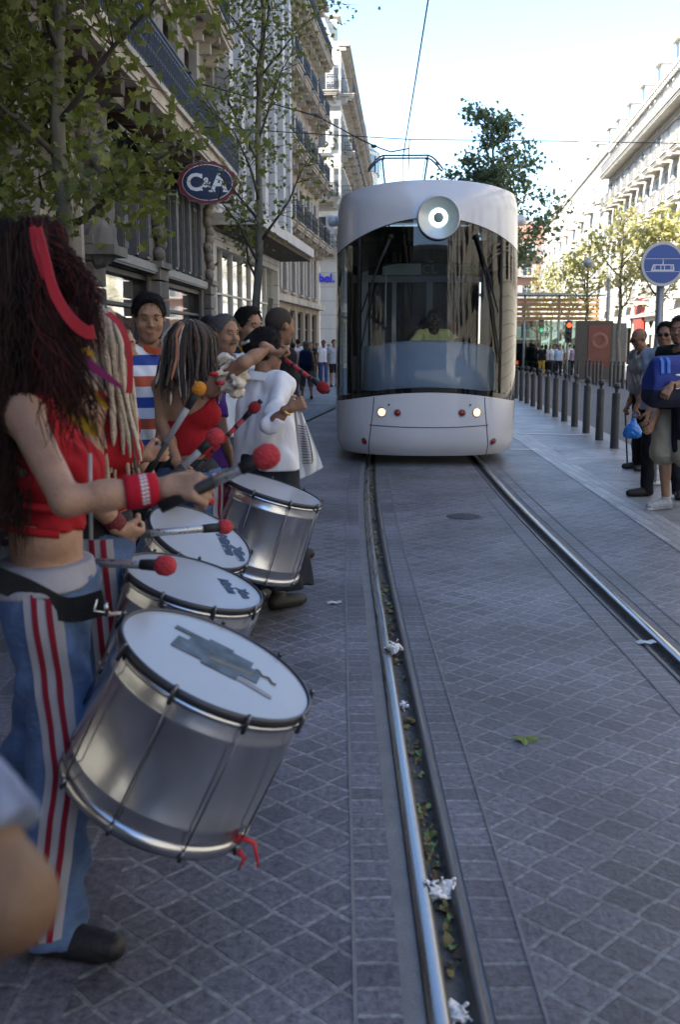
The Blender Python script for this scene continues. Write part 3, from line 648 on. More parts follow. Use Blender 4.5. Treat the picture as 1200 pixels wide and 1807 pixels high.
# hanging oval shop sign
def c_at(px, py, Y): return at(px, py, Y)
SG = thing('shop_sign', 'oval dark blue shop sign with scalloped red rim hanging from the store front', 'sign', c_at(366, 323, 24.0), 0)
sg_c = c_at(366, 323, 24.0); xa = Vector((1, .06, 0)).normalized(); za = Vector((0, 0, 1)); na = Vector((.06, -1, 0)).normalized()
def sgp(a, b_, d): return sg_c + xa * a + za * b_ + na * d
wv = [(.655 * math.cos(t) * (1 + .028 * math.cos(14 * t)), .455 * math.sin(t) * (1 + .04 * math.cos(14 * t))) for t in [2 * math.pi * i / 112 for i in range(112)]]
ov = lambda s_: [(.655 * s_ * math.cos(t), .455 * s_ * math.sin(t)) for t in [2 * math.pi * i / 72 for i in range(72)]]
M_sred = mat('sign_red', (.16, .018, .022), .35, 0, .1); M_sblue = mat('sign_blue', (.012, .022, .075), .3, 0, .1); M_swhite = mat('sign_white', (.75, .75, .74), .4, 0, .05)
m = MB(); m.prism([(a * 1.025, b_ * 1.03) for a, b_ in wv], sgp, -.09, .06, 1); m.prism(wv, sgp, .06, .078, 0); m.build('sign_board', [M_sred, mat('sign_edge', (.35, .35, .36), .4)], SG)
m = MB(); m.prism(ov(.86), sgp, .078, .084, 0); m.build('white_ring', M_swhite, SG); m = MB(); m.prism([(a * .975, b_ * .965) for a, b_ in ov(.86)], sgp, .084, .09, 0); m.build('blue_field', M_sblue, SG)
lettering('C', .52, sgp(-.29, -.015, .092), xa, za, M_swhite, SG, bold=.014); lettering('&', .30, sgp(-.02, -.01, .092), xa, za, M_swhite, SG, bold=.006); lettering('A', .52, sgp(.26, -.015, .092), xa, za, M_swhite, SG, bold=.014)
m = MB()
for a in (.10, .42): m.prism([(a - .075, -.205), (a + .075, -.205), (a + .075, -.170), (a - .075, -.170)], sgp, .0905, .0935)
m.prism([(-.145, .09), (-.11, .09), (-.11, .185), (-.145, .185)], sgp, .0905, .0935); m.prism([(-.145, -.18), (-.11, -.18), (-.11, -.10), (-.145, -.10)], sgp, .0905, .0935); m.build('serif', M_swhite, SG)
m = MB(); fa = -5 + .0332 * 24; m.tube([sgp(-.62, 0, -.02), (fa, 24.1, sg_c.z)], .04, 8); m.build('bracket', M_black, SG)
# -- the white pilastered building
dB = Vector((.0993, .995)); angB = math.atan2(.995, .0993); oB = Vector((-3.9, 32.3))
LB = 12.9
TB = thing('office_building', 'white stone building with tall square pilasters over a glazed shop front', 'building', (oB.x, oB.y, -.12), angB)
ops = []; wb = []
nbay = 6; bw_ = LB / nbay
for z, h in ((6.4, 3.0), (10.2, 3.0), (14.0, 3.0), (17.8, 2.6)):
    for i in range(nbay): ops.append((bw_ * i + .45, bw_ * i + bw_ - .45, z, z + h)); wb.append((bw_ * i + .45, z, h))
ops.append((.5, LB - .4, .3, 4.6))
b = MB(); wall_front(b, LB, 22, ops, rd=.5, z0=-2); shell(b, LB, 12, 22); b.build('wall', S_white, TB, world=False)
b = MB()
for i in range(nbay + 1): b.box((bw_ * i + (.3 if i == 0 else -.3 if i == nbay else 0), -.3, 13.6), (.6, .6, 15.4))
b.build('pilaster', S_white, TB, world=False)
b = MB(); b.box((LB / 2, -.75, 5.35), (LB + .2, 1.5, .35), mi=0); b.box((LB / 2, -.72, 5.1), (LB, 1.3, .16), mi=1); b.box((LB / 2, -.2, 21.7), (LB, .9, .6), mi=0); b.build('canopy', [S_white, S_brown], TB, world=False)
for u, z, h in wb: add_part('window', win_mesh(bw_ - .9, h, 'plain'), TB, (u, .2, z))
for i in range(7):
    s_ = MB(); a = .5 + (LB - .9) * i / 7; c = a + (LB - .9) / 7; s_.quad((a, .3, .3), (c, .3, .3), (c, .3, 4.6), (a, .3, 4.6), 0)
    for x in (a + .03, c - .03): s_.box((x, .26, 2.45), (.05, .1, 4.3), mi=1)
    s_.box(((a + c) / 2, .262, 3.2), (c - a, .1, .06), mi=1); s_.build('shop_window', [M_shop, M_frame], TB, world=False)
# -- the warm balconied building
oC = oB + dB * 13.0 - Vector((dB.y, -dB.x)) * .7; LC = 20.2
TC = haussmann('warm weathered stone building with iron balconies on every floor, next to the white pilasters', (oC.x, oC.y, -.3), angB, LC, 12, [(4.3, 2.3, None), (7.4, 2.4, 'each'), (11.0, 2.4, 'each'), (14.6, 2.4, 'each'), (18.2, 2.2, 'all')], 3.0, 1.25, S_warm, (2.2, 3.4), attic=True, H=21.6, proj=.9, step=.13)
# -- across the side street: tall pale building whose end wall catches the sun
oD = Vector((.05, 76.0)); dD = Vector((.062, .998)); angD = math.atan2(.998, .062); LD = 48
TD = haussmann('tall pale corner building with sunlit end wall and grey shutters beyond the side street', (oD.x, oD.y, -.6), angD, LD, 14, [(5.2, 2.3, None), (8.6, 2.4, 'each'), (12.2, 2.4, 'alt'), (15.6, 2.4, 'each'), (19.4, 2.2, 'all')], 3.4, 1.3, S_cream, (2.3, 3.6), attic=True, H=22.8, proj=.9, step=.16)
# its end wall (local x = 0 plane): windows, balconies, shop signs
Me = Matrix.Rotation(R(-90), 4, 'Z')
for z, wh in ((8.6, 2.4), (12.2, 2.4), (15.6, 2.4), (19.4, 2.2)):
    for yy in (1.6, 4.4, 7.2):
        w_ = add_part('window', win_mesh(1.2, wh, 'shut'), TD, (-.24, yy + .6, z)); w_.rotation_euler = (0, 0, R(-90))
    if z in (8.6, 12.2, 19.4): w_ = add_part('balcony', balc_mesh(8.6, .8, 1.0, .16), TD, (-.002, 8.8, z)); w_.rotation_euler = (0, 0, R(-90))
b = MB(); b.box((-.05, 5, 4.0), (.1, 10, 8.2), mi=0); b.box((-.13, 2.6, 2.6), (.1, 1.5, 5.6), mi=1); b.box((-.2, 2.6, 4.5), (.08, 1.0, 1.4), mi=2); b.box((-.2, 2.6, 1.5), (.08, 1.0, 2.0), mi=2)
b.build('shop_front', [S_beige, mat('shop_grey_blue', (.06, .075, .10), .5), M_shop], TD, world=False)
nD = -Vector((dD.x, dD.y, 0)); tD = Vector((dD.y, -dD.x, 0))
pD = lambda yl, z: FR[TD] @ Vector((-.19, yl, z))
lettering('bel.', .85, pD(1.0, 6.6), tD, (0, 0, 1), mat('sign_letters_blue', (.02, .03, .55), .4), TD, bold=.02, depth=.04)
lettering('el', .7, FR[TD] @ Vector((-.25, 2.6, 3.2)), tD, (0, 0, 1), M_swhite, TD, depth=.02)
# -- far left: rounded pale building
TE = thing('rounded_building', 'far pale building with a rounded glazed top, seen over the tram roof', 'building', (-3.9, 138, -1.2), 0)
b = MB(); prof = [(9, -1), (9, 19), (9.5, 19.2), (9.5, 19.8), (8.8, 20), (8.8, 25.5), (9.3, 25.8), (7.5, 28), (7.3, 30), (.01, 30.5)]; b.lathe(prof, (-3.9, 138, -1.2), n=40); b.build('wall', S_pale, TE)
for k in range(5):
    for j in range(14):
        a = -1.75 + 2.2 * j / 14; wm_ = MB(); c_, s_ = math.cos(a), math.sin(a); wm_.box((-3.9 + 8.95 * c_, 138 + 8.95 * s_, 3 + k * 5.2), (.3, 1.0, 2.6), Matrix.Rotation(a, 3, 'Z'))
        wm_.build('window', M_wind, TE)
# -- the sunlit row on the other side of the road
aR = 14.8; angd = math.atan(.11); dR = Vector((math.sin(angd), math.cos(angd))); nR = Vector((math.cos(angd), -math.sin(angd)))
def oR(t): p = nR * aR + dR * t; return (p.x, p.y, gz(p.y))
rotR = math.atan2(-dR.y, -dR.x)
R1 = haussmann('sunlit cream stone building with rows of long iron balconies behind the round blue sign', oR(106), rotR, 50, 14, [(5.4, 2.3, 'alt'), (8.6, 2.3, 'alt'), (11.7, 2.4, 'each'), (14.9, 2.3, 'each'), (18.1, 2.2, 'all')], 3.3, 1.3, S_pale, (2.5, 3.9), H=21.0, cont=(8.0, 17.3), proj=.95, step=.2, kind='sunny')
R2 = haussmann('lower sunlit stone building with bracketed cornice in the middle distance across the road', oR(180), rotR, 73.5, 14, [(5.4, 2.4, 'alt'), (9.2, 2.4, 'alt'), (13.0, 2.4, 'each'), (17.0, 2.4, 'alt')], 4.2, 1.4, S_cream, (3.0, 4.0), attic=True, H=22.0, cont=(8.6,), proj=.95, step=.3, kind='sunny')
pd = MB(); pd.prism([(40, 22), (52, 22), (46, 27.5)], lambda a, b_, d: Vector((a, d, b_)), -.1, 1.5); pd.build('pediment', S_cream, R2, world=False)
R0 = haussmann('nearest sunlit stone building of the row across the road, beside the photographer', oR(55.5), rotR, 92, 14, [(5.2, 2.3, 'each'), (8.6, 2.3, 'each'), (12.0, 2.3, 'each'), (15.4, 2.3, 'all')], 5.4, 1.5, S_pale, None, H=20.5, attic=False, step=.4, kind='sunny')
RB = haussmann('shaded stone building closing the street behind the photographer', (45, -78, 0), R(180), 95, 12, [(5.2, 2.3, None), (8.6, 2.3, 'all'), (12.0, 2.3, None), (15.4, 2.3, None)], 5.4, 1.7, S_dark, None, H=20.5, attic=False, step=.6)  # out of view; added to keep bright sky out of the windscreen reflection
TF = haussmann('far brick apartment block with white balcony bands closing the end of the street', (30, 205, -2), 0, 26, 12, [(4, 2.2, 'all'), (8, 2.2, 'all'), (12, 2.2, 'all'), (16, 2.2, 'all'), (20, 2.2, 'all')], 4.2, 1.8, M_brick, None, attic=False, H=26.5, step=.8, proj=1.2)
# shop fascias and awnings of the sunlit row
for T_, u, w_, c, nm in ((R1, 5, 9, (.68, .66, .62), 'shop_fascia'), (R1, 12, 5, (.70, .70, .68), 'shop_fascia'), (R1, 30, 7, (.6, .6, .58), 'shop_fascia'), (R2, 20, 12, (.6, .58, .55), 'shop_fascia'), (R2, 45, 8, (.6, .58, .55), 'shop_fascia')):
    f = MB(); f.box((u + w_ / 2, -.3, 3.9), (w_, .3, .9)); f.grid(lambda a, b_: (u + a * w_, -.45 - 1.4 * b_, 3.5 - .7 * b_), 8, 3); f.build(nm, mat('fascia_%d' % int(c[0] * 100 + c[1] * 10), c, .6), T_, world=False)
f = MB(); f.box((20.6, -.12, 2.9), (3.4, .24, 5.6)); f.build('red_shop_front', mat('shop_red', (.42, .055, .035), .6, 0, .15, 3), R1, world=False)
f = MB(); f.box((20.6, -.26, 1.6), (2.2, .06, 2.4)); f.build('shop_window', M_shop, R1, world=False)
# ------------------------------------------------------------------ the tram
TY = 12.85; TX = 1.125; TR = R(-1.6)                     # nose, axis, heading (the tram comes towards us, turned a little with the track)
TT = thing('tram', 'white rounded tram with a huge windscreen and one round lamp on its brow', 'tram', (TX, TY, 0), TR)
FT = FR[TT]
M_tw = mat('tram_paint', (.60, .60, .625), .2, 0, .06, 2.2, spec=.5); M_twb = _M['tram_paint'].node_tree.nodes['Principled BSDF']; M_twb.inputs['Coat Weight'].default_value = .6; M_twb.inputs['Coat Roughness'].default_value = .06
M_tg = glass('tram_glass', (.86, .91, .95), 1.5); M_ts = glass('tram_side_glass', (.30, .36, .40), 1.62); M_frit = mat('glass_black_border', (.008, .009, .010), .06, 0, .05, spec=.6)
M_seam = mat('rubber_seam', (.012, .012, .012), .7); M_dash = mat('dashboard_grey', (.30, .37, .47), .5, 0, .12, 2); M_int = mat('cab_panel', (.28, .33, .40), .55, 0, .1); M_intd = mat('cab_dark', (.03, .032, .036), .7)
HW = 1.215; ND = 1.34
def plan(s_, k=1.0, d=0.0):
    """half outline of the front: s_ in -1..1 runs right round the nose from rear left to rear right"""
    a = abs(s_); sg = 1 if s_ >= 0 else -1
    if a <= .8:
        t = a / .8 * math.pi / 2; n = 2.55
        x = (math.sin(t)) ** (2 / n) * HW * k; y = ND - ND * (math.cos(t)) ** (2 / n)
    else: x = HW * k; y = ND + (a - .8) / .2 * 4.2
    return sg * x, y
def prof(z):
    """width factor and set-back of the nose at a height"""
    k = 1 - .030 * max(0, (.62 - z) / .5) ** 2 - .022 * max(0, (z - 1.4) / 2.0) ** 1.6; off = .10 * max(0, (.55 - z) / .42) ** 2 + .085 * max(0, (z - 1.2) / 2.1) ** 1.5
    if z > 3.14: q = min(1, (z - 3.14) / .36); k -= .05 * q ** 2.2; off += .10 * q ** 2.2
    if z < .3: q = (.3 - z) / .18; k -= .03 * q * q; off += .06 * q * q
    return k, off
def sk(s_, z, out=0.0):
    k, off = prof(z); x, y = plan(s_, k); y += off * max(0, 1 - max(0, y - .3) / 1.0)
    e = .002; x2, y2 = plan(min(1, s_ + e), k); x1, y1 = plan(max(-1, s_ - e), k); n_ = Vector((y2 - y1, -(x2 - x1), 0)); n_ = n_.normalized() if n_.length > 0 else Vector((0, -1, 0))
    return FT @ (Vector((x, y, z)) + n_ * out)
def sx(x): return math.copysign(.8 * math.asin(min(1, (abs(x) / HW)) ** (2.55 / 2)) / (math.pi / 2), x)
zb = lambda s_: .97 - .155 * min(1.12, abs(plan(s_)[0]) / HW) ** 2 - (.0 if abs(s_) < .8 else .0)         # lower edge of the glass
zt = lambda s_: 3.06 - .37 * min(1.0, abs(plan(s_)[0]) / HW) ** 2.0                                     # its upper edge
N = 96; us = [-1 + 2 * i / N for i in range(N + 1)]
def band(lo, hi, nv, out=0, s0=-1, s1=1, nu=N):
    b = MB(); V = []
    for j in range(nv + 1):
        for i in range(nu + 1):
            s_ = s0 + (s1 - s0) * i / nu; z = lo(s_) * (1 - j / nv) + hi(s_) * j / nv; V.append(sk(s_, z, out(s_) if callable(out) else out))
    b.add(V, [(j * (nu + 1) + i, j * (nu + 1) + i + 1, (j + 1) * (nu + 1) + i + 1, (j + 1) * (nu + 1) + i) for j in range(nv) for i in range(nu)]); return b
b = band(lambda s_: .125, lambda s_: zb(s_) - .035, 14); b.build('front_panel', M_tw, TT)
b = band(lambda s_: zb(s_) - .045, lambda s_: zb(s_) + .03, 2, -.006); b.build('glass_seal', M_frit, TT)
ZR = lambda s_: 3.52 - .11 * min(1, abs(plan(s_)[0]) / HW) ** 2.4
top = band(zt, ZR, 14)
# roof sheet
rv = [sk(s_, ZR(s_)) for s_ in us]; c = FT @ Vector((0, 5.5, 3.56)); n0 = top.n
top.v.extend([tuple(p) for p in rv] + [tuple(FT @ Vector((plan(s_)[0] * .8, .9 + plan(s_)[1] * .85, 3.55))) for s_ in us] + [tuple(c)]); top.n += 2 * (N + 1) + 1
for i in range(N):
    top.f += [[n0 + i, n0 + i + 1, n0 + N + 2 + i, n0 + N + 1 + i], [n0 + N + 1 + i, n0 + N + 2 + i, n0 + 2 * N + 2]]; top.m += [0, 0]; top.sm += [True, True]
top.build('roof_shell', M_tw, TT)
SW = sx(.90)                                           # the windscreen posts
wsb = band(lambda s_: zb(s_) + .03, lambda s_: zt(s_) - .52 + .12 * (plan(s_)[0] / HW) ** 2, 14, 0, -SW, SW, 60); wsb.build('windscreen', M_tg, TT)
band(lambda s_: zt(s_) - .52 + .12 * (plan(s_)[0] / HW) ** 2, lambda s_: zt(s_) - .012, 8, 0, -SW, SW, 60).build('upper_windscreen', glass('tram_upper_glass', (.16, .17, .18), 1.6), TT)
for sg in (-1, 1):
    lo, hi = (SW, 1) if sg > 0 else (-1, -SW)
    band(lambda s_: zb(s_) + .03, lambda s_: zt(s_) - .012, 14, 0, lo, hi, 30).build('side_window', M_ts, TT)
    p = MB(); p.tube([sk(sg * SW, zb(SW) + .03 + (zt(SW) - zb(SW) - .05) * i / 16, -.012) for i in range(17)], .028, 8); p.build('window_post', M_seam, TT)
band(lambda s_: zt(s_) - .014, lambda s_: zt(s_) + .004, 1, -.004).build('roof_seam', M_seam, TT)
# panel joints, lamps
def line(pts, r, name): p = MB(); p.tube([sk(sx(x), z, -.001) for x, z in pts], r, 6); p.build(name, M_seam, TT)
for sg in (-1, 1): line([(sg * (.70 + .10 * (1 - q) ** 1.5), .13 + .74 * q) for q in [i / 14 for i in range(15)]], .0062, 'panel_joint')
line([(-.755 + 1.51 * i / 24, .525 - .028 * math.cos((i / 24 - .5) * 2.6)) for i in range(25)], .0058, 'panel_joint')
M_chrome = mat('chrome', (.5, .5, .5), .15, 1, .05); M_lit = emis('headlamp_lit', (1, .76, .45), .42); M_redl = mat('red_lens', (.22, .012, .012), .12, 0, .1, spec=.6)
def nrm(s_, z):
    a, b_, c_ = sk(s_ - .01, z), sk(s_ + .01, z), sk(s_, z + .02); return (b_ - a).cross(c_ - sk(s_, z)).normalized()
def lampat(x, z, r, kind):
    s_ = sx(x); n_ = nrm(s_, z); o = sk(s_, z)
    if n_.y > 0: n_ = -n_
    m_ = MB(); m_.lathe([(r * 1.28, -.02), (r * 1.28, .004), (r * 1.12, .012), (r, .006), (r * .95, -.01)], o, n_, 24)
    if kind == 'head':
        h = m_.build('headlight', M_chrome, TT); g = MB(); g.lathe([(r * .97, -.002), (r * .7, .008), (.0005, .012)], o, n_, 24); g.build('lens', M_lit, h)
    else:
        h = m_.build('marker_light', mat('lamp_rim_grey', (.3, .3, .31), .4), TT); g = MB(); g.lathe([(r * .97, .0), (r * .6, .012), (.0005, .016)], o, n_, 24); g.build('lens', M_redl, h)
for sg in (-1, 1):
    lampat(sg * .60, .685, .052, 'head'); lampat(sg * .405, .68, .040, 'red'); lampat(sg * (.83 if sg < 0 else .84), .30, .042, 'red')
    p = MB(); s_ = sx(sg * .51); p.ball(sk(s_, .78, .002), .013, 8, 6); p.build('sensor', M_seam, TT)
# brow lamp: wide bowl with a glowing ring
s_ = 0.0; o = FT @ Vector((0.075, -.012, 3.05)); n_ = FT.to_3x3() @ Vector((0, -1, -.05)).normalized()
m_ = MB(); m_.lathe([(.262, -.10), (.262, .02), (.252, .032), (.240, .028), (.20, -.015), (.15, -.05), (.11, -.06)], o, n_, 48); hl = m_.build('brow_lamp', mat('lamp_bowl', (.55, .56, .57), .35, .35, .05), TT)
m_ = MB(); m_.lathe([(.113, -.058), (.1, -.045), (.06, -.042)], o, n_, 36); m_.build('lamp_ring', emis('ring_glow', (.62, 1.0, .9), 1.25), hl)
m_ = MB(); m_.lathe([(.062, -.05), (.062, -.036), (.045, -.03), (.0005, -.028)], o, n_, 24); m_.build('lamp_core', mat('lamp_core_grey', (.25, .3, .28), .3), hl)
for sg in (-1, 1):
    p = MB(); q = sk(sg * .80, 3.16); ax = FT.to_3x3() @ Vector((sg, -.1, 0)); p.lathe([(.05, -.05), (.07, .03), (.075, .09), (.05, .125), (.0005, .135)], q, ax, 16); p.build('camera_pod', M_tw, TT)
    # wiper: arm hanging from the brow, blade along the post
    w_ = MB(); a = sk(sx(sg * .55), 2.80, .02 if sg > 0 else .02); 
    pt = [(.55, 2.83), (.62, 2.62), (.72, 2.30), (.83, 1.92)] if sg > 0 else [(.50, 2.83), (.62, 2.55), (.75, 2.2), (.84, 1.92)]
    w_.tube([sk(sx(sg * x), z, .035) for x, z in pt], [.022, .017, .013, .009], 7); w_.ball(sk(sx(sg * pt[0][0]), pt[0][1], .03), .035, 10, 6)
    h = w_.build('wiper', M_seam, TT); w_ = MB(); w_.tube([sk(sx(sg * x), z, .022) for x, z in [(.68 + .2 * i / 8, 2.45 - 1.15 * i / 8) for i in range(9)]], .012, 5); w_.build('wiper_blade', M_seam, h)
def tb(mb, c_, sz, mi=0, rot=None):
    r = FT.to_3x3(); mb.box(FT @ Vector(c_), sz, r if rot is None else r @ rot, mi)
# inside
i_ = MB(); tb(i_, (0, 3.2, .62), (2.2, 4.2, .06)); tb(i_, (0, 3.4, 2.86), (2.2, 4.4, .06)); tb(i_, (0, 5.4, 1.8), (2.3, .06, 2.3)); i_.build('interior', M_intd, TT)
p = MB(); tb(p, (-.40, 2.35, 1.9), (.06, .08, 2.0)); tb(p, (.11, 2.35, 1.9), (.09, .08, 2.0)); tb(p, (-.86, 2.35, 1.9), (.16, .08, 2.0)); tb(p, (.92, 2.35, 1.9), (.12, .08, 2.0)); tb(p, (0, 2.34, 2.46), (2.0, .06, .10)); tb(p, (0, 2.36, 1.1), (2.0, .05, .5)); p.build('cab_partition', M_int, TT)
p = MB(); p.quad(*[FT @ Vector(v) for v in ((-.8, 2.38, 1.3), (.9, 2.38, 1.3), (.9, 2.38, 2.42), (-.8, 2.38, 2.42))]); p.build('partition_window', glass('partition_glass', (.5, .52, .52), 1.6), TT)
def dash(u, v):
    x = (u - .5) * 1.72; t = 1 - v; zt_ = 1.56 - .085 * (abs(x) / .86) ** 2.2; zz = zt_ - (t ** 1.25) * (zt_ - .93); yy = .62 + .30 * (abs(x) / .86) ** 2 - .26 * math.sin(t * math.pi * .55); return FT @ Vector((x + .03, yy, zz))
p = MB(); p.grid(dash, 28, 14); p.grid(lambda u, v: dash(u, 1) + FT.to_3x3() @ Vector((0, .32 * v, .02 * math.sin(v * 3.1))), 28, 4); p.build('dashboard', M_dash, TT)
p = MB(); p.tube([FT @ Vector((-.78 + 1.66 * i / 20, .34 + .42 * ((-.83 + 1.66 * i / 20) / .83) ** 2, .945)) for i in range(21)], .018, 6); p.build('dashboard_trim', M_seam, TT)
p = MB(); tb(p, (.14, 2.28, 2.585), (1.42, .05, .19), 0); dd = p.build('destination_display', mat('display_panel', (.02, .025, .022), .3, 0, .1), TT)
xa_ = FT.to_3x3() @ Vector((1, 0, 0)); lettering('ICL  NTES', .17, FT @ Vector((.36, 2.25, 2.585)), xa_, (0, 0, 1), emis('display_amber', (.09, .13, .06), .03), dd, stretch=1.15)
p = MB(); tb(p, (-.30, 2.24, 2.585), (.55, .02, .16), 0); p.build('display_sky_reflection', mat('display_sky_reflection', (.36, .46, .46), .3, 0, .1), dd)  # pale block painted as the sky reflected on the panel
p = MB(); S = SDF(); S.cap((.02, 1.98, 1.25), (-.02, 2.0, 1.78), .17, .14, fx=1.3).cap((.02, 1.99, 1.82), (0, 2.0, 1.92), .10); V, F = S.mesh(.03); V = np.array([tuple(FT @ Vector((v[0] + .16, v[1], v[2]))) for v in V]); place('driver_seat', np_mesh('driver_seat', V, F, M_intd), TT)
p = MB(); tb(p, (-.62, .9, 1.55), (.2, .14, .5), 0); p.build('cab_monitor', M_intd, TT)
p = MB(); tb(p, (.47, 2.25, 1.72), (.06, .05, .2), 0); p.build('extinguisher', mat('red_paint', (.45, .02, .015), .4), TT)
p = MB(); p.tube([FT @ Vector((-.55, .75, 1.75)), FT @ Vector((-.55, .75, 2.75))], .01, 6); p.build('handrail', M_int, TT)
# body behind the cab, bogie shadow line, underside
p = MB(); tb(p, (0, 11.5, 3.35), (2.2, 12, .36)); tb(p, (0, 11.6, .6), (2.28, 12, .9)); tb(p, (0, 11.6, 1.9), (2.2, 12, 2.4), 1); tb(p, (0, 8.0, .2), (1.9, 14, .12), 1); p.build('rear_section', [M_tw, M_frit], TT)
# pantograph
pz = 5.72; py = 11.6
def fp(x, y, z): return FT @ Vector((x, y, z))
M_pan = mat('pantograph_steel', (.10, .10, .11), .5, .6, .2)
p = MB()
for y in (py - .18, py + .18): p.tube([fp(x + .05, y, pz - .30 * max(0, (abs(x) - .52) / .33) ** 1.5) for x in [-.85 + 1.7 * i / 20 for i in range(21)]], .022, 6)
for x in (-.45, .55): p.tube([fp(x, py - .2, pz - .03), fp(x, py + .2, pz - .03)], .02, 6)
pn = p.build('pantograph', M_pan, TT); p = MB()
for x, x2 in ((-.48, -.30), (.56, .40)):
    p.tube([fp(x, py, pz - .05), fp(x2, py + .9, 4.4), fp(x2, py - .5, 3.55)], .022, 6); p.tube([fp(x - .05, py, pz - .05), fp(x2 - .05, py + .95, 4.4)], .01, 5)
p.tube([fp(-.3, py + .9, 4.4), fp(.4, py + .9, 4.4)], .025, 6); p.build('pantograph_arm', M_pan, pn)
# wires
M_wire = mat('wire', (.05, .05, .055), .5, .5, .1)
def wire(pts, r, label, name='overhead_wire'):
    b = MB(); b.tube(pts, r, 6); tag(b.build(name, M_wire, loc=pts[0]), label, 'wire')
pw = fp(.0, py, pz + .03); w0 = at(775, -120, 13.0); k_ = (5.95 - pw.z)
wire([w0 + (Vector((0, -16, 1.6))), w0, w0.lerp(pw, .5) + Vector((0, 0, -.02)), pw, pw + Vector((1.6, 26, -.15))], .012, 'contact wire running along the street down to the tram pantograph')
a, b2 = at(560, 236, 24.5), at(1260, 254, 27.5); mid = at(723, 246, 24.8)
wire([Vector((-3.6, 24.4, a.z + .15)), mid, a.lerp(b2, .55) + Vector((0, 0, -.03)), b2, Vector((18.2, 31, b2.z + .4))], .011, 'thin span wire stretched across the street behind the tram roof', 'span_wire')
pull = [at(560, 205, 26), at(640, 248, 25.2), at(672, 262, 24.9), at(690, 268, 24.7), at(722, 262, 24.6)]
b = MB(); b.tube([Vector((-3.5, 26.6, pull[0].z + .9))] + pull, .016, 6); q = at(660, 258, 25); b.ball(q, (.07, .03, .045), 8, 6); tag(b.build('wire_tie', M_wire, loc=pull[0]), 'dark tie wire with an insulator running from the facade to the contact wire', 'wire')
b = MB(); b.tube([mid, at(722, 262, 24.6), at(721, 300, 24.9)], .012, 5); tag(b.build('wire_dropper', M_wire, loc=mid), 'short vertical dropper hanging from the crossing of the two wires', 'wire')
# ------------------------------------------------------------------ bollards, sign, lamps, trees, shelter, cars
M_boll = mat('bollard_paint', (.035, .037, .043), .45, .2, .2, 8, .1, 60)
def bollard_mesh():
    b = MB(); b.lathe([(.064, -.15), (.064, .80), (.060, .815), (.03, .82)], n=20); b.lathe([(.066, .735), (.067, .75), (.066, .765)], n=20); b.lathe([(.032, .80), (.025, .84), (.028, .87)], n=16); return b
LB_ = ['charcoal bollard nearest the old man with the cane', 'second charcoal bollard of the row counted from the old man', 'third charcoal bollard of the row counted from the old man', 'fourth charcoal bollard of the row, just past the white line', 'fifth charcoal bollard of the row counted from the old man', 'sixth charcoal bollard in the middle of the row', 'seventh charcoal bollard of the row counted from the old man', 'eighth charcoal bollard, sixth away from the tram side', 'ninth charcoal bollard in the far half of the row', 'tenth charcoal bollard, beside the edge of the tram', 'eleventh charcoal bollard, half hidden by the row in front', 'charcoal bollard touching the outline of the tram side']
GB = 'ball topped bollards along the near side of the road'
proto = None
for i in range(12):
    y = 15.14 + 1.26 * i + .02 * i * i * .5; x = 4.074 + .0735 * (y - 15.14)
    if proto is None:
        proto = thing('bollard', LB_[0], 'bollard', (x, y, gz(y)), 0, GB); o = bollard_mesh().build('post', M_boll, proto, world=False)
        b = MB(); b.ball((0, 0, .915), .050, 16, 10); b.build('ball', M_boll, proto, world=False)
    else: dup(proto, (x, y, gz(y)), 0, LB_[i], GB)
GB2 = 'thin dark bollards on the far pavement'
LF = 'slim dark post in the row before the advertising panel and shelter'
for i, px in enumerate((1006, 1021, 1036, 1042, 1049, 1055, 1062)):
    y = 50 - i * .9; x = farx(y) + .5 + .0; p = at(px, 640, y); dup(proto, (p.x, y, gz(y)), 0, LF, GB2)
LF2 = 'slim dark post in the row seen behind the old man'
for i, px in enumerate((1079, 1086, 1093, 1101, 1110, 1119)):
    y = 44 - i * .9; p = at(px, 640, y); dup(proto, (p.x, y, gz(y)), 0, LF2, 'thin dark bollards seen behind the old man')
# tram sign
M_pole = wear('galvanised', (.30, .31, .32), .45, .6, (8, 8, .8)); M_blue = mat('sign_blue_bright', (.022, .085, .33), .3, 0, .08); M_swl = mat('sign_pale', (.62, .64, .66), .35, 0, .05)
ps = gnd(1152, 855); sc_ = at(1170, 466, 11.22); T = thing('tram_sign', 'round blue traffic sign showing a white tram, on a grey post', 'sign', (ps.x, ps.y, 0), 0)
b = MB(); b.tube([(ps.x, ps.y, 0), (sc_.x, sc_.y + .05, sc_.z + .2)], .048, 4); b.tube([(ps.x, ps.y, 0), (ps.x, ps.y, .03)], .1, 12); b.build('post', M_pole, T)
xa = Vector((1, .02, 0)).normalized(); na = Vector((.02, -1, 0)).normalized(); za = Vector((0, 0, 1))
sp = lambda a, b_, d: sc_ + xa * a + za * b_ + na * d
circ = lambda r, n=48: [(r * math.cos(2 * math.pi * i / n), r * math.sin(2 * math.pi * i / n)) for i in range(n)]
b = MB(); b.prism(circ(.232), sp, -.02, .012); b.build('rim', mat('sign_rim_grey', (.42, .43, .44), .4, .3, .05), T); b = MB(); b.prism(circ(.202), sp, .012, .016); b.build('blue_disc', M_blue, T)
b = MB(); d0, d1 = .016, .0185
R_ = lambda x0, z0, x1, z1: b.prism([(x0, z0), (x1, z0), (x1, z1), (x0, z1)], sp, d0, d1)
R_(-.19, .052, .19, .057); R_(-.18, -.082, .18, -.077); R_(-.125, -.075, .125, -.058)
b.prism([(-.125, -.058), (-.107, -.058), (-.092, -.015), (-.108, -.012)], sp, d0, d1); b.prism([(.107, -.058), (.125, -.058), (.118, -.012), (.104, -.015)], sp, d0, d1); R_(-.108, -.015, .118, -.004)
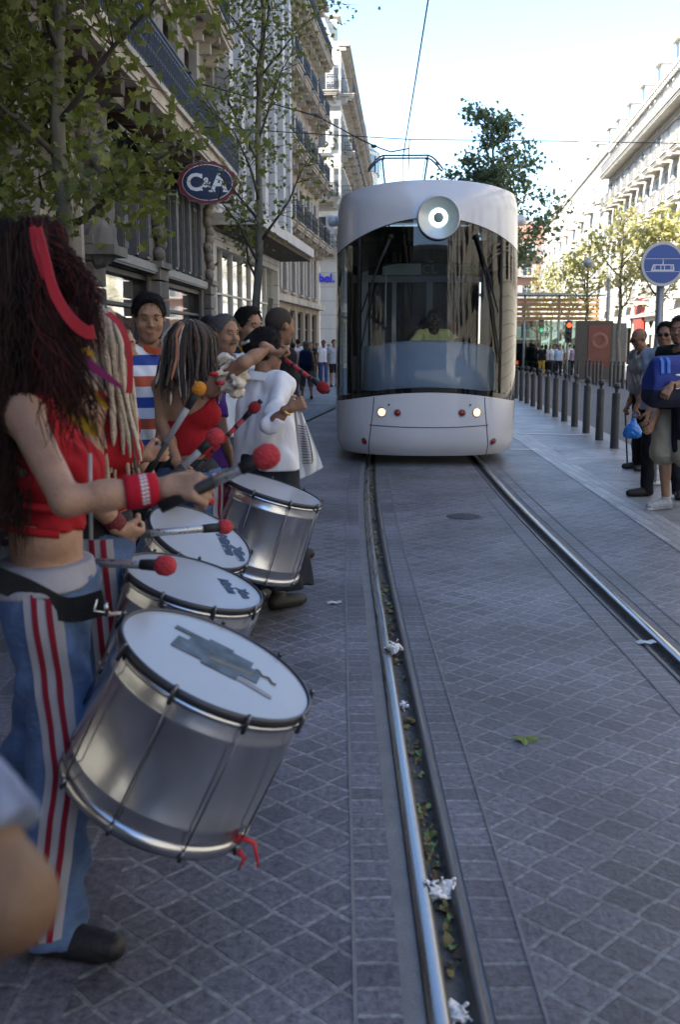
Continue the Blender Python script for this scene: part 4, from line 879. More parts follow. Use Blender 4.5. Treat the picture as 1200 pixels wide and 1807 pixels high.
for x in (-.085, -.022, .018, .088): R_(x - .0045, -.058, x + .0045, -.015)
b.prism([(-.012, -.004), (.006, -.004), (.008, .012), (-.002, .012)], sp, d0, d1); b.prism([(-.002, .01), (.008, .01), (.0, .052), (-.006, .052)], sp, d0, d1); b.build('tram_emblem', M_swl, T)
# trees
M_bark = mat('plane_bark', (.15, .14, .11), .85, 0, .5, 9, .4, 40, stretch=(1, 1, .4)); M_barkd = mat('twig_bark', (.07, .062, .05), .85, 0, .3, 20)
def leafmat(name, col): 
    m, n, b = new_mat(name); b.inputs['Roughness'].default_value = .5; b.inputs['Specular IOR Level'].default_value = .35
    g = n.nodes.new('ShaderNodeNewGeometry'); mx = n.nodes.new('ShaderNodeMix'); mx.data_type = 'RGBA'; mx.inputs[6].default_value = (*[c * .6 for c in col], 1); mx.inputs[7].default_value = (col[0] * 1.55, col[1] * 1.4, col[2] * 1.1, 1)
    n.links.new(g.outputs['Random Per Island'], mx.inputs[0]); n.links.new(mx.outputs[2], b.inputs['Base Color'])
    t = n.nodes.new('ShaderNodeBsdfTranslucent'); t.inputs[0].default_value = (col[0] * 1.7, col[1] * 1.7, col[2] * .8, 1); ms = n.nodes.new('ShaderNodeMixShader'); ms.inputs[0].default_value = .33
    o = n.nodes['Material Output']; n.links.new(b.outputs[0], ms.inputs[1]); n.links.new(t.outputs[0], ms.inputs[2]); n.links.new(ms.outputs[0], o.inputs[0]); return m
M_lv = leafmat('plane_leaves', (.125, .148, .048)); M_lvy = leafmat('plane_leaves_sun_painted', (.30, .30, .15)); M_lvd = leafmat('plane_leaves_dark', (.14, .19, .135))  # M_lvy: leaf copy with strong sunlight painted in, paler and yellower
LEAF = np.array([(0, 0), (.16, -.10), (.42, -.14), (.30, .10), (.52, .30), (.30, .36), (.24, .52), (.12, .58), (0, 1.0), (-.12, .58), (-.24, .52), (-.30, .36), (-.52, .30), (-.30, .10), (-.42, -.14), (-.16, -.10)])
def leaves_mesh(pts, size, rs, m, name='crown', up=.35):
    n = len(pts); k = len(LEAF); nm = rs.normal(size=(n, 3)); nm[:, 2] += up * np.sign(rs.normal(size=n) + .8) * 1.2; nm /= np.linalg.norm(nm, axis=1)[:, None]
    t = rs.normal(size=(n, 3)); t[:, 2] -= .7; t -= nm * (t * nm).sum(1)[:, None]; t /= np.linalg.norm(t, axis=1)[:, None]; u = np.cross(nm, t)
    s_ = size * rs.uniform(.55, 1.2, n); lf = LEAF - np.array([0, .3])
    V = pts[:, None] + s_[:, None, None] * (u[:, None] * lf[None, :, 0, None] + t[:, None] * lf[None, :, 1, None] + nm[:, None] * (np.abs(lf[:, 0]) * .35 - .25 * lf[:, 1] ** 2)[None, :, None])
    return np_mesh(name, V.reshape(-1, 3), np.arange(n * k).reshape(n, k), m, False)
def tree(label, base, H, tr, spread, crown0, nl, leaf, seed, m=None, levels=12, lean=(0, 0), up=.8, cat='tree', dens=1.0, group=None, clump=.22, top=1.0, bark=None, reach=None, gaps=()):
    rs = np.random.RandomState(seed); T = thing('plane_tree', label, cat, base, 0, group); b = MB(); pts = []
    n = 14; tk = [Vector((lean[0] * (i / n) + .035 * math.sin(i * 1.3 + seed), lean[1] * (i / n) + .03 * math.cos(i * 1.7 + seed), H * i / n)) for i in range(n + 1)]
    b.tube(tk, [tr * (1 - .82 * (i / n) ** 1.1) for i in range(n + 1)], 10); tb_ = b.build('trunk', bark or M_bark, T, world=False)
    br = MB()
    def at_(z): f = min(n - .001, max(0, z / H * n)); i = int(f); return tk[i].lerp(tk[i + 1], f - i)
    for l in range(levels):
        f = l / max(1, levels - 1); z = crown0 + (H * .96 - crown0) * f; a = l * 2.4 + seed + rs.uniform(-.4, .4); prof_ = (.55 + .45 * math.sin(math.pi * min(1, f * 1.25 + .12))) * (1 - .55 * f * top)
        Lb = spread * prof_ * rs.uniform(.75, 1.2); p = at_(z); d = Vector((math.cos(a), math.sin(a), up)).normalized(); path = [p]
        if reach and abs(math.cos(a)) > .3: Lb *= reach
        for k in range(6): d = (d + Vector((rs.normal() * .16, rs.normal() * .16, .05 + rs.normal() * .1))).normalized(); path.append(path[-1] + d * Lb / 6)
        r0 = tr * .38 * (1 - .5 * f); br.tube(path, [r0 * (1 - .8 * k / 6) for k in range(7)], 6)
        for k in range(2, 7):
            for _ in range(3):
                q = path[k]; d2 = (d * .4 + Vector((rs.normal(), rs.normal(), rs.normal() * .5 + .25))).normalized(); l2 = Lb * rs.uniform(.18, .42); e = q + d2 * l2; mid_ = q.lerp(e, .5) + Vector((0, 0, .04 * l2)); br.tube([q, mid_, e], [r0 * .28, r0 * .2, r0 * .1], 4)
                for t_ in (.45, .75, 1.0): pts.append(q.lerp(e, t_))
            pts.append(path[k])
    br.build('branches', M_barkd, T, world=False)
    pts = np.array([tuple(p) for p in pts]); pk = pts[rs.randint(0, len(pts), nl)]; keep = rs.rand(len(pts)); 
    P = pk + rs.normal(size=(nl, 3)) * clump * np.array([1, 1, .8])
    # gaps: thin the leaves where a slow random field is low
    g = np.sin(P[:, 0] * 2.9 + seed) + np.sin(P[:, 1] * 3.3 + 2 * seed) + np.sin(P[:, 2] * 2.6 + P[:, 0] * 1.3); P = P[(g > -1.1) | (rs.rand(nl) < .25)]
    for g_ in gaps: P = P[np.linalg.norm(P + np.array(base) - np.array(g_[0]), axis=1) > g_[1]]
    place('crown', leaves_mesh(P, leaf, rs, m or M_lv), T, None, False); return T
b1 = at(112, 560, 8.6); tree('young plane tree with pale mottled trunk and broad leaves in front of the statues', (b1.x, 8.6, 0), 7.4, .088, 1.55, 2.2, 12500, .105, 3, levels=19, up=.6, clump=.24, top=.6, lean=(.10, 0), gaps=((at(366, 330, 8.2), .42), (at(366, 330, 8.9), .42), (at(366, 330, 9.6), .42), (at(366, 330, 7.5), .42)))
b2_ = at(446, 560, 17.2); tree('slender sparse plane tree in front of the white pilasters', (b2_.x, 17.2, 0), 9.6, .08, 1.75, 2.5, 3900, .092, 8, levels=22, up=1.25, clump=.22, top=.75, lean=(.3, 0), gaps=((at(360, 323, 16.6), .62), (at(360, 323, 17.4), .62), (at(360, 323, 16), .6)))
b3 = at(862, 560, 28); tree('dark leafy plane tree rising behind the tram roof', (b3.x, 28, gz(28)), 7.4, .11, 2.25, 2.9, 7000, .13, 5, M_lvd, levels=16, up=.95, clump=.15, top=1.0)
LT = ['sunlit plane tree with thin trunk beside the advertising panel', 'sunlit pale plane tree behind the old man', 'sunlit plane tree beside the round blue sign', 'small yellow-green sunlit tree beyond the traffic light', 'far sunlit tree close to the tram side', 'faint far tree between the tram and the row of sunlit trees']
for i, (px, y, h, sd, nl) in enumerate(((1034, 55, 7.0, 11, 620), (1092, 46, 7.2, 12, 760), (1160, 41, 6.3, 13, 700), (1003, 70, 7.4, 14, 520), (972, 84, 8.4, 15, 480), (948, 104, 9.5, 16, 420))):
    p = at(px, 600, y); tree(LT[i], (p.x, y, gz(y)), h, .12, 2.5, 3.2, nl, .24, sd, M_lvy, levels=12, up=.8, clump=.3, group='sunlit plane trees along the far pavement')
# stake tied to the second tree
st = MB(); st.tube([(at(460, 640, 16).x, 16, 0), at(463, 640, 16), at(478, 527, 16.1)], .05, 4); tag(st.build('tree_stake', mat('raw_timber', (.22, .15, .06), .8, 0, .3, 10), loc=(at(460, 640, 16).x, 16, 0)), 'leaning square timber stake beside the slender tree', 'stake')
# street lamp, shelter, advert, signals, cars
y = 52; p = at(1070, 640, y); T = thing('street_lamp', 'pale grey double armed street lamp among the sunlit trees', 'street lamp', (p.x, y, gz(y)), 0)
ht = at(1070, 458, y).z - gz(y); M_lamp = mat('lamp_grey', (.35, .36, .36), .5, .2, .1)
b = MB(); b.lathe([(.22, 0), (.2, 1.0), (.11, 1.3), (.075, ht), (.05, ht + .5)], n=14); b.tube([(-1.05, 0, ht + .05), (-.6, 0, ht + .35), (0, 0, ht + .2), (.6, 0, ht + .35), (1.05, 0, ht + .05)], .035, 6); b.build('post', M_lamp, T, world=False)
for x in (-1.05, 1.05): b = MB(); b.lathe([(.05, .1), (.3, -.15), (.28, -.2), (.14, -.4), (.0005, -.42)], (x, 0, ht), n=14); b.build('lamp_head', M_lamp, T, world=False)
y = 50; p = at(1047, 640, y); T = thing('advertising_panel', 'dark advertising pillar with a reddish round poster design', 'advertising panel', (p.x, y, gz(y)), 0)
b = MB(); b.box((0, 0, 1.45), (1.75, .3, 2.7)); b.box((0, 0, .05), (1.5, .4, .1)); b.build('case', mat('dark_brown_case', (.055, .05, .045), .5), T, world=False)
b = MB(); b.box((.22, -.165, 1.6), (1.05, .03, 2.0)); po = b.build('poster', mat('poster_red', (.13, .038, .03), .4, 0, .35, 2), T, world=False)
b = MB(); b.lathe([(.22, 0), (.24, .012), (.40, .012), (.42, 0)], (.22, -.183, 1.85), (0, -1, 0), 28); b.build('ring_design', mat('poster_pale', (.20, .075, .06), .5), po, world=False)
b = MB(); b.box((1.0, .4, 1.35), (1.1, .9, 2.7)); b.build('kiosk_body', mat('grey_box', (.12, .125, .13), .6, 0, .15), T, world=False)
y = 60; p = at(985, 640, y); T = thing('tram_shelter', 'long glazed shelter with a slatted orange fascia behind the waiting crowd', 'shelter', (p.x, y, gz(y)), R(2))
b = MB()
for k in range(5): b.box((-1.0, 0, 3.22 + k * .26), (6.6, .08, .18))
b.build('slatted_fascia', mat('orange_timber', (.30, .17, .07), .7, 0, .2, 3), T, world=False)
b = MB(); b.box((-.8, 1.0, 4.6), (7.4, 2.4, .12)); b.build('shelter_roof', M_lamp, T, world=False); b = MB(); b.box((-.8, 1.6, 1.7), (6.8, .06, 2.8)); b.build('glazing', glass('shelter_glass', (.4, .5, .47), 1.5), T, world=False)
for x in (-4.0, -2.0, 0, 2.2): b = MB(); b.tube([(x, .1, 0), (x, .1, 4.6)], .06, 8); b.build('post', M_lamp, T, world=False)
y = 56; p = at(1001, 640, y); T = thing('traffic_light', 'traffic light on a grey pole showing red beside the slatted shelter', 'traffic light', (p.x, y, gz(y)), 0)
zt_ = at(1001, 574, y).z - gz(y); b = MB(); b.tube([(0, 0, 0), (0, 0, zt_ + .3)], .07, 10); b.build('post', M_lamp, T, world=False); b = MB(); b.box((0, -.12, zt_ - .35), (.32, .24, 1.15)); hd = b.build('signal_head', M_black, T, world=False)
b = MB(); b.ball((0, -.25, zt_), (.13, .03, .13)); b.build('red_light', emis('signal_red', (1, .06, .02), 1.2), hd, world=False)
b = MB(); b.ball((0, -.25, zt_ - .35), (.11, .03, .11)); b.build('unlit_lens', M_frit, hd, world=False); b = MB(); b.ball((0, -.25, zt_ - .68), (.11, .03, .11)); b.build('unlit_lens', M_frit, hd, world=False)
y = 66; p = at(953, 640, y); T = thing('traffic_light', 'small traffic light showing green left of the shelter posts', 'traffic light', (p.x, y, gz(y)), 0)
b = MB(); b.tube([(0, 0, 0), (0, 0, 3.6)], .06, 8); b.build('post', M_lamp, T, world=False); b = MB(); b.box((0, -.1, 3.0), (.3, .2, 1.0)); hd = b.build('signal_head', M_black, T, world=False); b = MB(); b.ball((0, -.22, 2.66), (.13, .03, .13)); b.build('green_light', emis('signal_green', (.05, .7, .35), 1.0), hd, world=False)
def car(label, x, y, col, w_=1.75, h=1.5, l=4.1, dark=False):
    T = thing('car', label, 'car', (x, y, gz(y) - .12), R(0)); b = MB()
    sec = [(0, .35, .82), (.12, .9, .98), (.7, .98, 1.0), (1.05, h, .86), (2.6, h + .02, .86), (3.3, .98, .98), (4.0, .8, .95), (4.1, .4, .9)]; V = []
    for (yy, zz, kk) in sec:
        yy *= l / 4.1
        for (a, c_) in ((-1, .28), (-1, min(zz, .92)), (-.82 if zz > 1 else -.97, zz), (.82 if zz > 1 else .97, zz), (1, min(zz, .92)), (1, .28)): V.append((a * w_ / 2 * (kk if c_ > 1 else .97), yy, c_))
    n = 6; b.add(V, [(i * n + j, i * n + (j + 1) % n, (i + 1) * n + (j + 1) % n, (i + 1) * n + j) for i in range(len(sec) - 1) for j in range(n)] + [tuple(range(n))[::-1], tuple((len(sec) - 1) * n + j for j in range(n))], 0, False); b.build('body', col, T, world=False)
    b = MB(); b.quad((-.62, .66, 1.02), (.62, .66, 1.02), (.58, 1.0, h - .1), (-.58, 1.0, h - .1)); b.build('rear_window', M_wind, T, world=False)
    for sg in (-1, 1): b = MB(); b.box((sg * w_ * .41, .03, .8), (.24, .1, .2)); b.build('tail_light', emis('tail_red', (1, .08, .03), 1.2), T, world=False)
    for sx_ in (-1, 1):
        for yy in (.75, l - .8): b = MB(); b.lathe([(.14, -.1), (.31, -.1), (.31, .1), (.14, .1), (.001, .09)], (sx_ * w_ * .42, yy, .31), (1, 0, 0), 16); b.build('wheel', M_seam, T, world=False)
    b = MB(); b.box((0, -.02, .55), (.5, .03, .12)); b.build('number_plate', M_swhite, T, world=False)
p = at(933, 640, 62); car('dark green van-like car with red tail lights beside the tram edge', p.x, 62, mat('car_dark_green', (.02, .035, .03), .3, .2, .1), 1.8, 1.95, 4.6)
p = at(952, 640, 74); car('dark car with glowing red tail lights next to the crowd', p.x + .2, 74, mat('car_black', (.02, .02, .022), .3, .2, .1))
# ------------------------------------------------------------------ people
SK_LIGHT = skin('skin_light', (.33, .19, .125)); SK_TAN = skin('skin_tan', (.28, .155, .095)); SK_DARK = skin('skin_dark', (.10, .05, .032))
SK_BROWN = skin('skin_brown', (.2, .105, .065))
HAIRB = mat('hair_black', (.008, .0065, .0065), .6, 0, .3, 40, .5, 200, .2, stretch=(1, 1, .2))
HAIRBR = mat('hair_brown', (.05, .03, .02), .6, 0, .3, 40, .5, 200, .3, stretch=(1, 1, .2))
HAIRG = mat('hair_grey', (.10, .095, .09), .7, 0, .5, 60, .5, 200, .3)
STUBBLE = mat('hair_shaved', (.04, .03, .025), .8, 0, .3, 200, .3, 400, .2)
EYEW = mat('eye_white', (.30, .27, .25), .3, 0, .02); EYED = mat('eye_iris', (.012, .008, .006), .15, 0, .02)
DARKLENS = mat('dark_lens', (.006, .006, .007), .08, 0, .05, spec=.6)
LIPS = mat('lip_skin', (.27, .10, .08), .45, 0, .1)
SHOEB = mat('shoe_black', (.012, .012, .013), .55, 0, .3, 20, .2, 80)
V3 = lambda *a: Vector(a)
def hand(wrist, fist, stick=None, up=None, curl=1.25, s=1.0, thumb=1, h=.0048, spread=.0):
    """five fingered hand from the wrist towards the point fist; the fingers close round the axis stick"""
    wrist, fist = Vector(wrist), Vector(fist); d = (fist - wrist).normalized()
    sd_ = Vector(stick) if stick is not None else Vector(up).cross(d)
    sd_ = (sd_ - d * sd_.dot(d)).normalized(); nn = d.cross(sd_) * thumb     # nn: out of the palm
    S = SDF(); pl = .088 * s
    S.cap(wrist - d * .03 * s, wrist + d * .012 * s, .027 * s, .027 * s, .015)
    for q in (-.027, -.009, .009, .027): S.cap(wrist + d * .015 * s + sd_ * q * .7 * s, wrist + d * pl + sd_ * q * s, .0145 * s, .0115 * s, .012)
    for i, q in enumerate((-.031, -.0105, .0105, .031)):
        L = [(.034, .021, .018), (.041, .026, .02), (.044, .029, .021), (.040, .024, .02)][i]
        p = wrist + d * (pl + .002) * 1 + sd_ * q * s; a = .25 if curl > .6 else .1; r = .0098 * s
        for j, l in enumerate(L):
            a += curl * (.62 if j == 0 else 1.0) * (1 + .06 * (i - 1.5))
            v = (d * math.cos(a) + nn * math.sin(a)) ; v = (v + sd_ * q * spread * 6).normalized()
            e = p + v * l * s; S.cap(p, e, r, r * .9, .004); p = e; r *= .9
    b = wrist + d * .026 * s + sd_ * .028 * s + nn * .006 * s
    t1 = b + (d * .65 + sd_ * .55 + nn * .45).normalized() * .042 * s
    t2 = t1 + (d * .55 - sd_ * .12 + nn * .9 * min(1, curl)).normalized() * .032 * s
    t3 = t2 + (d * .5 - sd_ * .6 * min(1, curl) + nn * .55).normalized() * .024 * s
    S.cap(b, t1, .0155 * s, .012 * s, .01).cap(t1, t2, .0115 * s, .0105 * s, .004).cap(t2, t3, .0105 * s, .0085 * s, .004)
    return S.mesh(h)
def join_np(parts):
    Vs, Fs, n = [], [], 0
    for V, F in parts: Vs.append(V); Fs.append(F + n); n += len(V)
    return np.concatenate(Vs), np.concatenate(Fs)
def person(label, x, y, face, H=1.75, sk=SK_TAN, fem=False, fat=0.0, top=None, legs=None, hair=('short', HAIRB), arms=None, head=(0, 0),
           lean=0.0, feet=None, knees=None, hips=None, shoes=SHOEB, res=.012, z0=None, eyes=True, glasses=False, stache=None, beard=None, group=None, sockets=True, finger=True, crouch=0, mouth=True):
    """face: heading in degrees (0 looks along +x). Joints below are metres in the frame of the person: x ahead, y to the left."""
    s = H / 1.75; z0 = gz(y) if z0 is None else z0
    T = thing('person', label, 'person', (x, y, z0), R(face), group); T['s'] = s
    inv = FR[T].inverted()
    def L(p): return inv @ Vector(p)
    lk = math.tan(R(lean))
    def up(px, py, pz):
        return Vector(((px + lk * max(0, pz - .95)) * s, py * s, (pz - .3 * lk * lk * max(0, pz - .95) - crouch) * s))
    J = {}
    for sd, sg in (('L', 1), ('R', -1)):
        J['sh' + sd] = up(-.015, sg * (.165 if fem else .185), 1.425); J['el' + sd] = up(-.05, sg * .235, 1.13); J['wr' + sd] = up(.05, sg * .25, .89)
        J['hip' + sd] = V3(0, sg * .09, .92 - crouch) * s; J['kn' + sd] = V3(.025, sg * .10, .50 - crouch * .4) * s; J['an' + sd] = V3(-.02, sg * .105, .085) * s
        J['toe' + sd] = V3(.13, sg * .125, .03) * s
    hip_off = V3(0, 0, 0)
    if feet:
        for sd, f in feet.items():
            a = L((f[0], f[1], z0)); a.z = .085 * s; J['an' + sd] = a; t = math.atan2(f[2][1], f[2][0]) if len(f) > 2 else 0
            t = t - R(face) if len(f) > 2 else 0
            J['toe' + sd] = a + Vector((math.cos(t) * .15, math.sin(t) * .15, -.055)) * s
            J['kn' + sd] = (J['hip' + sd] + a) * .5 + Vector((.05, 0, .02)) * s
    if knees:
        for sd, k_ in knees.items(): J['kn' + sd] = L(k_)
    hands = {}
    if arms:
        for sd, a in arms.items():
            J['el' + sd], J['wr' + sd] = L(a[0]), L(a[1])
            if len(a) > 2: hands[sd] = a[2]
    hc = up(.015, 0, 1.632); Mh = Matrix.Translation(hc) @ Matrix.Rotation(R(head[0]), 4, 'Z') @ Matrix.Rotation(R(head[1]), 4, 'Y')
    hs = s * 1.0
    def hp(*p): return Mh @ (Vector(p) * hs)
    hr = Mh.to_3x3().to_4x4()
    # the body
    w0 = .085 if fem else .092
    def torso(S, g=0, neck=True, k=.03):
        S.cap(V3(-.005, .07, .93 - crouch) * s, V3(-.005, -.07, .93 - crouch) * s, (.105 + g) * s, fx=.95, k=k)
        S.cap(up(0, .055, 1.10), up(0, -.055, 1.10), ((.075 if fem else .09) + fat * .08 + g) * s, fx=1.0 + fat * .5, k=k)
        if fat: S.ell(up(.05, 0, 1.06), ((.12 + fat * .1 + g) * s, (.15 + fat * .05 + g) * s, (.14 + g) * s), k=.05)
        S.cap(up(0, w0 * .9, 1.29), up(0, -w0 * .9, 1.29), ((.088 if fem else .1) + fat * .04 + g) * s, fx=1.05, k=.05)
        S.cap(up(-.005, 0, 1.0), up(-.01, 0, 1.36), (.095 + g) * s, (.09 + g) * s, k=k)
        S.cap(up(-.015, .10, 1.42), J['shL'], (.058 + g) * s, (.055 + g) * s, k=.03); S.cap(up(-.015, -.10, 1.42), J['shR'], (.058 + g) * s, (.055 + g) * s, k=.03)
        S.cap(up(-.015, .09, 1.42), up(-.015, -.09, 1.42), (.06 + g) * s, k=.03)
        if fem:
            for q in (1, -1): S.ell(up(.085, q * .07, 1.27), ((.055 + g) * s, (.062 + g) * s, (.06 + g) * s), k=.03)
    B = SDF(); torso(B)
    B.cap(up(-.025, 0, 1.43), hp(-.02, 0, -.06), .058 * s, .05 * s, k=.03)
    for sd in 'LR':
        B.cap(J['hip' + sd], J['kn' + sd], .085 * s, .055 * s); B.cap(J['kn' + sd], J['an' + sd] + V3(0, 0, .02), .055 * s, .036 * s)
        B.cap(J['kn' + sd] * .72 + J['an' + sd] * .28 + V3(-.022, 0, 0) * s, J['kn' + sd] * .5 + J['an' + sd] * .5 + V3(-.015, 0, 0) * s, .05 * s, .043 * s, k=.03)
        B.cap(J['an' + sd] + V3(-.02, 0, -.045) * s, J['toe' + sd], .034 * s, .028 * s)
        sh, el, wr = J['sh' + sd], J['el' + sd], J['wr' + sd]; fm = .9 if fem else 1.0
        B.cap(sh, el, .051 * s * fm, .040 * s * fm); B.cap(el, el * .55 + wr * .45, .040 * s * fm, .036 * s * fm, k=.015); B.cap(el * .6 + wr * .4, wr, .037 * s * fm, .026 * s * fm)
    # the head
    B.ell(hp(-.012, 0, .032), (.099 * hs, .078 * hs, .092 * hs), hr); B.ell(hp(.028, 0, -.025), (.066 * hs, .069 * hs, .088 * hs), hr)
    B.cap(hp(.03, .03, -.075), hp(.062, .012, -.098), .03 * hs, .024 * hs); B.cap(hp(.03, -.03, -.075), hp(.062, -.012, -.098), .03 * hs, .024 * hs)
    if sockets:
        B.cap(hp(.085, .034, .031), hp(.085, -.034, .031), .013 * hs, k=.012)
        for q in (1, -1): B.ell(hp(.104, q * .032, .005), (.02 * hs, .021 * hs, .0115 * hs), hr, k=.010, sub=True); B.ell(hp(.064, q * .046, -.028), (.026 * hs, .022 * hs, .025 * hs), hr, k=.015)
        B.cap(hp(.088, 0, .018), hp(.111, 0, -.024), .0085 * hs, .0105 * hs, k=.010)
        for q in (1, -1): B.ell(hp(.099, q * .0125, -.028), (.010 * hs, .0078 * hs, .008 * hs), hr, k=.006)
        B.cap(hp(.088, .014, -.060), hp(.088, -.014, -.060), .0085 * hs, k=.008); B.cap(hp(.086, .012, -.072), hp(.086, -.012, -.072), .009 * hs, k=.006)
        for q in (1, -1): B.ell(hp(-.006, q * .082, -.004), (.02 * hs, .011 * hs, .031 * hs), hr, k=.008)
    parts = [B.mesh(res)]
    for sd, sg in (('L', 1), ('R', -1)):
        wr, el = J['wr' + sd], J['el' + sd]; hd = hands.get(sd)
        f = wr + (wr - el).normalized() * .08 * s
        if hd is None:
            parts.append(hand(wr, f, up=V3(0, sg, 0) if abs((wr - el).normalized().y) < .8 else V3(0, 0, 1), curl=.45, s=s * (.92 if fem else 1), thumb=sg if False else -sg, h=.0062 if finger else .012))
        else:
            fist = L(hd['fist']) if 'fist' in hd else f
            st = inv.to_3x3() @ Vector(hd['stick'])
            parts.append(hand(wr, fist, stick=st, curl=hd.get('curl', 1.3), s=s * hd.get('s', .95), thumb=hd.get('thumb', -sg), h=hd.get('h', .005)))
    V, F = join_np(parts)
    body = place('body', np_mesh('body', V, F, sk), T, None, False)
    P = dict(T=T, J=J, hp=hp, hr=hr, up=up, s=s, hs=hs, torso=torso, L=L, res=res, body=B)
    # clothes
    if top: P['top'] = dress_top(P, fem, **top)
    if legs: P['legs'] = dress_legs(P, **legs)
    if shoes:
        for sd in 'LR':
            S = SDF(); a, t = J['an' + sd], J['toe' + sd]; dv = Vector((t.x - a.x, t.y - a.y, 0)).normalized()
            S.cap(a + V3(0, 0, -.04) * s - dv * .03 * s, t + dv * .045 * s + V3(0, 0, .008), .043 * s, .036 * s, k=.02); S.cap(a + V3(0, 0, .02) * s, a + V3(0, 0, -.04) * s, .042 * s, .045 * s)
            S.cap(a + V3(0, 0, -.04) * s + dv * .05 * s, t, .046 * s, .04 * s)
            S.cut((0, 0, .004), (0, 0, -1)); S.cut((0, 0, a.z + .03), (0, 0, 1)); sdf_part('shoe', S, min(res, .009), shoes, T)
    if hair: dress_hair(P, *hair)
    if eyes:
        for q in (1, -1):
            m = MB(); c = hp(.0795, q * .0315, .006); m.ball(c, (.0118 * hs, .0130 * hs, .0068 * hs), 12, 8); f = hp(.0905, q * .0315 + .0012, .0045) ; dr = (hp(1, 0, 0) - hp(0, 0, 0)).normalized()
            m.lathe([(.0052 * hs, -.003), (.0047 * hs, .0006), (.0001, .0014)], f, dr, 10, 1)
            m.build('eye', [EYEW, EYED], T, None, False)
            b = MB(); b.tube([hp(.0865, q * .0185, .0095), hp(.0935, q * .030, .0130), hp(.0865, q * .0455, .0095)], [.0022, .0046, .0022], 6); b.build('eyelid', sk, T, None, False)
            b = MB(); b.tube([hp(.094, q * .014, .027), hp(.097, q * .03, .034), hp(.084, q * .05, .029)], [.004 * hs, .0055 * hs, .003 * hs], 6, flat=.6); b.build('eyebrow', hair[1] if hair and hair[1] is not HAIRG else HAIRBR, T, None, False)
    if mouth and sockets:
        b = MB(); b.tube([hp(.086, .024, -.066), hp(.0965, .01, -.063), hp(.0975, 0, -.0645), hp(.0965, -.01, -.063), hp(.086, -.024, -.066)], [.002, .0042, .0045, .0042, .002], 6, flat=.9); b.build('mouth', LIPS, T, None, False)
    if glasses:
        b = MB()
        for q in (1, -1):
            b.ball(hp(.103, q * .033, .008), (.008 * hs, .027 * hs, .02 * hs) if abs(head[0]) < 30 and abs(math.cos(R(0))) else (.02, .02, .02), 12, 8)
            b.tube([hp(.098, q * .055, .014), hp(.06, q * .079, .014), hp(-.01, q * .087, .01)], .003, 5)
        b.tube([hp(.108, .012, .013), hp(.108, -.012, .013)], .003, 5); b.build('sunglasses', DARKLENS, T, None, False)
    if stache:
        b = MB(); b.tube([hp(.085, .034, -.062), hp(.1, .017, -.050), hp(.1045, 0, -.047), hp(.1, -.017, -.050), hp(.085, -.034, -.062)], [.003, .0075, .007, .0075, .003], 7); b.build('moustache', stache, T, None, False)
    if beard:
        S = SDF(); S.ell(hp(.05, 0, -.072), (.05 * hs, .05 * hs, .042 * hs), hr); S.ell(hp(.07, 0, -.09), (.032 * hs, .026 * hs, .022 * hs), hr)
        S.ell(hp(.09, 0, -.062), (.022, .026, .012), hr, k=.004, sub=True); sdf_part('beard', S, min(res, .008), beard, T)
    return P
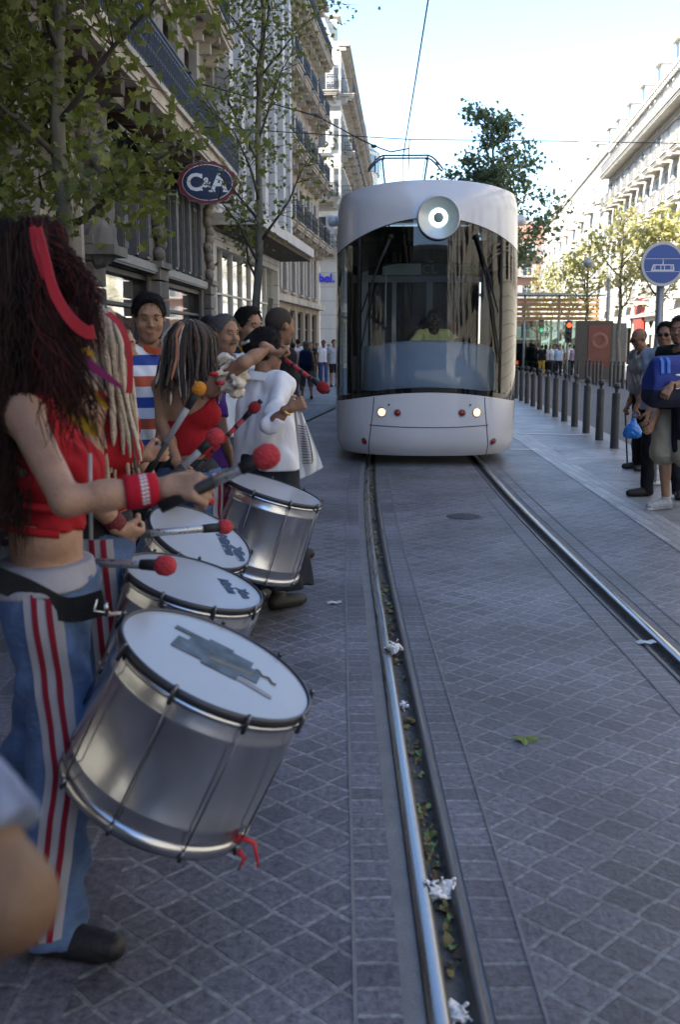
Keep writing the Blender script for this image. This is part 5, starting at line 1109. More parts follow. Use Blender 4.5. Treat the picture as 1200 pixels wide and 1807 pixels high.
def dress_hair(P, style, m, **kw):
    T, hp, hr, hs = P['T'], P['hp'], P['hr'], P['hs']; S = SDF()
    h = {'short': .007, 'shaved': .003, 'bald': .003, 'crop': .005}.get(style, .02)
    rr = P['hr'].to_3x3()
    if style == 'bald':
        S.ell(hp(-.014, 0, .028), ((.099 + h) * hs, (.078 + h) * hs, (.092 + h) * hs), hr)
        S.cut(hp(0, 0, .045), rr @ V3(.25, 0, .97)); S.cut(hp(.005, 0, 0), rr @ V3(1, 0, -.3)); S.cut(hp(0, 0, -.06), rr @ V3(0, 0, -1))
    else:
        S.ell(hp(-.014, 0, .034), ((.099 + h) * hs, (.081 + h) * hs, (.092 + h) * hs), hr)
        if style == 'short': S.ell(hp(.03, 0, .10), (.055 * hs, .052 * hs, .024 * hs), hr, k=.03)
        if style == 'long':
            S.cap(hp(-.05, 0, .03), hp(-.075, 0, -.17), .09 * hs, .085 * hs, k=.05)
        if style == 'bun':
            S.ell(hp(-.10, 0, .03), (.06 * hs, .065 * hs, .06 * hs), hr, k=.02)
        S.cut(hp(.064, 0, .094), rr @ V3(.969, 0, -.249)); S.ell(hp(.085, .062, .09), (.035, .03, .05), hr, k=.008, sub=True); S.ell(hp(.085, -.062, .09), (.035, .03, .05), hr, k=.008, sub=True)
        if style not in ('long',): S.cut(hp(-.05, 0, -.075), rr @ V3(-.25, 0, -1)); S.ell(hp(.07, 0, -.045), (.078 * hs, .12 * hs, .082 * hs), hr, k=.01, sub=True); S.ell(hp(-.006, .09, -.02), (.026, .03, .045), hr, k=.008, sub=True); S.ell(hp(-.006, -.09, -.02), (.026, .03, .045), hr, k=.008, sub=True)
    S.noise = (.0022 if style != 'shaved' else .0004, 160, 2.0, (1, 1, .5)); ho = sdf_part('hair', S, min(P['res'], .008), m, T)
    if P['res'] <= .0125 and style in ('short', 'crop', 'bun', 'long'):
        rs = np.random.RandomState(3); V = np.empty(len(ho.data.vertices) * 3, dtype=np.float32); ho.data.vertices.foreach_get('co', V); V = V.reshape(-1, 3).astype(float); N_ = np.array([tuple(v.normal) for v in ho.data.vertices])
        cen = np.array(hp(-.014, 0, .03)); fw = np.array(hp(1, 0, 0)) - np.array(hp(0, 0, 0)); fw /= np.linalg.norm(fw); out = V - cen; out /= np.linalg.norm(out, axis=1)[:, None]; ok = np.where((N_ * out).sum(1) > .5)[0]
        ps, rd = [], []; L = .026 if style != 'crop' else .014
        for i in rs.choice(ok, 2200):
            n_ = out[i]; t = -fw * .55 + np.array([0, 0, -.75]) + rs.normal(size=3) * .35
            if n_ @ fw > .35: t = fw * .25 + rs.normal(size=3) * .55 + np.array([0, 0, .25])
            t = t - n_ * (t @ n_); t /= np.linalg.norm(t) + 1e-6; p = V[i] - n_ * .004; l = L * rs.uniform(.6, 1.4)
            ps.append([p, p + t * l * .35 + n_ * .005, p + t * l * .7 + n_ * .0065, p + t * l + n_ * .0045]); rd.append(rs.uniform(.0010, .0019))
        strands(T, 'hair_strands', ps, rd, [m], [0] * len(ps), 4, 0, .4, world=False)
def dress_top(P, fem, m, name='shirt', sleeve=.6, hem=.86, g=.017, loose=0.0, neck=.07, wr=.006, arm_g=.016, deep=.0, flare=0.0, cutz=None, slits=()):
    T, J, up, s = P['T'], P['J'], P['up'], P['s']; S = SDF(); P['torso'](S, g, k=.04)
    if hem < .93 or flare: S.cap(up(0, .05, 1.15), up(0, -.05, 1.15), (.1 + g) * s, fx=1.0, k=.05)
    if flare:
        for q in (1, -1): S.cap(up(0, .06 * q, 1.25), V3(-.0, .09 * q, hem - .05) * s, (.11 + g) * s, (.12 + flare) * s, k=.05)
    elif loose:
        for q in (1, -1): S.cap(up(0, .07 * q, 1.25), V3(.0, .08 * q, hem - .03) * s, (.10 + g + loose * .3) * s, (.10 + g + loose) * s, k=.05)
    for sd in 'LR':
        sh, el, w_ = J['sh' + sd], J['el' + sd], J['wr' + sd]; fm = .9 if fem else 1
        if sleeve <= 0:
            S.ell(sh.lerp(el, .12) + V3(0, .02 if sd == 'L' else -.02, .02), (.10 * s, .062 * s, .125 * s), k=.015, sub=True); continue
        if sleeve <= 1: S.cap(sh, sh + (el - sh) * sleeve, (.052 + arm_g) * s * fm, (.048 + arm_g * 1.2) * s * fm, flat=True)
        else:
            S.cap(sh, el, (.054 + arm_g) * s * fm, (.045 + arm_g) * s * fm); S.cap(el, el + (w_ - el) * (sleeve - 1), (.045 + arm_g) * s * fm, (.034 + arm_g) * s * fm, flat=True)
    S.cut(V3(0, 0, hem) * s, (0, 0, -1))
    if sleeve <= 0: pass
    if cutz: S.cut(up(0, 0, cutz), (0, 0, 1))
    if neck: S.cap(up(-.03, 0, 1.50), up(.02 + deep * .3, 0, 1.49), neck * s, k=.012, sub=True); 
    if deep: S.cap(up(.05, 0, 1.49), up(.13, 0, 1.49 - deep), .05 * s, .02 * s, k=.012, sub=True)
    for sl_ in slits: S.cap(P['L'](sl_[0]), P['L'](sl_[1]), sl_[2], sl_[3], k=.008, sub=True)
    S.noise = (wr, 30, sum(map(ord, T["label"])) % 17, (1, 1, .32)); P['top_sdf'] = S
    return sdf_part(name, S, P['res'], m, T)
def dress_legs(P, m, name='trousers', length=0, waist=1.0, g=.014, flare=0.0, wr=.004, skirt=None):
    T, J, s = P['T'], P['J'], P['s']; S = SDF()
    wz = (waist) * s
    S.cap(V3(-.005, .07, .93) * s + V3(0, 0, J['hipL'].z - .92 * s), V3(-.005, -.07, .93) * s + V3(0, 0, J['hipL'].z - .92 * s), (.105 + g) * s, fx=.97, k=.03)
    S.cap(V3(0, .05, 1.0) * s, V3(0, -.05, 1.0) * s, (.095 + g) * s, fx=1.0, k=.03)
    if skirt:
        for q in (1, -1): S.cap(V3(0, .06 * q, .95) * s, V3(0, (.06 + skirt[1]) * q, skirt[0]) * s, (.12 + g) * s, (.14 + skirt[1]) * s, k=.06, flat=True)
        S.cut((0, 0, skirt[0] * s), (0, 0, -1)); S.noise = (.009, 30, 1, (1, 1, .06))
    else:
        for sd in 'LR':
            h, k_, a = J['hip' + sd], J['kn' + sd], J['an' + sd]
            if length == 0:
                S.cap(h, k_, (.087 + g) * s, (.058 + g + flare * .3) * s); S.cap(k_, a + V3(.005, 0, -.045) * s, (.058 + g + flare * .3) * s, (.048 + g + flare) * s, flat=True)
            else:                                                      # shorts end this far along hip -> knee -> ankle (0..2)
                e = h + (k_ - h) * min(1, length); S.cap(h, e, (.09 + g) * s, (.070 + g + flare) * s, flat=length <= 1)
                if length > 1: S.cap(k_, k_ + (a - k_) * (length - 1), (.070 + g) * s, (.062 + g + flare) * s, flat=True)
        S.noise = (wr, 24, 3 + sum(map(ord, T["label"])) % 11, (1, 1, .8))
    S.cut((0, 0, wz), (0, 0, 1)); P['legs_sdf'] = S
    return sdf_part(name, S, P['res'], m, T)
def strands(P_or_T, name, paths, radii, mats, mi, n=6, wob=0.0, taper=.6, twist=0.0, world=True):
    """locks of hair: every lock a tapering, slightly knobbly cord"""
    Vs, Fs, Ms, off = [], [], [], 0
    ang = np.linspace(0, 2 * np.pi, n, endpoint=False)
    for i, pts in enumerate(paths):
        p = np.array(pts, float); k = len(p); t = np.gradient(p, axis=0); t /= np.linalg.norm(t, axis=1)[:, None] + 1e-9
        u = np.cross(t, np.array([.31, .95, .12])); u /= np.linalg.norm(u, axis=1)[:, None] + 1e-9; q = np.cross(t, u)
        r = radii[i] * (1 - (1 - taper) * np.linspace(0, 1, k) ** 1.5)
        if wob: r = r * (1 + wob * np.sin(np.arange(k) * 2.4 + i))
        if wob: r[-1] *= .4
        V = p[:, None] + (u[:, None] * np.cos(ang)[None, :, None] + q[:, None] * np.sin(ang)[None, :, None]) * r[:, None, None]
        a = np.arange(k - 1)[:, None] * n; j = np.arange(n)[None]; j2 = (j + 1) % n
        f = np.stack([a + j, a + j2, a + n + j2, a + n + j], -1).reshape(-1, 4) + off
        Vs.append(V.reshape(-1, 3)); Fs.append(f); Ms.append(np.full(len(f), mi[i])); off += k * n
    return place(name, np_mesh(name, np.concatenate(Vs), np.concatenate(Fs), mats, True, np.concatenate(Ms)), P_or_T, None, world)
# ------------------------------------------------------------------ drums, beaters
M_alu = mat('drum_metal', (.54, .55, .58), .25, .95, .2, 3.5, .08, 7, detail=8); M_skin = mat('drum_head', (.30, .31, .335), .3, 0, .06, 5, spec=.5); M_hoop = mat('drum_hoop_dark', (.05, .052, .06), .4, .4, .2); M_hoops = mat('drum_hoop_steel', (.45, .46, .48), .25, 1, .1)
M_rod = mat('rod_steel', (.16, .165, .18), .35, 1, .15); M_patch = mat('worn_patch', (.065, .095, .13), .7, 0, .6, 26); M_ink = mat('drum_ink', (.03, .06, .12), .7); M_redr = mat('red_ribbon', (.34, .010, .017), .6, 0, .15)
def drum(label, c, n, dia, L, patch=None, words=None, ribbon=False, rod=9, xdir=(1, 0, 0)):
    c = Vector(c); n = Vector(n).normalized(); x = Vector(xdir); x = (x - n * x.dot(n)).normalized(); y = n.cross(x); r = dia / 2
    o = c - n * L; T = thing('bass_drum', label, 'drum', (o.x, o.y, 0), 0, 'samba bass drums carried at the hip'); q = lambda a, b_, h: c + x * a + y * b_ + n * h
    b = MB(); b.lathe([(r * .985, -L + .01), (r * .985, -L + .055), (r, -L + .06), (r, -L + .068), (r * .985, -L + .075), (r * .985, -.075), (r, -.07), (r, -.062), (r * .985, -.055), (r * .985, -.006)], c, n, 64); b.build('shell', M_alu, T)
    b = MB(); b.lathe([(r * .975, .004), (r * .6, .0045), (.0005, .005)], c, n, 64); hd = b.build('drum_skin', M_skin, T)
    b = MB(); b.lathe([(r * .978, .005), (r * .985, .010), (r * 1.008, .009), (r * 1.016, .002), (r * 1.016, -.009), (r * .99, -.011)], c, n, 64); b.build('hoop', M_hoop, T)
    b = MB(); b.lathe([(r * 1.0, -.012), (r * 1.018, -.0125), (r * 1.02, -.024), (r * 1.0, -.026)], c, n, 64); b.build('steel_hoop', M_hoops, T)
    b = MB(); b.lathe([(r * .95, -L - .012), (r * 1.0, -L - .016), (r * 1.022, -L - .006), (r * 1.022, -L + .016), (r * .985, -L + .02)], c, n, 64); b.build('bottom_hoop', M_hoops, T)
    b = MB(); b.lathe([(r * .95, -L - .006), (.0005, -L - .006)], c, n, 48); b.build('bottom_skin', M_skin, T)
    for i in range(rod):
        a = 2 * math.pi * (i + .35) / rod; ca, sa = math.cos(a) * r * 1.035, math.sin(a) * r * 1.035
        b = MB(); b.tube([q(ca, sa, .005), q(ca, sa, -L - .012)], .0023, 6); k = n.to_track_quat('Z', 'Y').to_matrix()
        b.tube([q(ca * .985, sa * .985, .016), q(ca * 1.01, sa * 1.01, .012), q(ca * 1.012, sa * 1.012, -.03)], .0058, 6); b.tube([q(ca, sa, -L - .016), q(ca, sa, -L + .012)], .0055, 6); b.build('tension_rod', M_rod, T)
    if patch:
        px_, py_, s_, ang_ = patch; ca, sa = math.cos(ang_), math.sin(ang_)
        pl = [(-.11, -.05), (-.11, .02), (-.085, .02), (-.085, .055), (-.13, .055), (-.13, .075), (-.045, .075), (-.045, .09), (.02, .09), (.02, .075), (.075, .075), (.075, .04), (.105, .04), (.105, -.03), (.06, -.03), (.06, -.065), (-.03, -.065), (-.03, -.05)]
        b = MB(); b.prism(pl, lambda a, b_, d: q(px_ + (a * ca - b_ * sa) * s_, py_ + (a * sa + b_ * ca) * s_, d), .0055, .0075); b.build('worn_patch', M_patch, hd)
        b = MB(); b.prism([(.06, -.06), (.15, -.075), (.15, -.058), (.06, -.035)], lambda a, b_, d: q(px_ + (a * ca - b_ * sa) * s_, py_ + (a * sa + b_ * ca) * s_, d), .0055, .007); b.build('tape_strip', mat('tape_grey', (.2, .21, .24), .6), hd)
        b = MB(); b.tube([q(px_ + .098 + .010 * i, py_ + .035 - .006 * i + .010 * math.sin(i * 2.1), .0065) for i in range(7)], .0034, 5); b.build('worn_squiggle', mat('patch_brown', (.13, .12, .11), .7), hd)
        b = MB(); b.prism([(-.02, -.03), (.085, -.005), (.085, .012), (-.02, -.012)], lambda a, b_, d: q(px_ + (a * ca - b_ * sa) * s_, py_ + (a * sa + b_ * ca) * s_, d), .0075, .0082); b.build('worn_tape', mat('tape_ochre', (.12, .115, .09), .7, 0, .4, 30), hd)
    if words:
        for (tx, px_, py_, sz, ang_, bd) in words:
            xa = x * math.cos(ang_) + y * math.sin(ang_); ya = n.cross(xa); lettering(tx, sz, q(px_, py_, .0062), xa, ya, M_ink, hd, bold=bd, depth=.0006)
    if ribbon:
        a0 = ribbon; p0 = q(math.cos(a0) * r * 1.03, math.sin(a0) * r * 1.03, -L)
        b = MB(); b.tube([p0 + Vector((-.03, 0, .0)), p0 + Vector((.012, 0, .03)), p0 + Vector((.045, -.01, .02)), p0 + Vector((.055, -.01, -.045))], [.006, .009, .009, .005], 6, flat=.35); b.tube([p0, p0 + Vector((.02, -.01, -.02)), p0 + Vector((.005, -.01, -.05))], [.008, .007, .004], 6, flat=.35); b.build('ribbon', M_redr, T)
    return T, c, n, x, y, r
d1c = at(382, 1172, 2.45); D1 = drum('nearest large metal drum with a worn bluish patch on its white skin', d1c, (.43, -.05, .90), .508, .375, patch=(.0, .02, 1.08, -.12), ribbon=-.45)
wd = lambda a: [('Mirian', .02 + .10, -.02, .058, a, .004), ('Xoa', .10, -.10, .058, a, .004)]
d2c = at(341.5, 1027, 3.42); D2 = drum('second metal drum counted from the photographer, its white skin printed with faded blue words', d2c, (.30, -.05, .95), .485, .34, words=[('Mirian', .115, .045, .052, -1.15, .003), ('Xoa', .175, .02, .052, -1.15, .003)])
d3c = at(353, 948, 4.30); D3 = drum('third metal drum, with bold blue printed words and a red ribbon on its hoop', d3c, (.44, -.23, .87), .465, .36, words=[('Mirian', .115, .02, .062, -1.15, .006), ('Xoa', .18, -.01, .062, -1.15, .006)], ribbon=-.3)
d4c = at(480, 863, 5.35); D4 = drum('tall shiny metal drum farthest along, standing before the woman in white', d4c, (.30, -.02, .95), .545, .43)
d5c = at(-38, 935, 2.75); D5 = drum('small drum at the left edge with blue marks on its skin, mostly cut off', d5c, (.15, -.62, .77), .34, .12, words=[('XXX', .10, -.02, .06, .3, .008)])
M_felt = mat('red_felt', (.42, .035, .045), .95, 0, .18, 60, .6, 160); M_felto = mat('orange_felt', (.52, .20, .02), .95, 0, .15, 60, .5, 160); M_feltd = mat('dark_red_felt', (.22, .012, .018), .95, 0, .2, 60, .6, 160)
M_tape = wear('silver_tape', (.42, .43, .45), .35, .7, (30, 30, 30)); M_grip = mat('black_grip', (.012, .012, .013), .6, 0, .3, 30); M_grey = mat('grey_tape', (.30, .31, .33), .6, 0, .15, 20)
def beater(label, p0, p1, r=.029, kind='silver', felt=None, butt=.10):
    """p0: butt end in the hand, p1: centre of the ball"""
    p0, p1 = Vector(p0), Vector(p1); d = (p1 - p0).normalized(); L = (p1 - p0).length; T = thing('drum_beater', label, 'drum beater', (p0.x, p0.y, 0), 0, 'felt headed drum beaters'); at_ = lambda s_: p0 + d * s_
    b = MB()
    if kind == 'striped':
        n = int((L - .03) / .028); [b.tube([at_(.06 + i * .028), at_(.06 + i * .028 + (.021 if i % 2 == 0 else .007) + (.021 - .007) * 0)], .0125, 8, mi=0) for i in range(0)]
        b.tube([at_(-.02), at_(L)], .0112, 10, mi=0); b.build('shaft', M_feltd if False else mat('red_tape', (.30, .012, .02), .5, 0, .1), T)
        for i in range(n):
            if i % 2: continue
            g = MB(); s0 = .10 + i * .028; g.tube([at_(s0), at_(s0 + .016)], .0122, 10); g.build('black_band', M_grip, T)
        g = MB(); g.tube([at_(-.03), at_(.10)], .0135, 10); g.build('grip', M_grip, T); g = MB(); g.tube([at_(L - .07), at_(L - .01)], [.013, .017], 10); g.build('collar', M_grip, T)
    else:
        b.tube([at_(butt), at_(L)], .0105 if kind == 'thin' else .0125, 10); b.build('shaft', M_grey if kind in ('grey', 'thin') else M_tape, T)
        g = MB(); g.tube([at_(-.05), at_(butt)], .0145, 10); g.build('grip', M_grip, T)
        if kind != 'thin': g = MB(); g.tube([at_(L - min(.09, .3 * L)), at_(L - .01)], [.0145, .0175], 10); g.build('collar', M_grip, T)
    b = MB(); ax = d; b.lathe([(.0005, -r * 1.05), (r * .55, -r * .98), (r * .9, -r * .62), (r * 1.0, -.1 * r), (r * .98, r * .35), (r * .72, r * .85), (r * .35, r * 1.05), (.0005, r * 1.1)], p1, ax, 22); b.build('felt_head', felt or M_felt, T); return T
F = lambda px, py, Y: at(px, py, Y)
# beaters (grip point, ball)
B1 = (F(352, 862, 2.30), F(470, 806, 2.30)); beater('beater with a big red ball and silver shaft held in the nearest raised fist', B1[0] - (B1[1] - B1[0]).normalized() * .05, B1[1], .0295, butt=.085)
B2 = (F(150, 992, 2.78), F(291, 998, 2.72)); beater('horizontal silver beater with red ball hovering over the second drum', B2[0], B2[1], .0285, butt=.03)
B3 = (F(238, 943, 3.42), F(396, 930, 3.62)); beater('silver beater with red ball lying across the third drum', B3[0] - (B3[1] - B3[0]).normalized() * .05, B3[1], .027, 'silver')
B4 = (F(281, 800, 4.02), F(351, 686, 4.05)); beater('upright grey beater with an orange ball', B4[0] - (B4[1] - B4[0]).normalized() * .05, B4[1], .027, 'grey', M_felto)
B5 = (F(285, 858, 3.52), F(379, 771, 3.60)); beater('grey beater with a red ball below the striped one, tilted up', B5[0], B5[1], .0305, 'grey')
B6 = (F(335, 838, 5.0), F(449, 719, 5.02)); beater('red and black banded beater pointing up before the white blouse', B6[0], B6[1], .029, 'striped', M_feltd)
B7 = (F(486, 622, 5.15), F(570, 684, 5.05)); beater('red and black banded beater held out in the stretched arm before the tram', B7[0] - (B7[1] - B7[0]).normalized() * .05, B7[1], .030, 'striped', M_feltd)
B8 = (F(318, 878, 4.35), F(370, 884, 4.6)); beater('thin beater with a small red ball just beyond the near fist', B8[0], B8[1], .022, 'thin')
# ------------------------------------------------------------------ the drummers
M_redtop = cloth('red_cotton', (.27, .011, .016)); M_denim = mat('denim', (.068, .112, .215), .85, 0, .42, 9, 1.0, 11, .15, stretch=(1, 1, 1.3)); M_denimd = mat('denim_dark', (.07, .11, .2), .85, 0, .3, 7, .3, 220, .15)
M_greyb = cloth('grey_jersey', (.26, .255, .28)); M_strip = cloth('stripe_red', (.16, .010, .022)); M_strap = mat('black_webbing', (.010, .010, .011), .75, 0, .3, 30, .3, 200); M_band = cloth('wristband_red', (.36, .012, .025)); M_wtxt = mat('white_thread', (.62, .6, .6), .8)
def side_stripe(P, sd, sg, z0, z1, parts, off=0.0):
    """sewn bands running down the outer seam of the trousers, laid on the cloth"""
    S, J = P['legs_sdf'], P['J']; zs = np.linspace(z0, z1, 60)
    def axis(z):
        h, k_, a = J['hip' + sd], J['kn' + sd], J['an' + sd]
        if z > k_.z: t = (h.z - z) / (h.z - k_.z); return h.lerp(k_, min(1.0, max(-.4, t)))
        t = (k_.z - z) / (k_.z - a.z); return k_.lerp(a, min(1.1, t))
    for (u0, u1, lift, m, nm) in parts:
        n = 5; us_ = np.linspace(u0, u1, n) + off; V = np.zeros((len(zs), n, 3))
        for i, z in enumerate(zs):
            c = axis(z)
            for j, u in enumerate(us_):
                ys = np.linspace(.26, 0.0, 90); Pp = np.stack([np.full(90, c.x + u), c.y + sg * ys, np.full(90, z)], -1); D = S.eval(Pp); k = np.argmax(D < 0) if (D < 0).any() else 60
                V[i, j] = (c.x + u, c.y + sg * (ys[k] + lift), z)
        V[1:-1] = (V[:-2] + V[1:-1] + V[2:]) / 3
        I = np.arange(len(zs) * n).reshape(len(zs), n); Fq = np.stack([I[:-1, :-1], I[:-1, 1:], I[1:, 1:], I[1:, :-1]], -1).reshape(-1, 4)
        if sg > 0: Fq = Fq[:, ::-1]
        place(nm, np_mesh(nm, V.reshape(-1, 3), Fq, m), P['T'], None, False)
def wristband(T, wr, el, m, w_=.062, r=.036, off=.02, txt=None, name='wristband'):
    d = (el - wr).normalized(); b = MB(); a = wr + d * off
    b.lathe([(r * .8, -.001), (r * .99, 0), (r * 1.06, w_ * .2), (r * 1.08, w_ * .5), (r * 1.09, w_ * .8), (r * 1.04, w_), (r * .8, w_ + .001)], a, d, 24); o = b.build(name, m, T, None, False)
    if txt:
        g = MB(); u = txt.normalized(); u = (u - d * u.dot(d)).normalized(); v = d.cross(u)
        for k in range(9):
            t = -.9 + 1.8 * k / 8; cc = a + d * w_ * .42 + (u * math.cos(t) + v * math.sin(t)) * r * 1.085; nn = (u * math.cos(t) + v * math.sin(t)); tt = (v * math.cos(t) - u * math.sin(t))
            for (da, db, sa, sb) in ((0, 0, .014, .003), (-.004, .0028, .003, .003), (.004, -.0028, .004, .003)): g.poly([cc + d * (da + s1 * sa / 1.6) + tt * (db + s2 * sb / 1.5) + nn * .0012 for s1, s2 in ((-1, -1), (1, -1), (1, 1), (-1, 1))])
        g.build('stitched_lettering', M_wtxt, o, None, False)
# first drummer ---------------------------------------------------
st1 = (B1[1] - B1[0]).normalized(); wr1 = F(287, 861, 2.33)
P = person('nearest drummer with a huge dark red mane, red ribbon and striped jeans', -.765, 2.63, 6, 1.72, SK_LIGHT, True, hair=None, eyes=False, sockets=False, mouth=False, res=.009,
    arms={'R': (F(116, 884, 2.27), wr1, dict(fist=F(352, 858, 2.30), stick=st1, thumb=-1, h=.0042)), 'L': (F(80, 930, 2.95), F(125, 985, 2.80), dict(stick=(1, 0, 0)))},
    feet={'R': (-.775, 2.46, (.97, -.22)), 'L': (-1.05, 3.02, (1, .1))},
    top=None, legs=dict(m=M_denim, waist=1.0, g=.018, flare=.030, wr=.0085), shoes=SHOEB)
T1, J1, hp1 = P['T'], P['J'], P['hp']
side_stripe(P, 'R', -1, .965, .085, [(-.044, .044, .009, M_greyb, 'side_band'), (-.024, -.010, .0125, M_strip, 'red_stripe'), (.010, .024, .0125, M_strip, 'red_stripe')], .015)
s1 = P['s']; up1 = P['up']
S = SDF(); P['torso'](S, .010); S.cut(up1(0, 0, 1.135), (-.25, 0, -1)); S.cap(up1(-.03, 0, 1.52), up1(.02, 0, 1.50), .085, k=.012, sub=True)
for q, zz in ((0, 1.30), (1, 1.235), (2, 1.175)): S.cap(up1(-.17, -.18, zz + .01), up1(-.015, -.16, zz - .015), .012, .019, k=.006, sub=True)
[S.ell(J1['sh' + sd].lerp(J1['el' + sd], .12) + V3(0, (-.02 if sd == 'R' else .02), .02), (.095, .062, .12), k=.015, sub=True) for sd in 'RL']
S.noise = (.0055, 42, 1.0, (1, 1, .7)); sdf_part('top', S, .008, M_redtop, T1)
b = MB()
for q, zz in ((0, 1.27), (1, 1.205), (2, 1.14)): b.tube([up1(-.135, .02, zz + .03), up1(-.12, -.075, zz + .015), up1(-.07, -.125, zz), up1(0, -.135, zz - .012), up1(.05, -.12, zz - .02)], .011, 6, flat=.5)
b.build('back_straps', M_redtop, T1, None, False)
S = SDF(); P['torso'](S, .029); S.cut(V3(0, 0, 1.015), (0, 0, 1)); S.cut(V3(0, 0, .95), (.12, 0, -1)); sdf_part('waistband', S, .008, M_greyb, T1)
# strap slung round the hips to the drum hook
hook = T1 and (FR[T1].inverted() @ F(186, 1062, 2.40)); P0 = [V3(-.15, .10, 1.03), V3(-.178, -.02, 1.03), V3(-.135, -.13, 1.01), V3(-.03, -.180, .975), V3(.07, -.188, .925), hook]
def ribbon(pts, w_, m, T, name, upv=(0, 0, 1), th=.004, world=False, sub=6):
    pts = [Vector(p) for p in pts]; b = MB(); fine = []
    for i in range(len(pts) - 1):
        p0, p1, p2, p3 = pts[max(i - 1, 0)], pts[i], pts[i + 1], pts[min(i + 2, len(pts) - 1)]
        for k in range(sub): t = k / sub; fine.append(.5 * ((2 * p1) + (p2 - p0) * t + (2 * p0 - 5 * p1 + 4 * p2 - p3) * t * t + (3 * p1 - p0 - 3 * p2 + p3) * t ** 3))
    fine.append(pts[-1]); n = len(fine); W = w_ if callable(w_) else (lambda t: w_); V = []
    for i, p in enumerate(fine):
        t = (fine[min(i + 1, n - 1)] - fine[max(i - 1, 0)]).normalized(); u = Vector(upv); u = (u - t * u.dot(t)).normalized(); nn = t.cross(u); h = W(i / (n - 1)) / 2; V += [p + u * h + nn * th / 2, p - u * h + nn * th / 2, p - u * h - nn * th / 2, p + u * h - nn * th / 2]
    b.add(V, [(i * 4 + j, i * 4 + (j + 1) % 4, (i + 1) * 4 + (j + 1) % 4, (i + 1) * 4 + j) for i in range(n - 1) for j in range(4)] + [(3, 2, 1, 0), tuple((n - 1) * 4 + j for j in range(4))], 0, False); return b.build(name, m, T, None, world)
ribbon(P0, .062, M_strap, T1, 'drum_strap', th=.008)
b = MB(); hk = F(186, 1064, 2.40); e = d1c + D1[3] * (-D1[5] * 1.03) ; b.tube([hk, hk + Vector((.0, 0, -.03)), e + Vector((0, 0, .02)), e], .006, 6); b.tube([hk + Vector((-.02, 0, .01)), hk + Vector((-.03, 0, -.02)), hk + Vector((.01, 0, -.025))], .004, 6); b.build('drum_hook', M_hoops, D1[0])
wristband(T1, J1['wrR'], J1['elR'], M_band, .075, .037, .012, V3(0, -1, .25))
b = MB(); b.tube([F(158, 800, 2.36), F(160, 952, 2.36)], .0052, 6); tag(b.build('white_rod', mat('plastic_white', (.3, .29, .3), .5), loc=(F(160, 952, 2.36))), 'short thin white rod hanging at the nearest drummer\'s red top', 'rod')
# her mane
rs = np.random.RandomState(5); hcw = FR[T1] @ hp1(-.01, 0, .03); hc1 = np.array(hcw)
M_h1 = mat('mane_black', (.019, .0105, .009), .7, 0, .4, 30, spec=.15); M_h2 = mat('mane_red', (.055, .012, .010), .7, 0, .4, 30, spec=.15); M_h3 = mat('mane_auburn', (.028, .009, .008), .7, 0, .4, 30, spec=.15)
M_purp = cloth('purple_cloth', (.13, .015, .07)); M_must = cloth('mustard_cloth', (.30, .17, .012))
S = SDF(); S.ell(hp1(-.02, 0, .05), (.135, .12, .125)); S.cap(hp1(-.05, 0, 0), hp1(-.10, -.02, -.30), .125, .11, k=.06); S.ell(hp1(-.055, -.0, .15), (.08, .085, .06), k=.05); S.noise = (.012, 38, 2, (1.4, 1.4, .4)); sdf_part('hair', S, .012, M_h1, T1)
knot = np.array(FR[T1] @ hp1(-.05, 0, .18)); paths, rad, mi = [], [], []
for i in range(4600):
    a = rs.uniform(0, 6.283); d = np.array([math.cos(a), math.sin(a), 0]); st_ = knot + d * rs.uniform(.01, .06) + np.array([0, 0, rs.uniform(-.02, .03)])
    ca = math.cos(a); w_ = rs.uniform(.45, 1.0); out = .150 * w_ * (1.12 if ca < .2 else .80); ln = rs.uniform(.36, .73) if ca < .45 else rs.uniform(.22, .42)
    ph, fr, am = rs.uniform(0, 6.28), rs.uniform(10, 30), rs.uniform(.004, .013) * (2.2 if rs.rand() < .12 else 1); pts = []
    for k in range(17):
        t = k / 16; r_ = out * min(1, 1.9 * t) ** .7 * (1 + .10 * t); z = .10 * math.sin(min(1, t * 3.2) * math.pi) * (1 - t) - ln * t ** 1.35
        pts.append(st_ + d * r_ + np.array([0, 0, z]) + am * np.array([math.sin(fr * t + ph), math.cos(fr * 1.1 * t + ph * 1.7), .6 * math.sin(fr * .9 * t)]) * min(1, t * 4) + np.array([-.03 * t, -.02 * t, 0]))
    paths.append(pts); rad.append(rs.uniform(.0010, .0024)); mi.append(1 if (ca > .55 and rs.rand() < .5) else (2 if rs.rand() < .25 else 0))
for i in range(420):                                           # red tinted locks swinging forward
    p0 = knot + np.array([.04, -.03, .02]) + rs.normal(size=3) * .015; e = np.array(F(132 + 56 * rs.rand(), 520 + 120 * rs.rand(), 2.42 + .14 * rs.rand())); c1 = p0 + np.array([.10 + .04 * rs.rand(), -.02, .02 - .06 * rs.rand()]); ph = rs.uniform(0, 6)
    paths.append([p0 * (1 - t) ** 2 + 2 * c1 * t * (1 - t) + e * t * t + .008 * np.array([math.sin(19 * t + ph), math.cos(17 * t + ph * 2), 0]) * min(1, 4 * t) for t in np.linspace(0, 1, 14)]); rad.append(rs.uniform(.0010, .0022)); mi.append(1 if rs.rand() < .6 else 0)
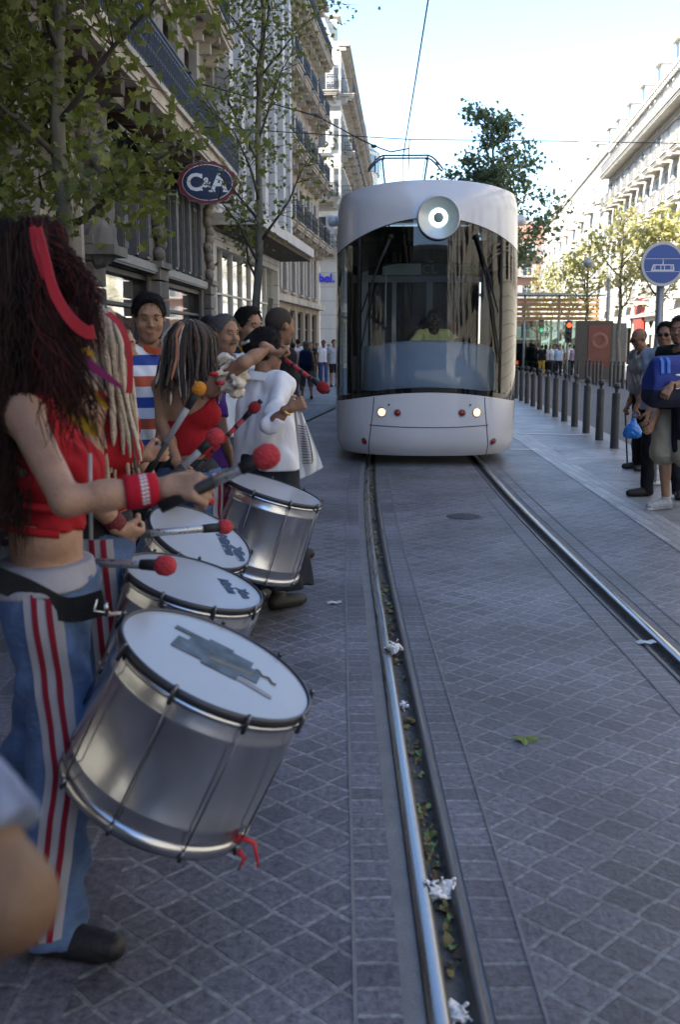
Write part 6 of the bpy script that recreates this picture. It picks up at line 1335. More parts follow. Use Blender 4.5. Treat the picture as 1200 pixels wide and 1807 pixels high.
for i in range(130):
    p0 = np.array(F(60 + 70 * rs.rand(), 540 + 60 * rs.rand(), 2.33)); e = np.array(F(70 + 130 * rs.rand(), 700 + 110 * rs.rand(), 2.285 + .03 * rs.rand())); ph = rs.uniform(0, 6)
    paths.append([p0 * (1 - t) + e * t + np.array([.012 * math.sin(9 * t + ph) + .02 * t * (1 - t), -.02 * math.sin(math.pi * t), .008 * math.sin(13 * t + ph)]) for t in np.linspace(0, 1, 14)]); rad.append(rs.uniform(.0010, .0022)); mi.append(rs.choice([0, 0, 2, 1]))
strands(T1, 'mane', paths, rad, [M_h1, M_h2, M_h3], mi, 4, .1, .5)
ribbon([F(66, 402, 2.37), F(78, 450, 2.33), F(93, 510, 2.30), F(120, 558, 2.28), F(150, 585, 2.28), F(166, 585, 2.28)], lambda t: .017 + .013 * t, M_redr, T1, 'hair_ribbon', (1, 0, .35), .003, True)
ribbon([F(56, 400, 2.40), F(62, 440, 2.36), F(78, 490, 2.32)], .013, M_redr, T1, 'hair_ribbon', (1, 0, .3), .003, True)
b = MB(); pk_ = knot + np.array([0, 0, .03]); b.ball(tuple(pk_), (.05, .05, .028), 12, 8); b.build('hair_tie', M_purp, T1)
for pts, wd_, m in (([F(100, 598, 2.35), F(120, 590, 2.33), F(137, 600, 2.33)], .018, M_must), ([F(120, 625, 2.35), F(150, 620, 2.34), F(165, 628, 2.34)], .016, M_must), ([F(100, 680, 2.33), F(122, 712, 2.31), F(148, 745, 2.30), F(172, 768, 2.30)], .036, M_must), ([F(130, 655, 2.34), F(160, 690, 2.32), F(190, 722, 2.32)], .018, M_must),
    ([F(106, 606, 2.36), F(138, 630, 2.32), F(170, 652, 2.32), F(214, 684, 2.36)], .022, M_purp), ([F(135, 640, 2.35), F(150, 652, 2.34), F(166, 662, 2.35)], .018, mat('grey_lock', (.26, .25, .26), .8))):
    ribbon(pts, (lambda t, w_=wd_: w_ * math.sin(math.pi * (.12 + .84 * t)) ** .7), m, T1, 'hair_wrap', (.3, .2, 1), .004, True)
# second drummer: blond cords ---------------------------------------
def cords(T, root, n, spread, L, cols, seed, face=0, front_gap=1.0, r=(.008, .012), sway=(0, 0), down=1.0, name='dreadlocks', endspread=.3):
    rs = np.random.RandomState(seed); paths, rad, mi = [], [], []; root = np.array(root)
    for i in range(n):
        a = rs.uniform(0, 6.283)
        if abs((a - face + math.pi) % (2 * math.pi) - math.pi) < front_gap: continue
        e = rs.uniform(.15, 1.0); d = np.array([math.cos(a), math.sin(a), 0]); ln = L * rs.uniform(.75, 1.12); pts = []; ph = rs.uniform(0, 6)
        for k in range(16):
            t = k / 15; r_ = spread * e * (min(1, t * 3.0) ** .6) * (1 + endspread * t); z = .045 * math.sin(min(1, t * 4) * math.pi * .5) * (1.2 - e) - ln * max(0, t - .06) ** 1.15 * down
            pts.append(root + d * (.015 + r_) + np.array([sway[0] * t * t, sway[1] * t * t, z]) + .010 * t * np.array([math.sin(7 * t + ph), math.cos(6 * t + ph), 0]))
        paths.append(pts); rad.append(rs.uniform(*r)); mi.append(rs.choice(len(cols), p=[c[1] for c in cols]))
    return strands(T, name, paths, rad, [c[0] for c in cols], mi, 7, .16, .75)
M_bl = mat('cord_blond', (.55, .46, .35), .85, 0, .25, 60, .6, 140); M_bld = mat('cord_beige', (.36, .28, .20), .85, 0, .3, 60, .6, 140); M_dk = mat('cord_dark', (.03, .022, .017), .8, 0, .3, 60, .5, 140); M_dk2 = mat('cord_brown', (.085, .058, .042), .85, 0, .3, 60, .5, 140); M_cop = mat('cord_copper', (.30, .12, .06), .8, 0, .2, 60)
st3 = (B3[1] - B3[0]).normalized(); st5 = (B5[1] - B5[0]).normalized()
P = person('drummer with long straight beige and blond cords of hair, behind the dark red mane', -.825, 3.50, 8, 1.66, SK_LIGHT, True, hair=('short', M_dk2), eyes=False, res=.011, head=(4, 12),
    arms={'R': (F(165, 880, 3.30), F(212, 934, 3.36), dict(fist=F(240, 944, 3.42), stick=st3, thumb=-1)), 'L': (F(205, 850, 3.8), F(255, 880, 3.62), dict(fist=F(284, 862, 3.54), stick=st5, thumb=1))},
    top=dict(m=M_redtop, name='top', sleeve=0, hem=1.06, g=.012, neck=.075), legs=dict(m=M_denim, waist=1.0, flare=.02))
T2 = P['T']; hk2 = FR[T2] @ P['hp'](-.02, 0, .125); cords(T2, hk2, 150, .105, .60, [(M_bl, .45), (M_bld, .35), (M_dk2, .12), (M_dk, .08)], 3, R(8), .75, (.008, .0125), sway=(.04, -.03))
side_stripe(P, 'R', -1, .93, .09, [(-.05, .05, .010, M_greyb, 'side_band'), (-.028, -.010, .014, M_strip, 'red_stripe'), (.010, .028, .014, M_strip, 'red_stripe')])
ribbon([F(190, 552, 3.36), F(212, 575, 3.33), F(226, 615, 3.32), F(229, 660, 3.32), F(227, 694, 3.32)], .020, M_redr, T2, 'hair_ribbon', (1, .2, 0), .003, True)
S = SDF(); P['torso'](S, .02); S.cut(V3(0, 0, 1.0), (0, 0, 1)); S.cut(V3(0, 0, .93), (0, 0, -1)); sdf_part('belt', S, .012, M_strap, T2); wristband(T2, P['J']['wrR'], P['J']['elR'], mat('bracelet_red', (.12, .01, .015), .7, 0, .3, 90, .5, 120), .045, .033, .012)
# third drummer -----------------------------------------------------
st4 = (B4[1] - B4[0]).normalized()
P = person('drummer with dark tied back hair and red sleeved top beside the striped polo shirt', -1.07, 4.55, 4, 1.67, SK_TAN, True, hair=('bun', HAIRBR), res=.011, head=(-6, 8), lean=5,
    arms={'R': (F(222, 800, 4.05), F(252, 803, 4.0), dict(fist=F(280, 800, 4.02), stick=st4, thumb=-1)), 'L': (F(270, 860, 4.6), F(300, 878, 4.45), dict(fist=F(318, 878, 4.38), stick=(B8[1] - B8[0]), thumb=1))},
    top=dict(m=M_redtop, name='top', sleeve=.5, hem=1.04, g=.016), legs=dict(m=M_denim, waist=1.0, flare=.015))
wristband(P['T'], P['J']['wrR'], P['J']['elR'], M_band, .07, .036, .012, V3(0, -1, .2)); S = SDF(); P['torso'](S, .02); S.cut(V3(0, 0, 1.02), (0, 0, 1)); S.cut(V3(0, 0, .94), (0, 0, -1)); sdf_part('belt', S, .014, M_strap, P['T'])
# fourth drummer: back turned, arm stretched out ---------------------
st7 = (B7[1] - B7[0]).normalized(); st6 = (B6[1] - B6[0]).normalized()
P = person('drummer seen from behind with brown and cream dreadlocks, bare back and stretched arm', -.775, 5.25, 62, 1.66, SK_TAN, True, hair=('short', M_dk), eyes=False, mouth=False, res=.011, head=(-20, 5),
    arms={'R': (F(430, 640, 5.02), F(473, 615, 5.12), dict(fist=F(490, 624, 5.15), stick=st7, thumb=-1)), 'L': (F(285, 745, 5.25), F(315, 820, 5.05), dict(fist=F(335, 838, 5.0), stick=st6, thumb=1))},
    top=None, legs=dict(m=M_denim, waist=.99, flare=.02))
T4 = P['T']; P['J']; S = SDF(); P['torso'](S, .012); S.cut(P['up'](0, 0, 1.06), (0, 0, -1)); S.cut(P['up'](.03, 0, 1.34), (-.55, .25, .8)); S.noise = (.005, 30, 1, (1, 1, .6)); sdf_part('top', S, .01, M_redtop, T4)
S = SDF(); P['torso'](S, .018); S.cut(V3(0, 0, .985), (0, 0, 1)); S.cut(V3(0, 0, .92), (0, 0, -1)); sdf_part('belt', S, .012, M_strap, T4)
side_stripe(P, 'R', -1, .92, .09, [(-.05, .05, .010, M_greyb, 'side_band'), (-.028, -.010, .014, M_strip, 'red_stripe'), (.010, .028, .014, M_strip, 'red_stripe')])
hk4 = FR[T4] @ P['hp'](0, 0, .12); cords(T4, hk4, 210, .112, .40, [(M_dk, .36), (M_dk2, .42), (M_bl, .14), (M_bld, .04), (M_cop, .04)], 9, R(50), .35, (.0075, .0115), sway=(.0, -.04), endspread=.45)
M_lace = mat('cream_lace', (.55, .50, .42), .9, 0, .12, 20, .6, 60)
rs = np.random.RandomState(2); S = SDF(); ce = P['J']['shR'].lerp(P['J']['elR'], .62)
for i in range(22):
    v = Vector(rs.normal(size=3)).normalized() * (.035 + .035 * rs.rand()); e = v + Vector(rs.normal(size=3)).normalized() * .045; S.cap(ce + v * .9, ce + e, .009, .012, k=.012)
for zz in (-.07, .03): 
    for i in range(7): v = Vector(rs.normal(size=3)).normalized() * .05; S.ell(ce + v + V3(0, 0, zz), (.045, .03, .022), k=.02)
S.noise = (.006, 75, 1, (1, 1, 1)); sdf_part('lace_ruffle', S, .008, M_lace, T4)
for p_ in (F(377, 660, 4.93), F(388, 676, 4.93)): b = MB(); b.ball(p_, (.025, .015, .012), 8, 6); b.build('red_bow', M_redr, T4)
# ------------------------------------------------------------------ onlookers by the drummers
def stand(px, py_top, Y): p = at(px, 600, Y); return p.x, Y
M_polo = stripes('polo_stripes', [(.25, (.62, .62, .64)), (.25, (.035, .065, .26)), (.25, (.62, .62, .64)), (.25, (.42, .09, .05))], 2, .235, offset=.12)
x, y = stand(262, 0, 5.95); P = person('black haired man in a red, white and blue striped polo shirt', x, y, -62, 1.83, SK_TAN, hair=('short', HAIRB), fat=.1, top=dict(m=M_polo, hem=.90, loose=.05, g=.022, neck=.066), legs=dict(m=cloth('trousers_black', (.014, .014, .015))), head=(-12, 12), res=.0095,
    arms={'L': (F(292, 700, 5.72), F(283, 752, 5.62), dict(stick=(0, 0, 1)))})
ribbon([P['up'](.06, .07, 1.50), P['up'](.11, .02, 1.45), P['up'](.06, -.05, 1.47)], .035, cloth('collar_orange', (.48, .09, .035)), P['T'], 'collar', (0, 0, 1), .006); wristband(P['T'], P['J']['wrL'], P['J']['elL'], mat('watch_strap', (.02, .03, .07), .5), .02, .03, .02, name='watch')
x, y = stand(395, 0, 6.9); P = person('grey haired man with a moustache in a pale blue shirt', x, y, -50, 1.74, SK_TAN, hair=('crop', HAIRG), top=dict(m=stripes('pale_check_shirt', [(.3, (.44, .50, .58)), (.12, (.36, .44, .54)), (.46, (.44, .50, .58)), (.12, (.52, .56, .62))], 0, .05), hem=.95, g=.02, loose=.03, neck=.068, deep=.1), legs=dict(m=M_denim), stache=HAIRG, head=(6, 6), res=.0095)
S = SDF(); P['torso'](S, .024); S.cut(V3(0, 0, .985), (0, 0, 1)); S.cut(V3(0, 0, .945), (0, 0, -1)); sdf_part('belt', S, .012, M_strap, P['T'])
M_navy = cloth('navy_jersey', (.012, .016, .035)); x, y = stand(437, 0, 7.15)
P = person('stubbled man in a navy shirt with yellow neckline and a black shoulder bag', x, y, -52, 1.79, SK_TAN, hair=('short', HAIRB), top=dict(m=M_navy, hem=.86, g=.022, loose=.05, neck=.074, sleeve=.75), legs=dict(m=cloth('trousers_dark', (.02, .02, .024))), head=(8, 5), beard=STUBBLE, res=.0095)
M_yel = cloth('yellow_trim', (.50, .36, .02)); ribbon([P['up'](-.01, .088, 1.50), P['up'](.075, .07, 1.465), P['up'](.115, 0, 1.415), P['up'](.075, -.07, 1.465), P['up'](-.01, -.088, 1.50)], .026, M_yel, P['T'], 'neckline', (0, .0, 1), .006)
S = SDF(); S.cap(P['up'](.0, -.27, .98), P['up'](.05, -.27, .80), .13, .12, fx=.9); S.ell(P['up'](.02, -.28, .86), (.14, .09, .16)); S.noise = (.006, 30, 2, (1, 1, 1)); V, Fq = S.mesh(.014); V = np.array([tuple(FR[P['T']] @ Vector(v)) for v in V]); o = place('shoulder_bag', np_mesh('shoulder_bag', V, Fq, M_strap), None, (x, y, .8)); tag(o, 'soft black shoulder bag hanging at the navy shirted man\'s hip', 'bag')
bk_ = ribbon([FR[P['T']] @ P['up'](.11, .16, 1.42), FR[P['T']] @ P['up'](.14, .0, 1.25), FR[P['T']] @ P['up'](.13, -.16, 1.05), FR[P['T']] @ P['up'](.03, -.26, .97)], .04, M_strap, o, 'strap', (0, 0, 1), .005, True)
# woman in white
M_blouse = mat('white_linen', (.66, .66, .69), .85, 0, .05, 6, .8, 9, .2, stretch=(1, 1, .4)); x, y = stand(468, 0, 6.0)
P = person('woman from behind in a loose white blouse and long dark skirt', x, y, 48, 1.63, SK_BROWN, True, fat=.3, hair=('bun', HAIRB), head=(-22, 6), res=.0095,
    top=dict(m=M_blouse, name='blouse', sleeve=1.5, hem=.90, g=.026, flare=.045, wr=.008, arm_g=.010, neck=.075, slits=((F(463, 770, 5.62), F(452, 850, 5.62), .012, .075),)), legs=dict(m=mat('skirt_navy', (.010, .012, .02), .9, 0, .2, 6, .2, 100), name='skirt', skirt=(.16, .06), waist=1.0, g=.03),
    arms={'R': (F(476, 752, 5.60), F(509, 721, 5.56), dict(fist=F(524, 715, 5.57), stick=(0, 0, 1), thumb=-1)), 'L': (F(450, 745, 6.45), F(480, 740, 6.5))})
b = MB(); b.tube([P['hp'](-.135, -.045, .045), P['hp'](-.165, .0, .025), P['hp'](-.14, .06, .035)], .011, 6); b.build('hair_clip', mat('clip_silver', (.5, .48, .45), .3, .8), P['T'], None, False)
ribbon([P['up'](-.10, -.10, 1.475), P['up'](-.125, 0, 1.485), P['up'](-.10, .10, 1.475)], .05, M_blouse, P['T'], 'collar', (.4, 0, 1), .006)
wristband(P['T'], P['J']['wrR'], P['J']['elR'], mat('gold', (.6, .4, .15), .3, 1), .012, .031, .01, name='bracelet')
# her printed bag
M_bagp = stripes('bag_print', [(.5, (.60, .59, .57)), (.5, (.16, .16, .17))], 2, .017)
bp_ = [F(518, 725, 5.62), F(533, 728, 5.62), F(571, 825, 5.62), F(566, 833, 5.62), F(530, 845, 5.62), F(527, 800, 5.62)]
b = MB(); c_ = sum(bp_, Vector()) / 6; nx = Vector((.2, -1, 0)).normalized()
def bagf(u, v, sd):
    l = bp_[0].lerp(bp_[5], min(1, v * 1.5)) if v < .66 else bp_[5].lerp(bp_[4], (v - .66) / .34); r_ = bp_[1].lerp(bp_[2], v); p = l.lerp(r_, u); return p + nx * sd * (.045 * math.sin(u * math.pi) * math.sin(v * math.pi * .9 + .15) + .012 * math.sin(u * 9 + v * 4)) * (1 if sd > 0 else .6)
b.grid(lambda u, v: bagf(u, v, 1), 16, 16); b.grid(lambda u, v: bagf(1 - u, v, -1), 16, 16); o = b.build('cloth_bag', mat('white_bag', (.60, .59, .57), .85, 0, .06, 10, .2, 60), loc=(c_.x, c_.y, .3)); tag(o, 'white cloth bag with fine black lines hanging from the woman\'s hand', 'bag')
for k in range(15):
    q = .22 + k * .042; b = MB(); b.tube([bagf(.16 + .0 * k, q, 1) + nx * .003, bagf(.40, q + .012, 1) + nx * .003, bagf(.74 - .012 * k, q + .03, 1) + nx * .003, bagf(.86 - .016 * k, q - .03, 1) + nx * .003], .0022, 4); b.build('printed_line', M_grip, o)
# others behind
x, y = stand(491, 0, 7.4); person('man with a shaved head and dark clothes behind the woman in white', x, y, 25, 1.80, SK_BROWN, hair=('shaved', STUBBLE), top=dict(m=cloth('shirt_black', (.015, .015, .017)), hem=.9), legs=dict(m=_M['trousers_dark']), head=(10, 5), arms={'R': (at(500, 690, 7.25), at(505, 740, 7.2)), 'L': (at(497, 690, 7.6), at(500, 740, 7.6))}, eyes=False, res=.012)
x, y = stand(343, 0, 6.4); person('person in purple hidden behind the dreadlocked drummer', x, y, 70, 1.55, SK_TAN, True, hair=('short', HAIRB), top=dict(m=cloth('purple_shirt', (.09, .03, .19)), hem=.9, sleeve=.6, loose=.05), legs=dict(m=M_denimd), eyes=False, res=.013)
x, y = stand(284, 0, 8.3); person('dark haired person showing only a head between striped polo and dreadlocks', x, y, -80, 1.62, SK_TAN, hair=('short', HAIRB), top=dict(m=M_greyb), legs=dict(m=M_denimd), res=.014)
x, y = stand(369, 0, 8.2); person('dark haired person half hidden behind the man with the moustache', x, y, 100, 1.76, SK_TAN, hair=('short', HAIRB), top=dict(m=M_navy), legs=dict(m=M_denimd), eyes=False, res=.014)
# driver in the cab
dv = FT @ Vector((.13, 1.62, 0)); yel = cloth('yellow_shirt', (.66, .62, .24))
P = person('tram driver in a yellow shirt and dark sunglasses behind the windscreen', dv.x, dv.y, -91.6, 1.72, SK_DARK, z0=.26, hair=('shaved', STUBBLE), top=dict(m=yel, hem=.93, loose=.03, g=.02, deep=.08), legs=dict(m=_M['trousers_dark'], waist=1.0), glasses=True, res=.012, eyes=False, beard=STUBBLE,
    knees={'L': FT @ Vector((.0, 1.15, 1.0)), 'R': FT @ Vector((.28, 1.15, 1.0))}, feet={'L': (dv.x - .1, dv.y - .55), 'R': (dv.x + .12, dv.y - .55)}, arms={'L': (FT @ Vector((.50, 1.5, 1.52)), FT @ Vector((.60, 1.25, 1.55)), dict(stick=(0, 0, 1))), 'R': (FT @ Vector((-.24, 1.5, 1.42)), FT @ Vector((-.25, 1.25, 1.42)), dict(stick=(0, 0, 1)))})
# ------------------------------------------------------------------ onlookers on the right
fo = gnd(1134, 829); M_vest = mat('grey_vest_cloth', (.20, .205, .20), .85, 0, .12, 8, .3, 120, .2)
P = person('stooping old man with a cane, grey vest and a blue plastic bag', fo.x, fo.y, 197, 1.72, SK_BROWN, hair=('bald', HAIRG), lean=10, head=(8, 22), glasses=True, eyes=False, res=.010, shoes=SHOEB,
    top=dict(m=stripes('shirt_pink_stripe', [(.5, (.55, .52, .53)), (.5, (.42, .36, .38))], 0, .035), hem=.90, sleeve=.85, g=.014, neck=.06), legs=dict(m=cloth('trousers_brown_black', (.018, .015, .014)), flare=.012, g=.02),
    arms={'L': (F(1137, 690, 12.25), F(1122, 722, 12.25), dict(fist=F(1121, 731, 12.25), stick=(.2, 0, 1), thumb=1)), 'R': (F(1117, 700, 12.75), F(1108, 717, 12.72), dict(fist=F(1104, 726, 12.7), stick=(0, 0, 1), thumb=-1))})
S = SDF(); P['torso'](S, .026, k=.04); S.cap(P['up'](0, .05, 1.1), P['up'](0, -.05, 1.1), .12, k=.05); S.cut(P['up'](0, 0, .87), (0, 0, -1)); S.cap(P['up'](-.03, 0, 1.5), P['up'](.05, 0, 1.48), .085, k=.01, sub=True); S.cap(P['up'](.14, 0, 1.5), P['up'](.18, 0, .8), .04, k=.02, sub=True)
for q in (1, -1): S.ell(P['up'](.12, q * .085, 1.02), (.035, .07, .075), k=.01); S.ell(P['up'](.11, q * .085, 1.28), (.03, .055, .055), k=.01); S.ell(P['J']['shL' if q > 0 else 'shR'] + V3(0, q * .07, -.05), (.09, .06, .10), k=.02, sub=True)
S.noise = (.004, 30, 2, (1, 1, .7)); sdf_part('vest', S, .010, M_vest, P['T'])
c0, c1 = F(1104, 724, 12.7), gnd(1108, 824); b = MB(); b.tube([c0 + Vector((.05, 0, .015)), c0 + Vector((.03, 0, .035)), c0 + Vector((0, 0, .03)), c0, c1], .011, 8); b.tube([c1 + Vector((0, 0, .02)), c1], .015, 8); tag(b.build('walking_cane', mat('cane_wood', (.06, .035, .02), .5, 0, .3, 20), loc=(c1.x, c1.y, 0)), 'dark wooden walking cane held by the old man', 'cane')
bc = F(1117, 758, 12.2); S = SDF(); S.ell(bc + Vector((0, 0, -.02)), (.105, .075, .085)).ell(bc + Vector((.05, 0, -.05)), (.06, .05, .05)).ell(bc + Vector((-.06, 0, -.055)), (.05, .05, .045)); S.cap(bc + Vector((0, 0, .03)), F(1121, 731, 12.25), .05, .012, k=.05); S.cap(bc + Vector((.0, 0, .08)), F(1127, 728, 12.25), .015, .012, k=.02)
S.noise = (.005, 55, 3, (1, 1, 1)); V, Fq = S.mesh(.0085); o = place('plastic_bag', np_mesh('plastic_bag', V, Fq, mat('blue_plastic', (.015, .16, .52), .28, 0, .2, 12, .4, 30, .5)), None, bc); tag(o, 'thin bright blue plastic bag knotted in the old man\'s hand', 'plastic bag')
f2 = gnd(1150, 868); M_chamb = cloth('shirt_bluegrey', (.22, .26, .33))
P = person('young man in dark sunglasses and an open blue-grey shirt behind the duffel bag', 3.30, 10.5, 232, 1.75, SK_TAN, hair=('short', HAIRB), top=dict(m=M_chamb, hem=.88, loose=.04, g=.02, deep=.13, sleeve=1.3), legs=dict(m=cloth('jeans_black', (.014, .016, .022))), glasses=True, eyes=False, head=(8, 3), res=.0095, arms={'R': (F(1150, 692, 10.5), F(1144, 730, 10.32)), 'L': (F(1205, 700, 10.1), F(1200, 740, 10.0))}, feet={'R': (3.16, 10.42, (-.95, -.2)), 'L': (3.45, 10.3, (-.3, -1))})
f3 = gnd(1190, 893); M_khaki = cloth('shorts_khaki', (.33, .29, .22)); M_bk = cloth('shirt_black_green', (.012, .016, .014))
P = person('man in khaki shorts and trainers with a blue duffel bag across his chest', 3.19, 9.72, 215, 1.79, SK_TAN, hair=('short', HAIRBR), top=dict(m=M_bk, hem=.92, loose=.04, g=.022, sleeve=.6), legs=dict(m=M_khaki, name='shorts', length=1.08, g=.03, flare=.03), head=(20, 2), beard=None, res=.0095, shoes=mat('trainer_grey', (.32, .33, .34), .6, 0, .35, 30),
    feet={'R': (3.10, 9.62, (-.9, -.45)), 'L': (3.32, 9.5, (-.6, -.8))}, arms={'L': (F(1232, 668, 9.12), F(1184, 682, 8.92), dict(fist=F(1172, 700, 8.88), stick=(-.75, -.1, -.4), thumb=1)), 'R': (F(1160, 720, 9.75), F(1152, 745, 9.55))})
b = MB(); b.tube([P['hp'](.093, .012, -.115), P['hp'](.1, 0, -.10), P['hp'](.093, -.012, -.115)], .009, 6); b.build('goatee', HAIRB, P['T'], None, False); wristband(P['T'], P['J']['wrL'], P['J']['elL'], M_strap, .025, .032, .012, name='watch')
for sd in 'RL':
    a_, t_ = P['J']['an' + sd], P['J']['toe' + sd]; dv_ = Vector((t_.x - a_.x, t_.y - a_.y, 0)).normalized(); S = SDF(); S.cap(a_ + V3(0, 0, -.055) - dv_ * .03, t_ + dv_ * .05 + V3(0, 0, -.012), .047, .04, k=.02); S.cut((0, 0, .002), (0, 0, -1)); S.cut((0, 0, .024), (0, 0, 1)); sdf_part('shoe_sole', S, .009, mat('sole_white', (.5, .5, .48), .7), P['T'])
    b = MB(); tp = t_ + dv_ * .045; b.ball(tp + V3(0, 0, .014), (.036, .036, .02), 10, 6); b.build('toe_cap', mat('toe_yellow', (.5, .34, .04), .6), P['T'], None, False)
# jacket tied at his waist (dark) and the duffel bag
M_jk = cloth('jacket_navy', (.012, .014, .024)); S = SDF(); S.cap(P['up'](-.02, .06, 1.0), P['up'](-.02, -.06, 1.0), .135, k=.04); S.cap(P['up'](.1, .10, .98), P['up'](.10, .17, .50), .075, .09, k=.04); S.cap(P['up'](-.05, -.15, .98), P['up'](-.03, -.18, .60), .07, .08, k=.04); S.noise = (.008, 26, 4, (1, 1, .4)); S.cut(P['up'](0, 0, .53), (0, 0, -1)); S.cut(P['up'](0, 0, 1.05), (0, 0, 1)); sdf_part('tied_jacket', S, .012, M_jk, P['T'])
M_duf = mat('duffel_blue', (.018, .035, .20), .65, 0, .12, 6, .25, 120, .3); M_dufl = mat('duffel_light', (.05, .16, .50), .6, 0, .1); M_dufd = mat('duffel_navy', (.010, .012, .028), .7, 0, .2)
bc = F(1192, 678, 9.12); ax = Vector((.97, .22, .0)).normalized(); S = SDF(); S.cap((-.15, 0, .14), (.24, 0, .14), .11, .12, k=.05); S.cap((-.2, 0, .02), (.24, 0, .02), .13, .13, k=.05); S.cap((-.19, 0, -.08), (.22, 0, -.08), .125, .125, k=.05); S.noise = (.005, 17, 2, (1, 1, 1)); S.cut((-.27, 0, 0), (-1, 0, .15))
Mr = Matrix.Translation(bc) @ Matrix.Rotation(math.atan2(ax.y, ax.x), 4, 'Z'); V, Fq = S.mesh(.012); V = np.array([tuple(Mr @ Vector(v)) for v in V]); fz = V[Fq].mean(1)[:, 2]; T = thing('duffel_bag', 'blue and navy duffel sports bag with white lettering held by the man in shorts', 'sports bag', (bc.x, bc.y, bc.z - .22), 0)
place('bag_body', np_mesh('bag_body', V, Fq, [M_duf, M_dufd], True, (fz < bc.z - .045).astype(int)), T)
dl = lambda a, b_, d: Mr @ Vector((a, -d, b_)); b = MB()
def onbag(a, z, lift=.004):
    ys = np.linspace(-.3, 0, 120); D = S.eval(np.stack([np.full(120, a), ys, np.full(120, z)], -1)); k = int(np.argmax(D < 0)) if (D < 0).any() else 119; return Mr @ Vector((a, ys[k] - lift, z))
for a in (-.20, -.145): ribbon([onbag(a + .012 * (z_ / .2), z_, .006) for z_ in (.235, .20, .15, .10)], .03, M_dufl, T, 'bag_strap', tuple(ax), .006, True)
sh = FR[P['T']] @ P['up'](.02, .2, 1.47); ribbon([onbag(.16, .15), F(1205, 612, 9.35), F(1222, 580, 9.55)], .05, M_duf, T, 'shoulder_strap', tuple(ax), .006, True)
oc = onbag(-.05, .0, .012); lettering('olic', .105, oc + ax * .035, ax, (0, 0, 1), M_swhite, T, bold=.004, shear=.15, depth=.003); b = MB()
for k in range(3): p0 = onbag(-.05 + .05 * k, .085 + .012 * k, .01); b.ball(p0, (.028, .006, .010), 10, 6)
b.build('white_emblem', M_swhite, T)
# ------------------------------------------------------------------ the blurred elbow at the corner of the picture
M_plaid = mat('pale_blue_print', (.15, .18, .27), .9, 0, .62, 30, .2, 90, .1)
E1 = at(12, 1590, .74); P = person('bystander at the photo corner with only a bare elbow and pale sleeve in view', -.60, .90, 75, 1.63, skin('skin_warm', (.145, .082, .047)), hair=('short', HAIRBR), eyes=False, top=dict(m=M_plaid, hem=.86, sleeve=.84, g=.02, arm_g=.012), legs=dict(m=M_denimd), res=.009, arms={'R': (E1, at(-190, 1760, .92))})
# ------------------------------------------------------------------ people far down the street, left
def far(label, px, Y, H, face, shirt, trs, sk=SK_TAN, hair=('short', HAIRB), fem=False, group=None, dz=0, **kw):
    p = at(px, 600, Y); return person(label, p.x, Y, face, H, sk, fem, hair=hair, top=dict(m=shirt, g=.02, loose=.03, **kw.pop('top', {})), legs=dict(m=trs, **kw.pop('legs', {})), res=.02, eyes=False, sockets=False, mouth=False, group=group, finger=False, **kw)
cw = cloth('shirt_white', (.66, .66, .68)); cg = cloth('tee_grey', (.30, .34, .40)); ck = _M['shirt_black']; cb_ = cloth('jeans_blue', (.04, .07, .17)); cp = cloth('shirt_pink', (.5, .33, .40)); cdk = cloth('trousers_charcoal', (.05, .052, .055)); cl = cloth('shirt_lilac', (.36, .28, .38)); cb2 = cloth('shirt_sky', (.36, .46, .60))
P = far('woman with a navy backpack walking away on the pavement, in three quarter trousers', 540, 30, 1.64, 88, cdk, cloth('trousers_grey', (.09, .10, .115)), hair=('long', mat('hair_dark_blond', (.12, .085, .05), .7)), fem=True, legs=dict(length=1.35), top=dict(sleeve=0), feet={'L': (at(540, 600, 30).x - .12, 30.1), 'R': (at(540, 600, 30).x + .16, 29.7)})
S = SDF(); S.cap(P['up'](-.20, .05, 1.36), P['up'](-.2, .05, 1.08), .13, .14, fx=.9, k=.04); S.cap(P['up'](-.20, -.05, 1.36), P['up'](-.2, -.05, 1.08), .13, .14, fx=.9, k=.04); V, Fq = S.mesh(.02); V = np.array([tuple(FR[P['T']] @ Vector(v)) for v in V]); tag(place('backpack', np_mesh('backpack', V, Fq, cloth('backpack_navy', (.014, .018, .05))), None, FR[P['T']].translation), 'navy backpack on the back of the walking woman', 'backpack')
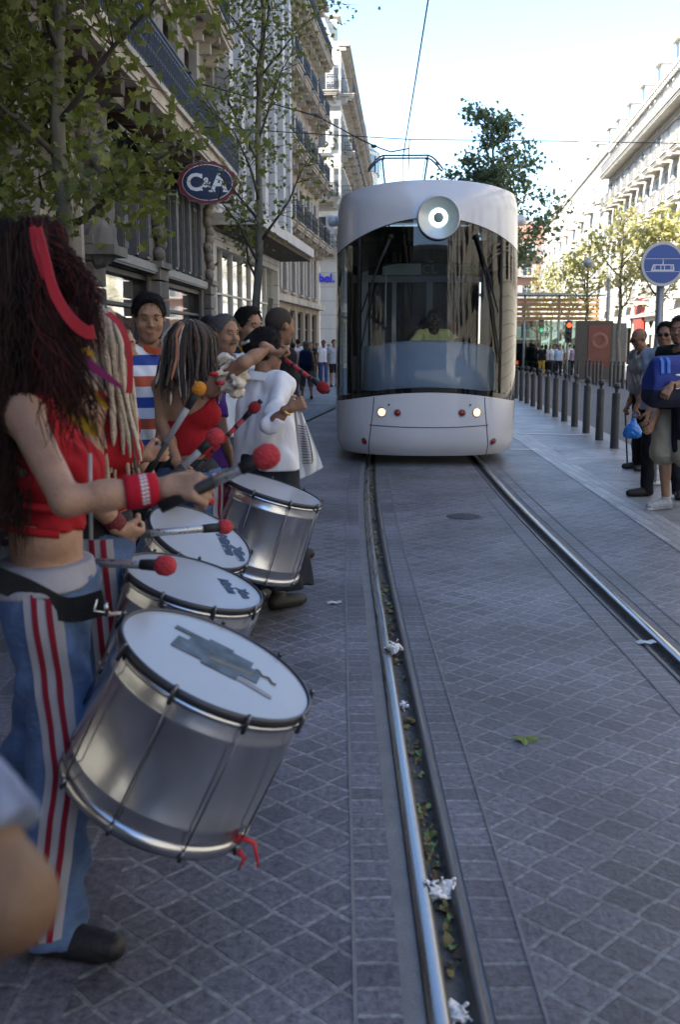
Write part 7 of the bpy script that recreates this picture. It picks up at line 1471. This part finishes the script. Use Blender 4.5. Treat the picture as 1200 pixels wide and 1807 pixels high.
far('man in a white shirt and blue jeans standing near the far corner', 571, 44, 1.82, -100, cw, cb_, SK_DARK)
far('man in a grey tee and black shorts beside the tram edge', 589, 40, 1.80, -70, cg, ck, legs=dict(length=.95))
far('bald man in a black tee on the far pavement', 549, 46, 1.75, -90, ck, cdk, hair=('shaved', STUBBLE))
far('man with a pale backpack harness over a white shirt, far left pavement', 526, 36, 1.78, 80, cw, cdk)
far('person in a pink top far along the pavement, beside the white blouse', 517, 33, 1.62, 85, cp, cdk, fem=True)
far('person in white between the standing men, farthest on the pavement', 580, 50, 1.68, -90, cw, cdk)
far('person in dark clothes behind the woman with the backpack', 560, 52, 1.74, -80, ck, cdk)
GC = 'crowd waiting at the crossing beyond the road'
for i, (lb_, px, Y, H, fc, sh_, tr_) in enumerate((('waiting man in a white shirt, right of the traffic light pole', 1005, 60, 1.76, 100, cw, ck), ('waiting person in a lilac shirt, rightmost of the crowd', 1015, 58, 1.68, 80, cl, ck), ('waiting person in pale blue, just left of the traffic light pole', 988, 58, 1.68, -90, cb2, ck), ('waiting person in white with a light bag, middle of the crowd', 979, 59, 1.72, -80, cw, cdk), ('waiting person in white near the shelter posts', 972, 61, 1.70, -100, cw, ck), ('waiting person in dark blue, left part of the crowd', 964, 62, 1.72, -60, cb2, cb_), ('waiting person in grey behind the front row of the crowd', 983, 63, 1.74, -90, cg, cdk), ('waiting person in tan at the back of the crowd', 995, 64, 1.72, 90, cloth('shirt_tan', (.36, .28, .19)), cdk), ('waiting person in yellow trousers at the left end of the crowd', 958, 60, 1.70, 70, ck, cloth('trousers_yellow', (.5, .36, .05))))):
    far(lb_, px, Y, H, fc, sh_, tr_, group=GC)
far('pedestrian in white on the far pavement behind the old man', 1084, 52, 1.72, 90, cw, cdk); far('pedestrian in tan on the far pavement behind the slim posts', 1098, 54, 1.75, -90, _M['shirt_tan'], cdk); far('pedestrian in a cap on the far pavement between old man and sign post', 1145, 50, 1.7, 180, cw, cb_)
# faces looking down from the roof terraces are too small to model as more than heads: two people at the railings
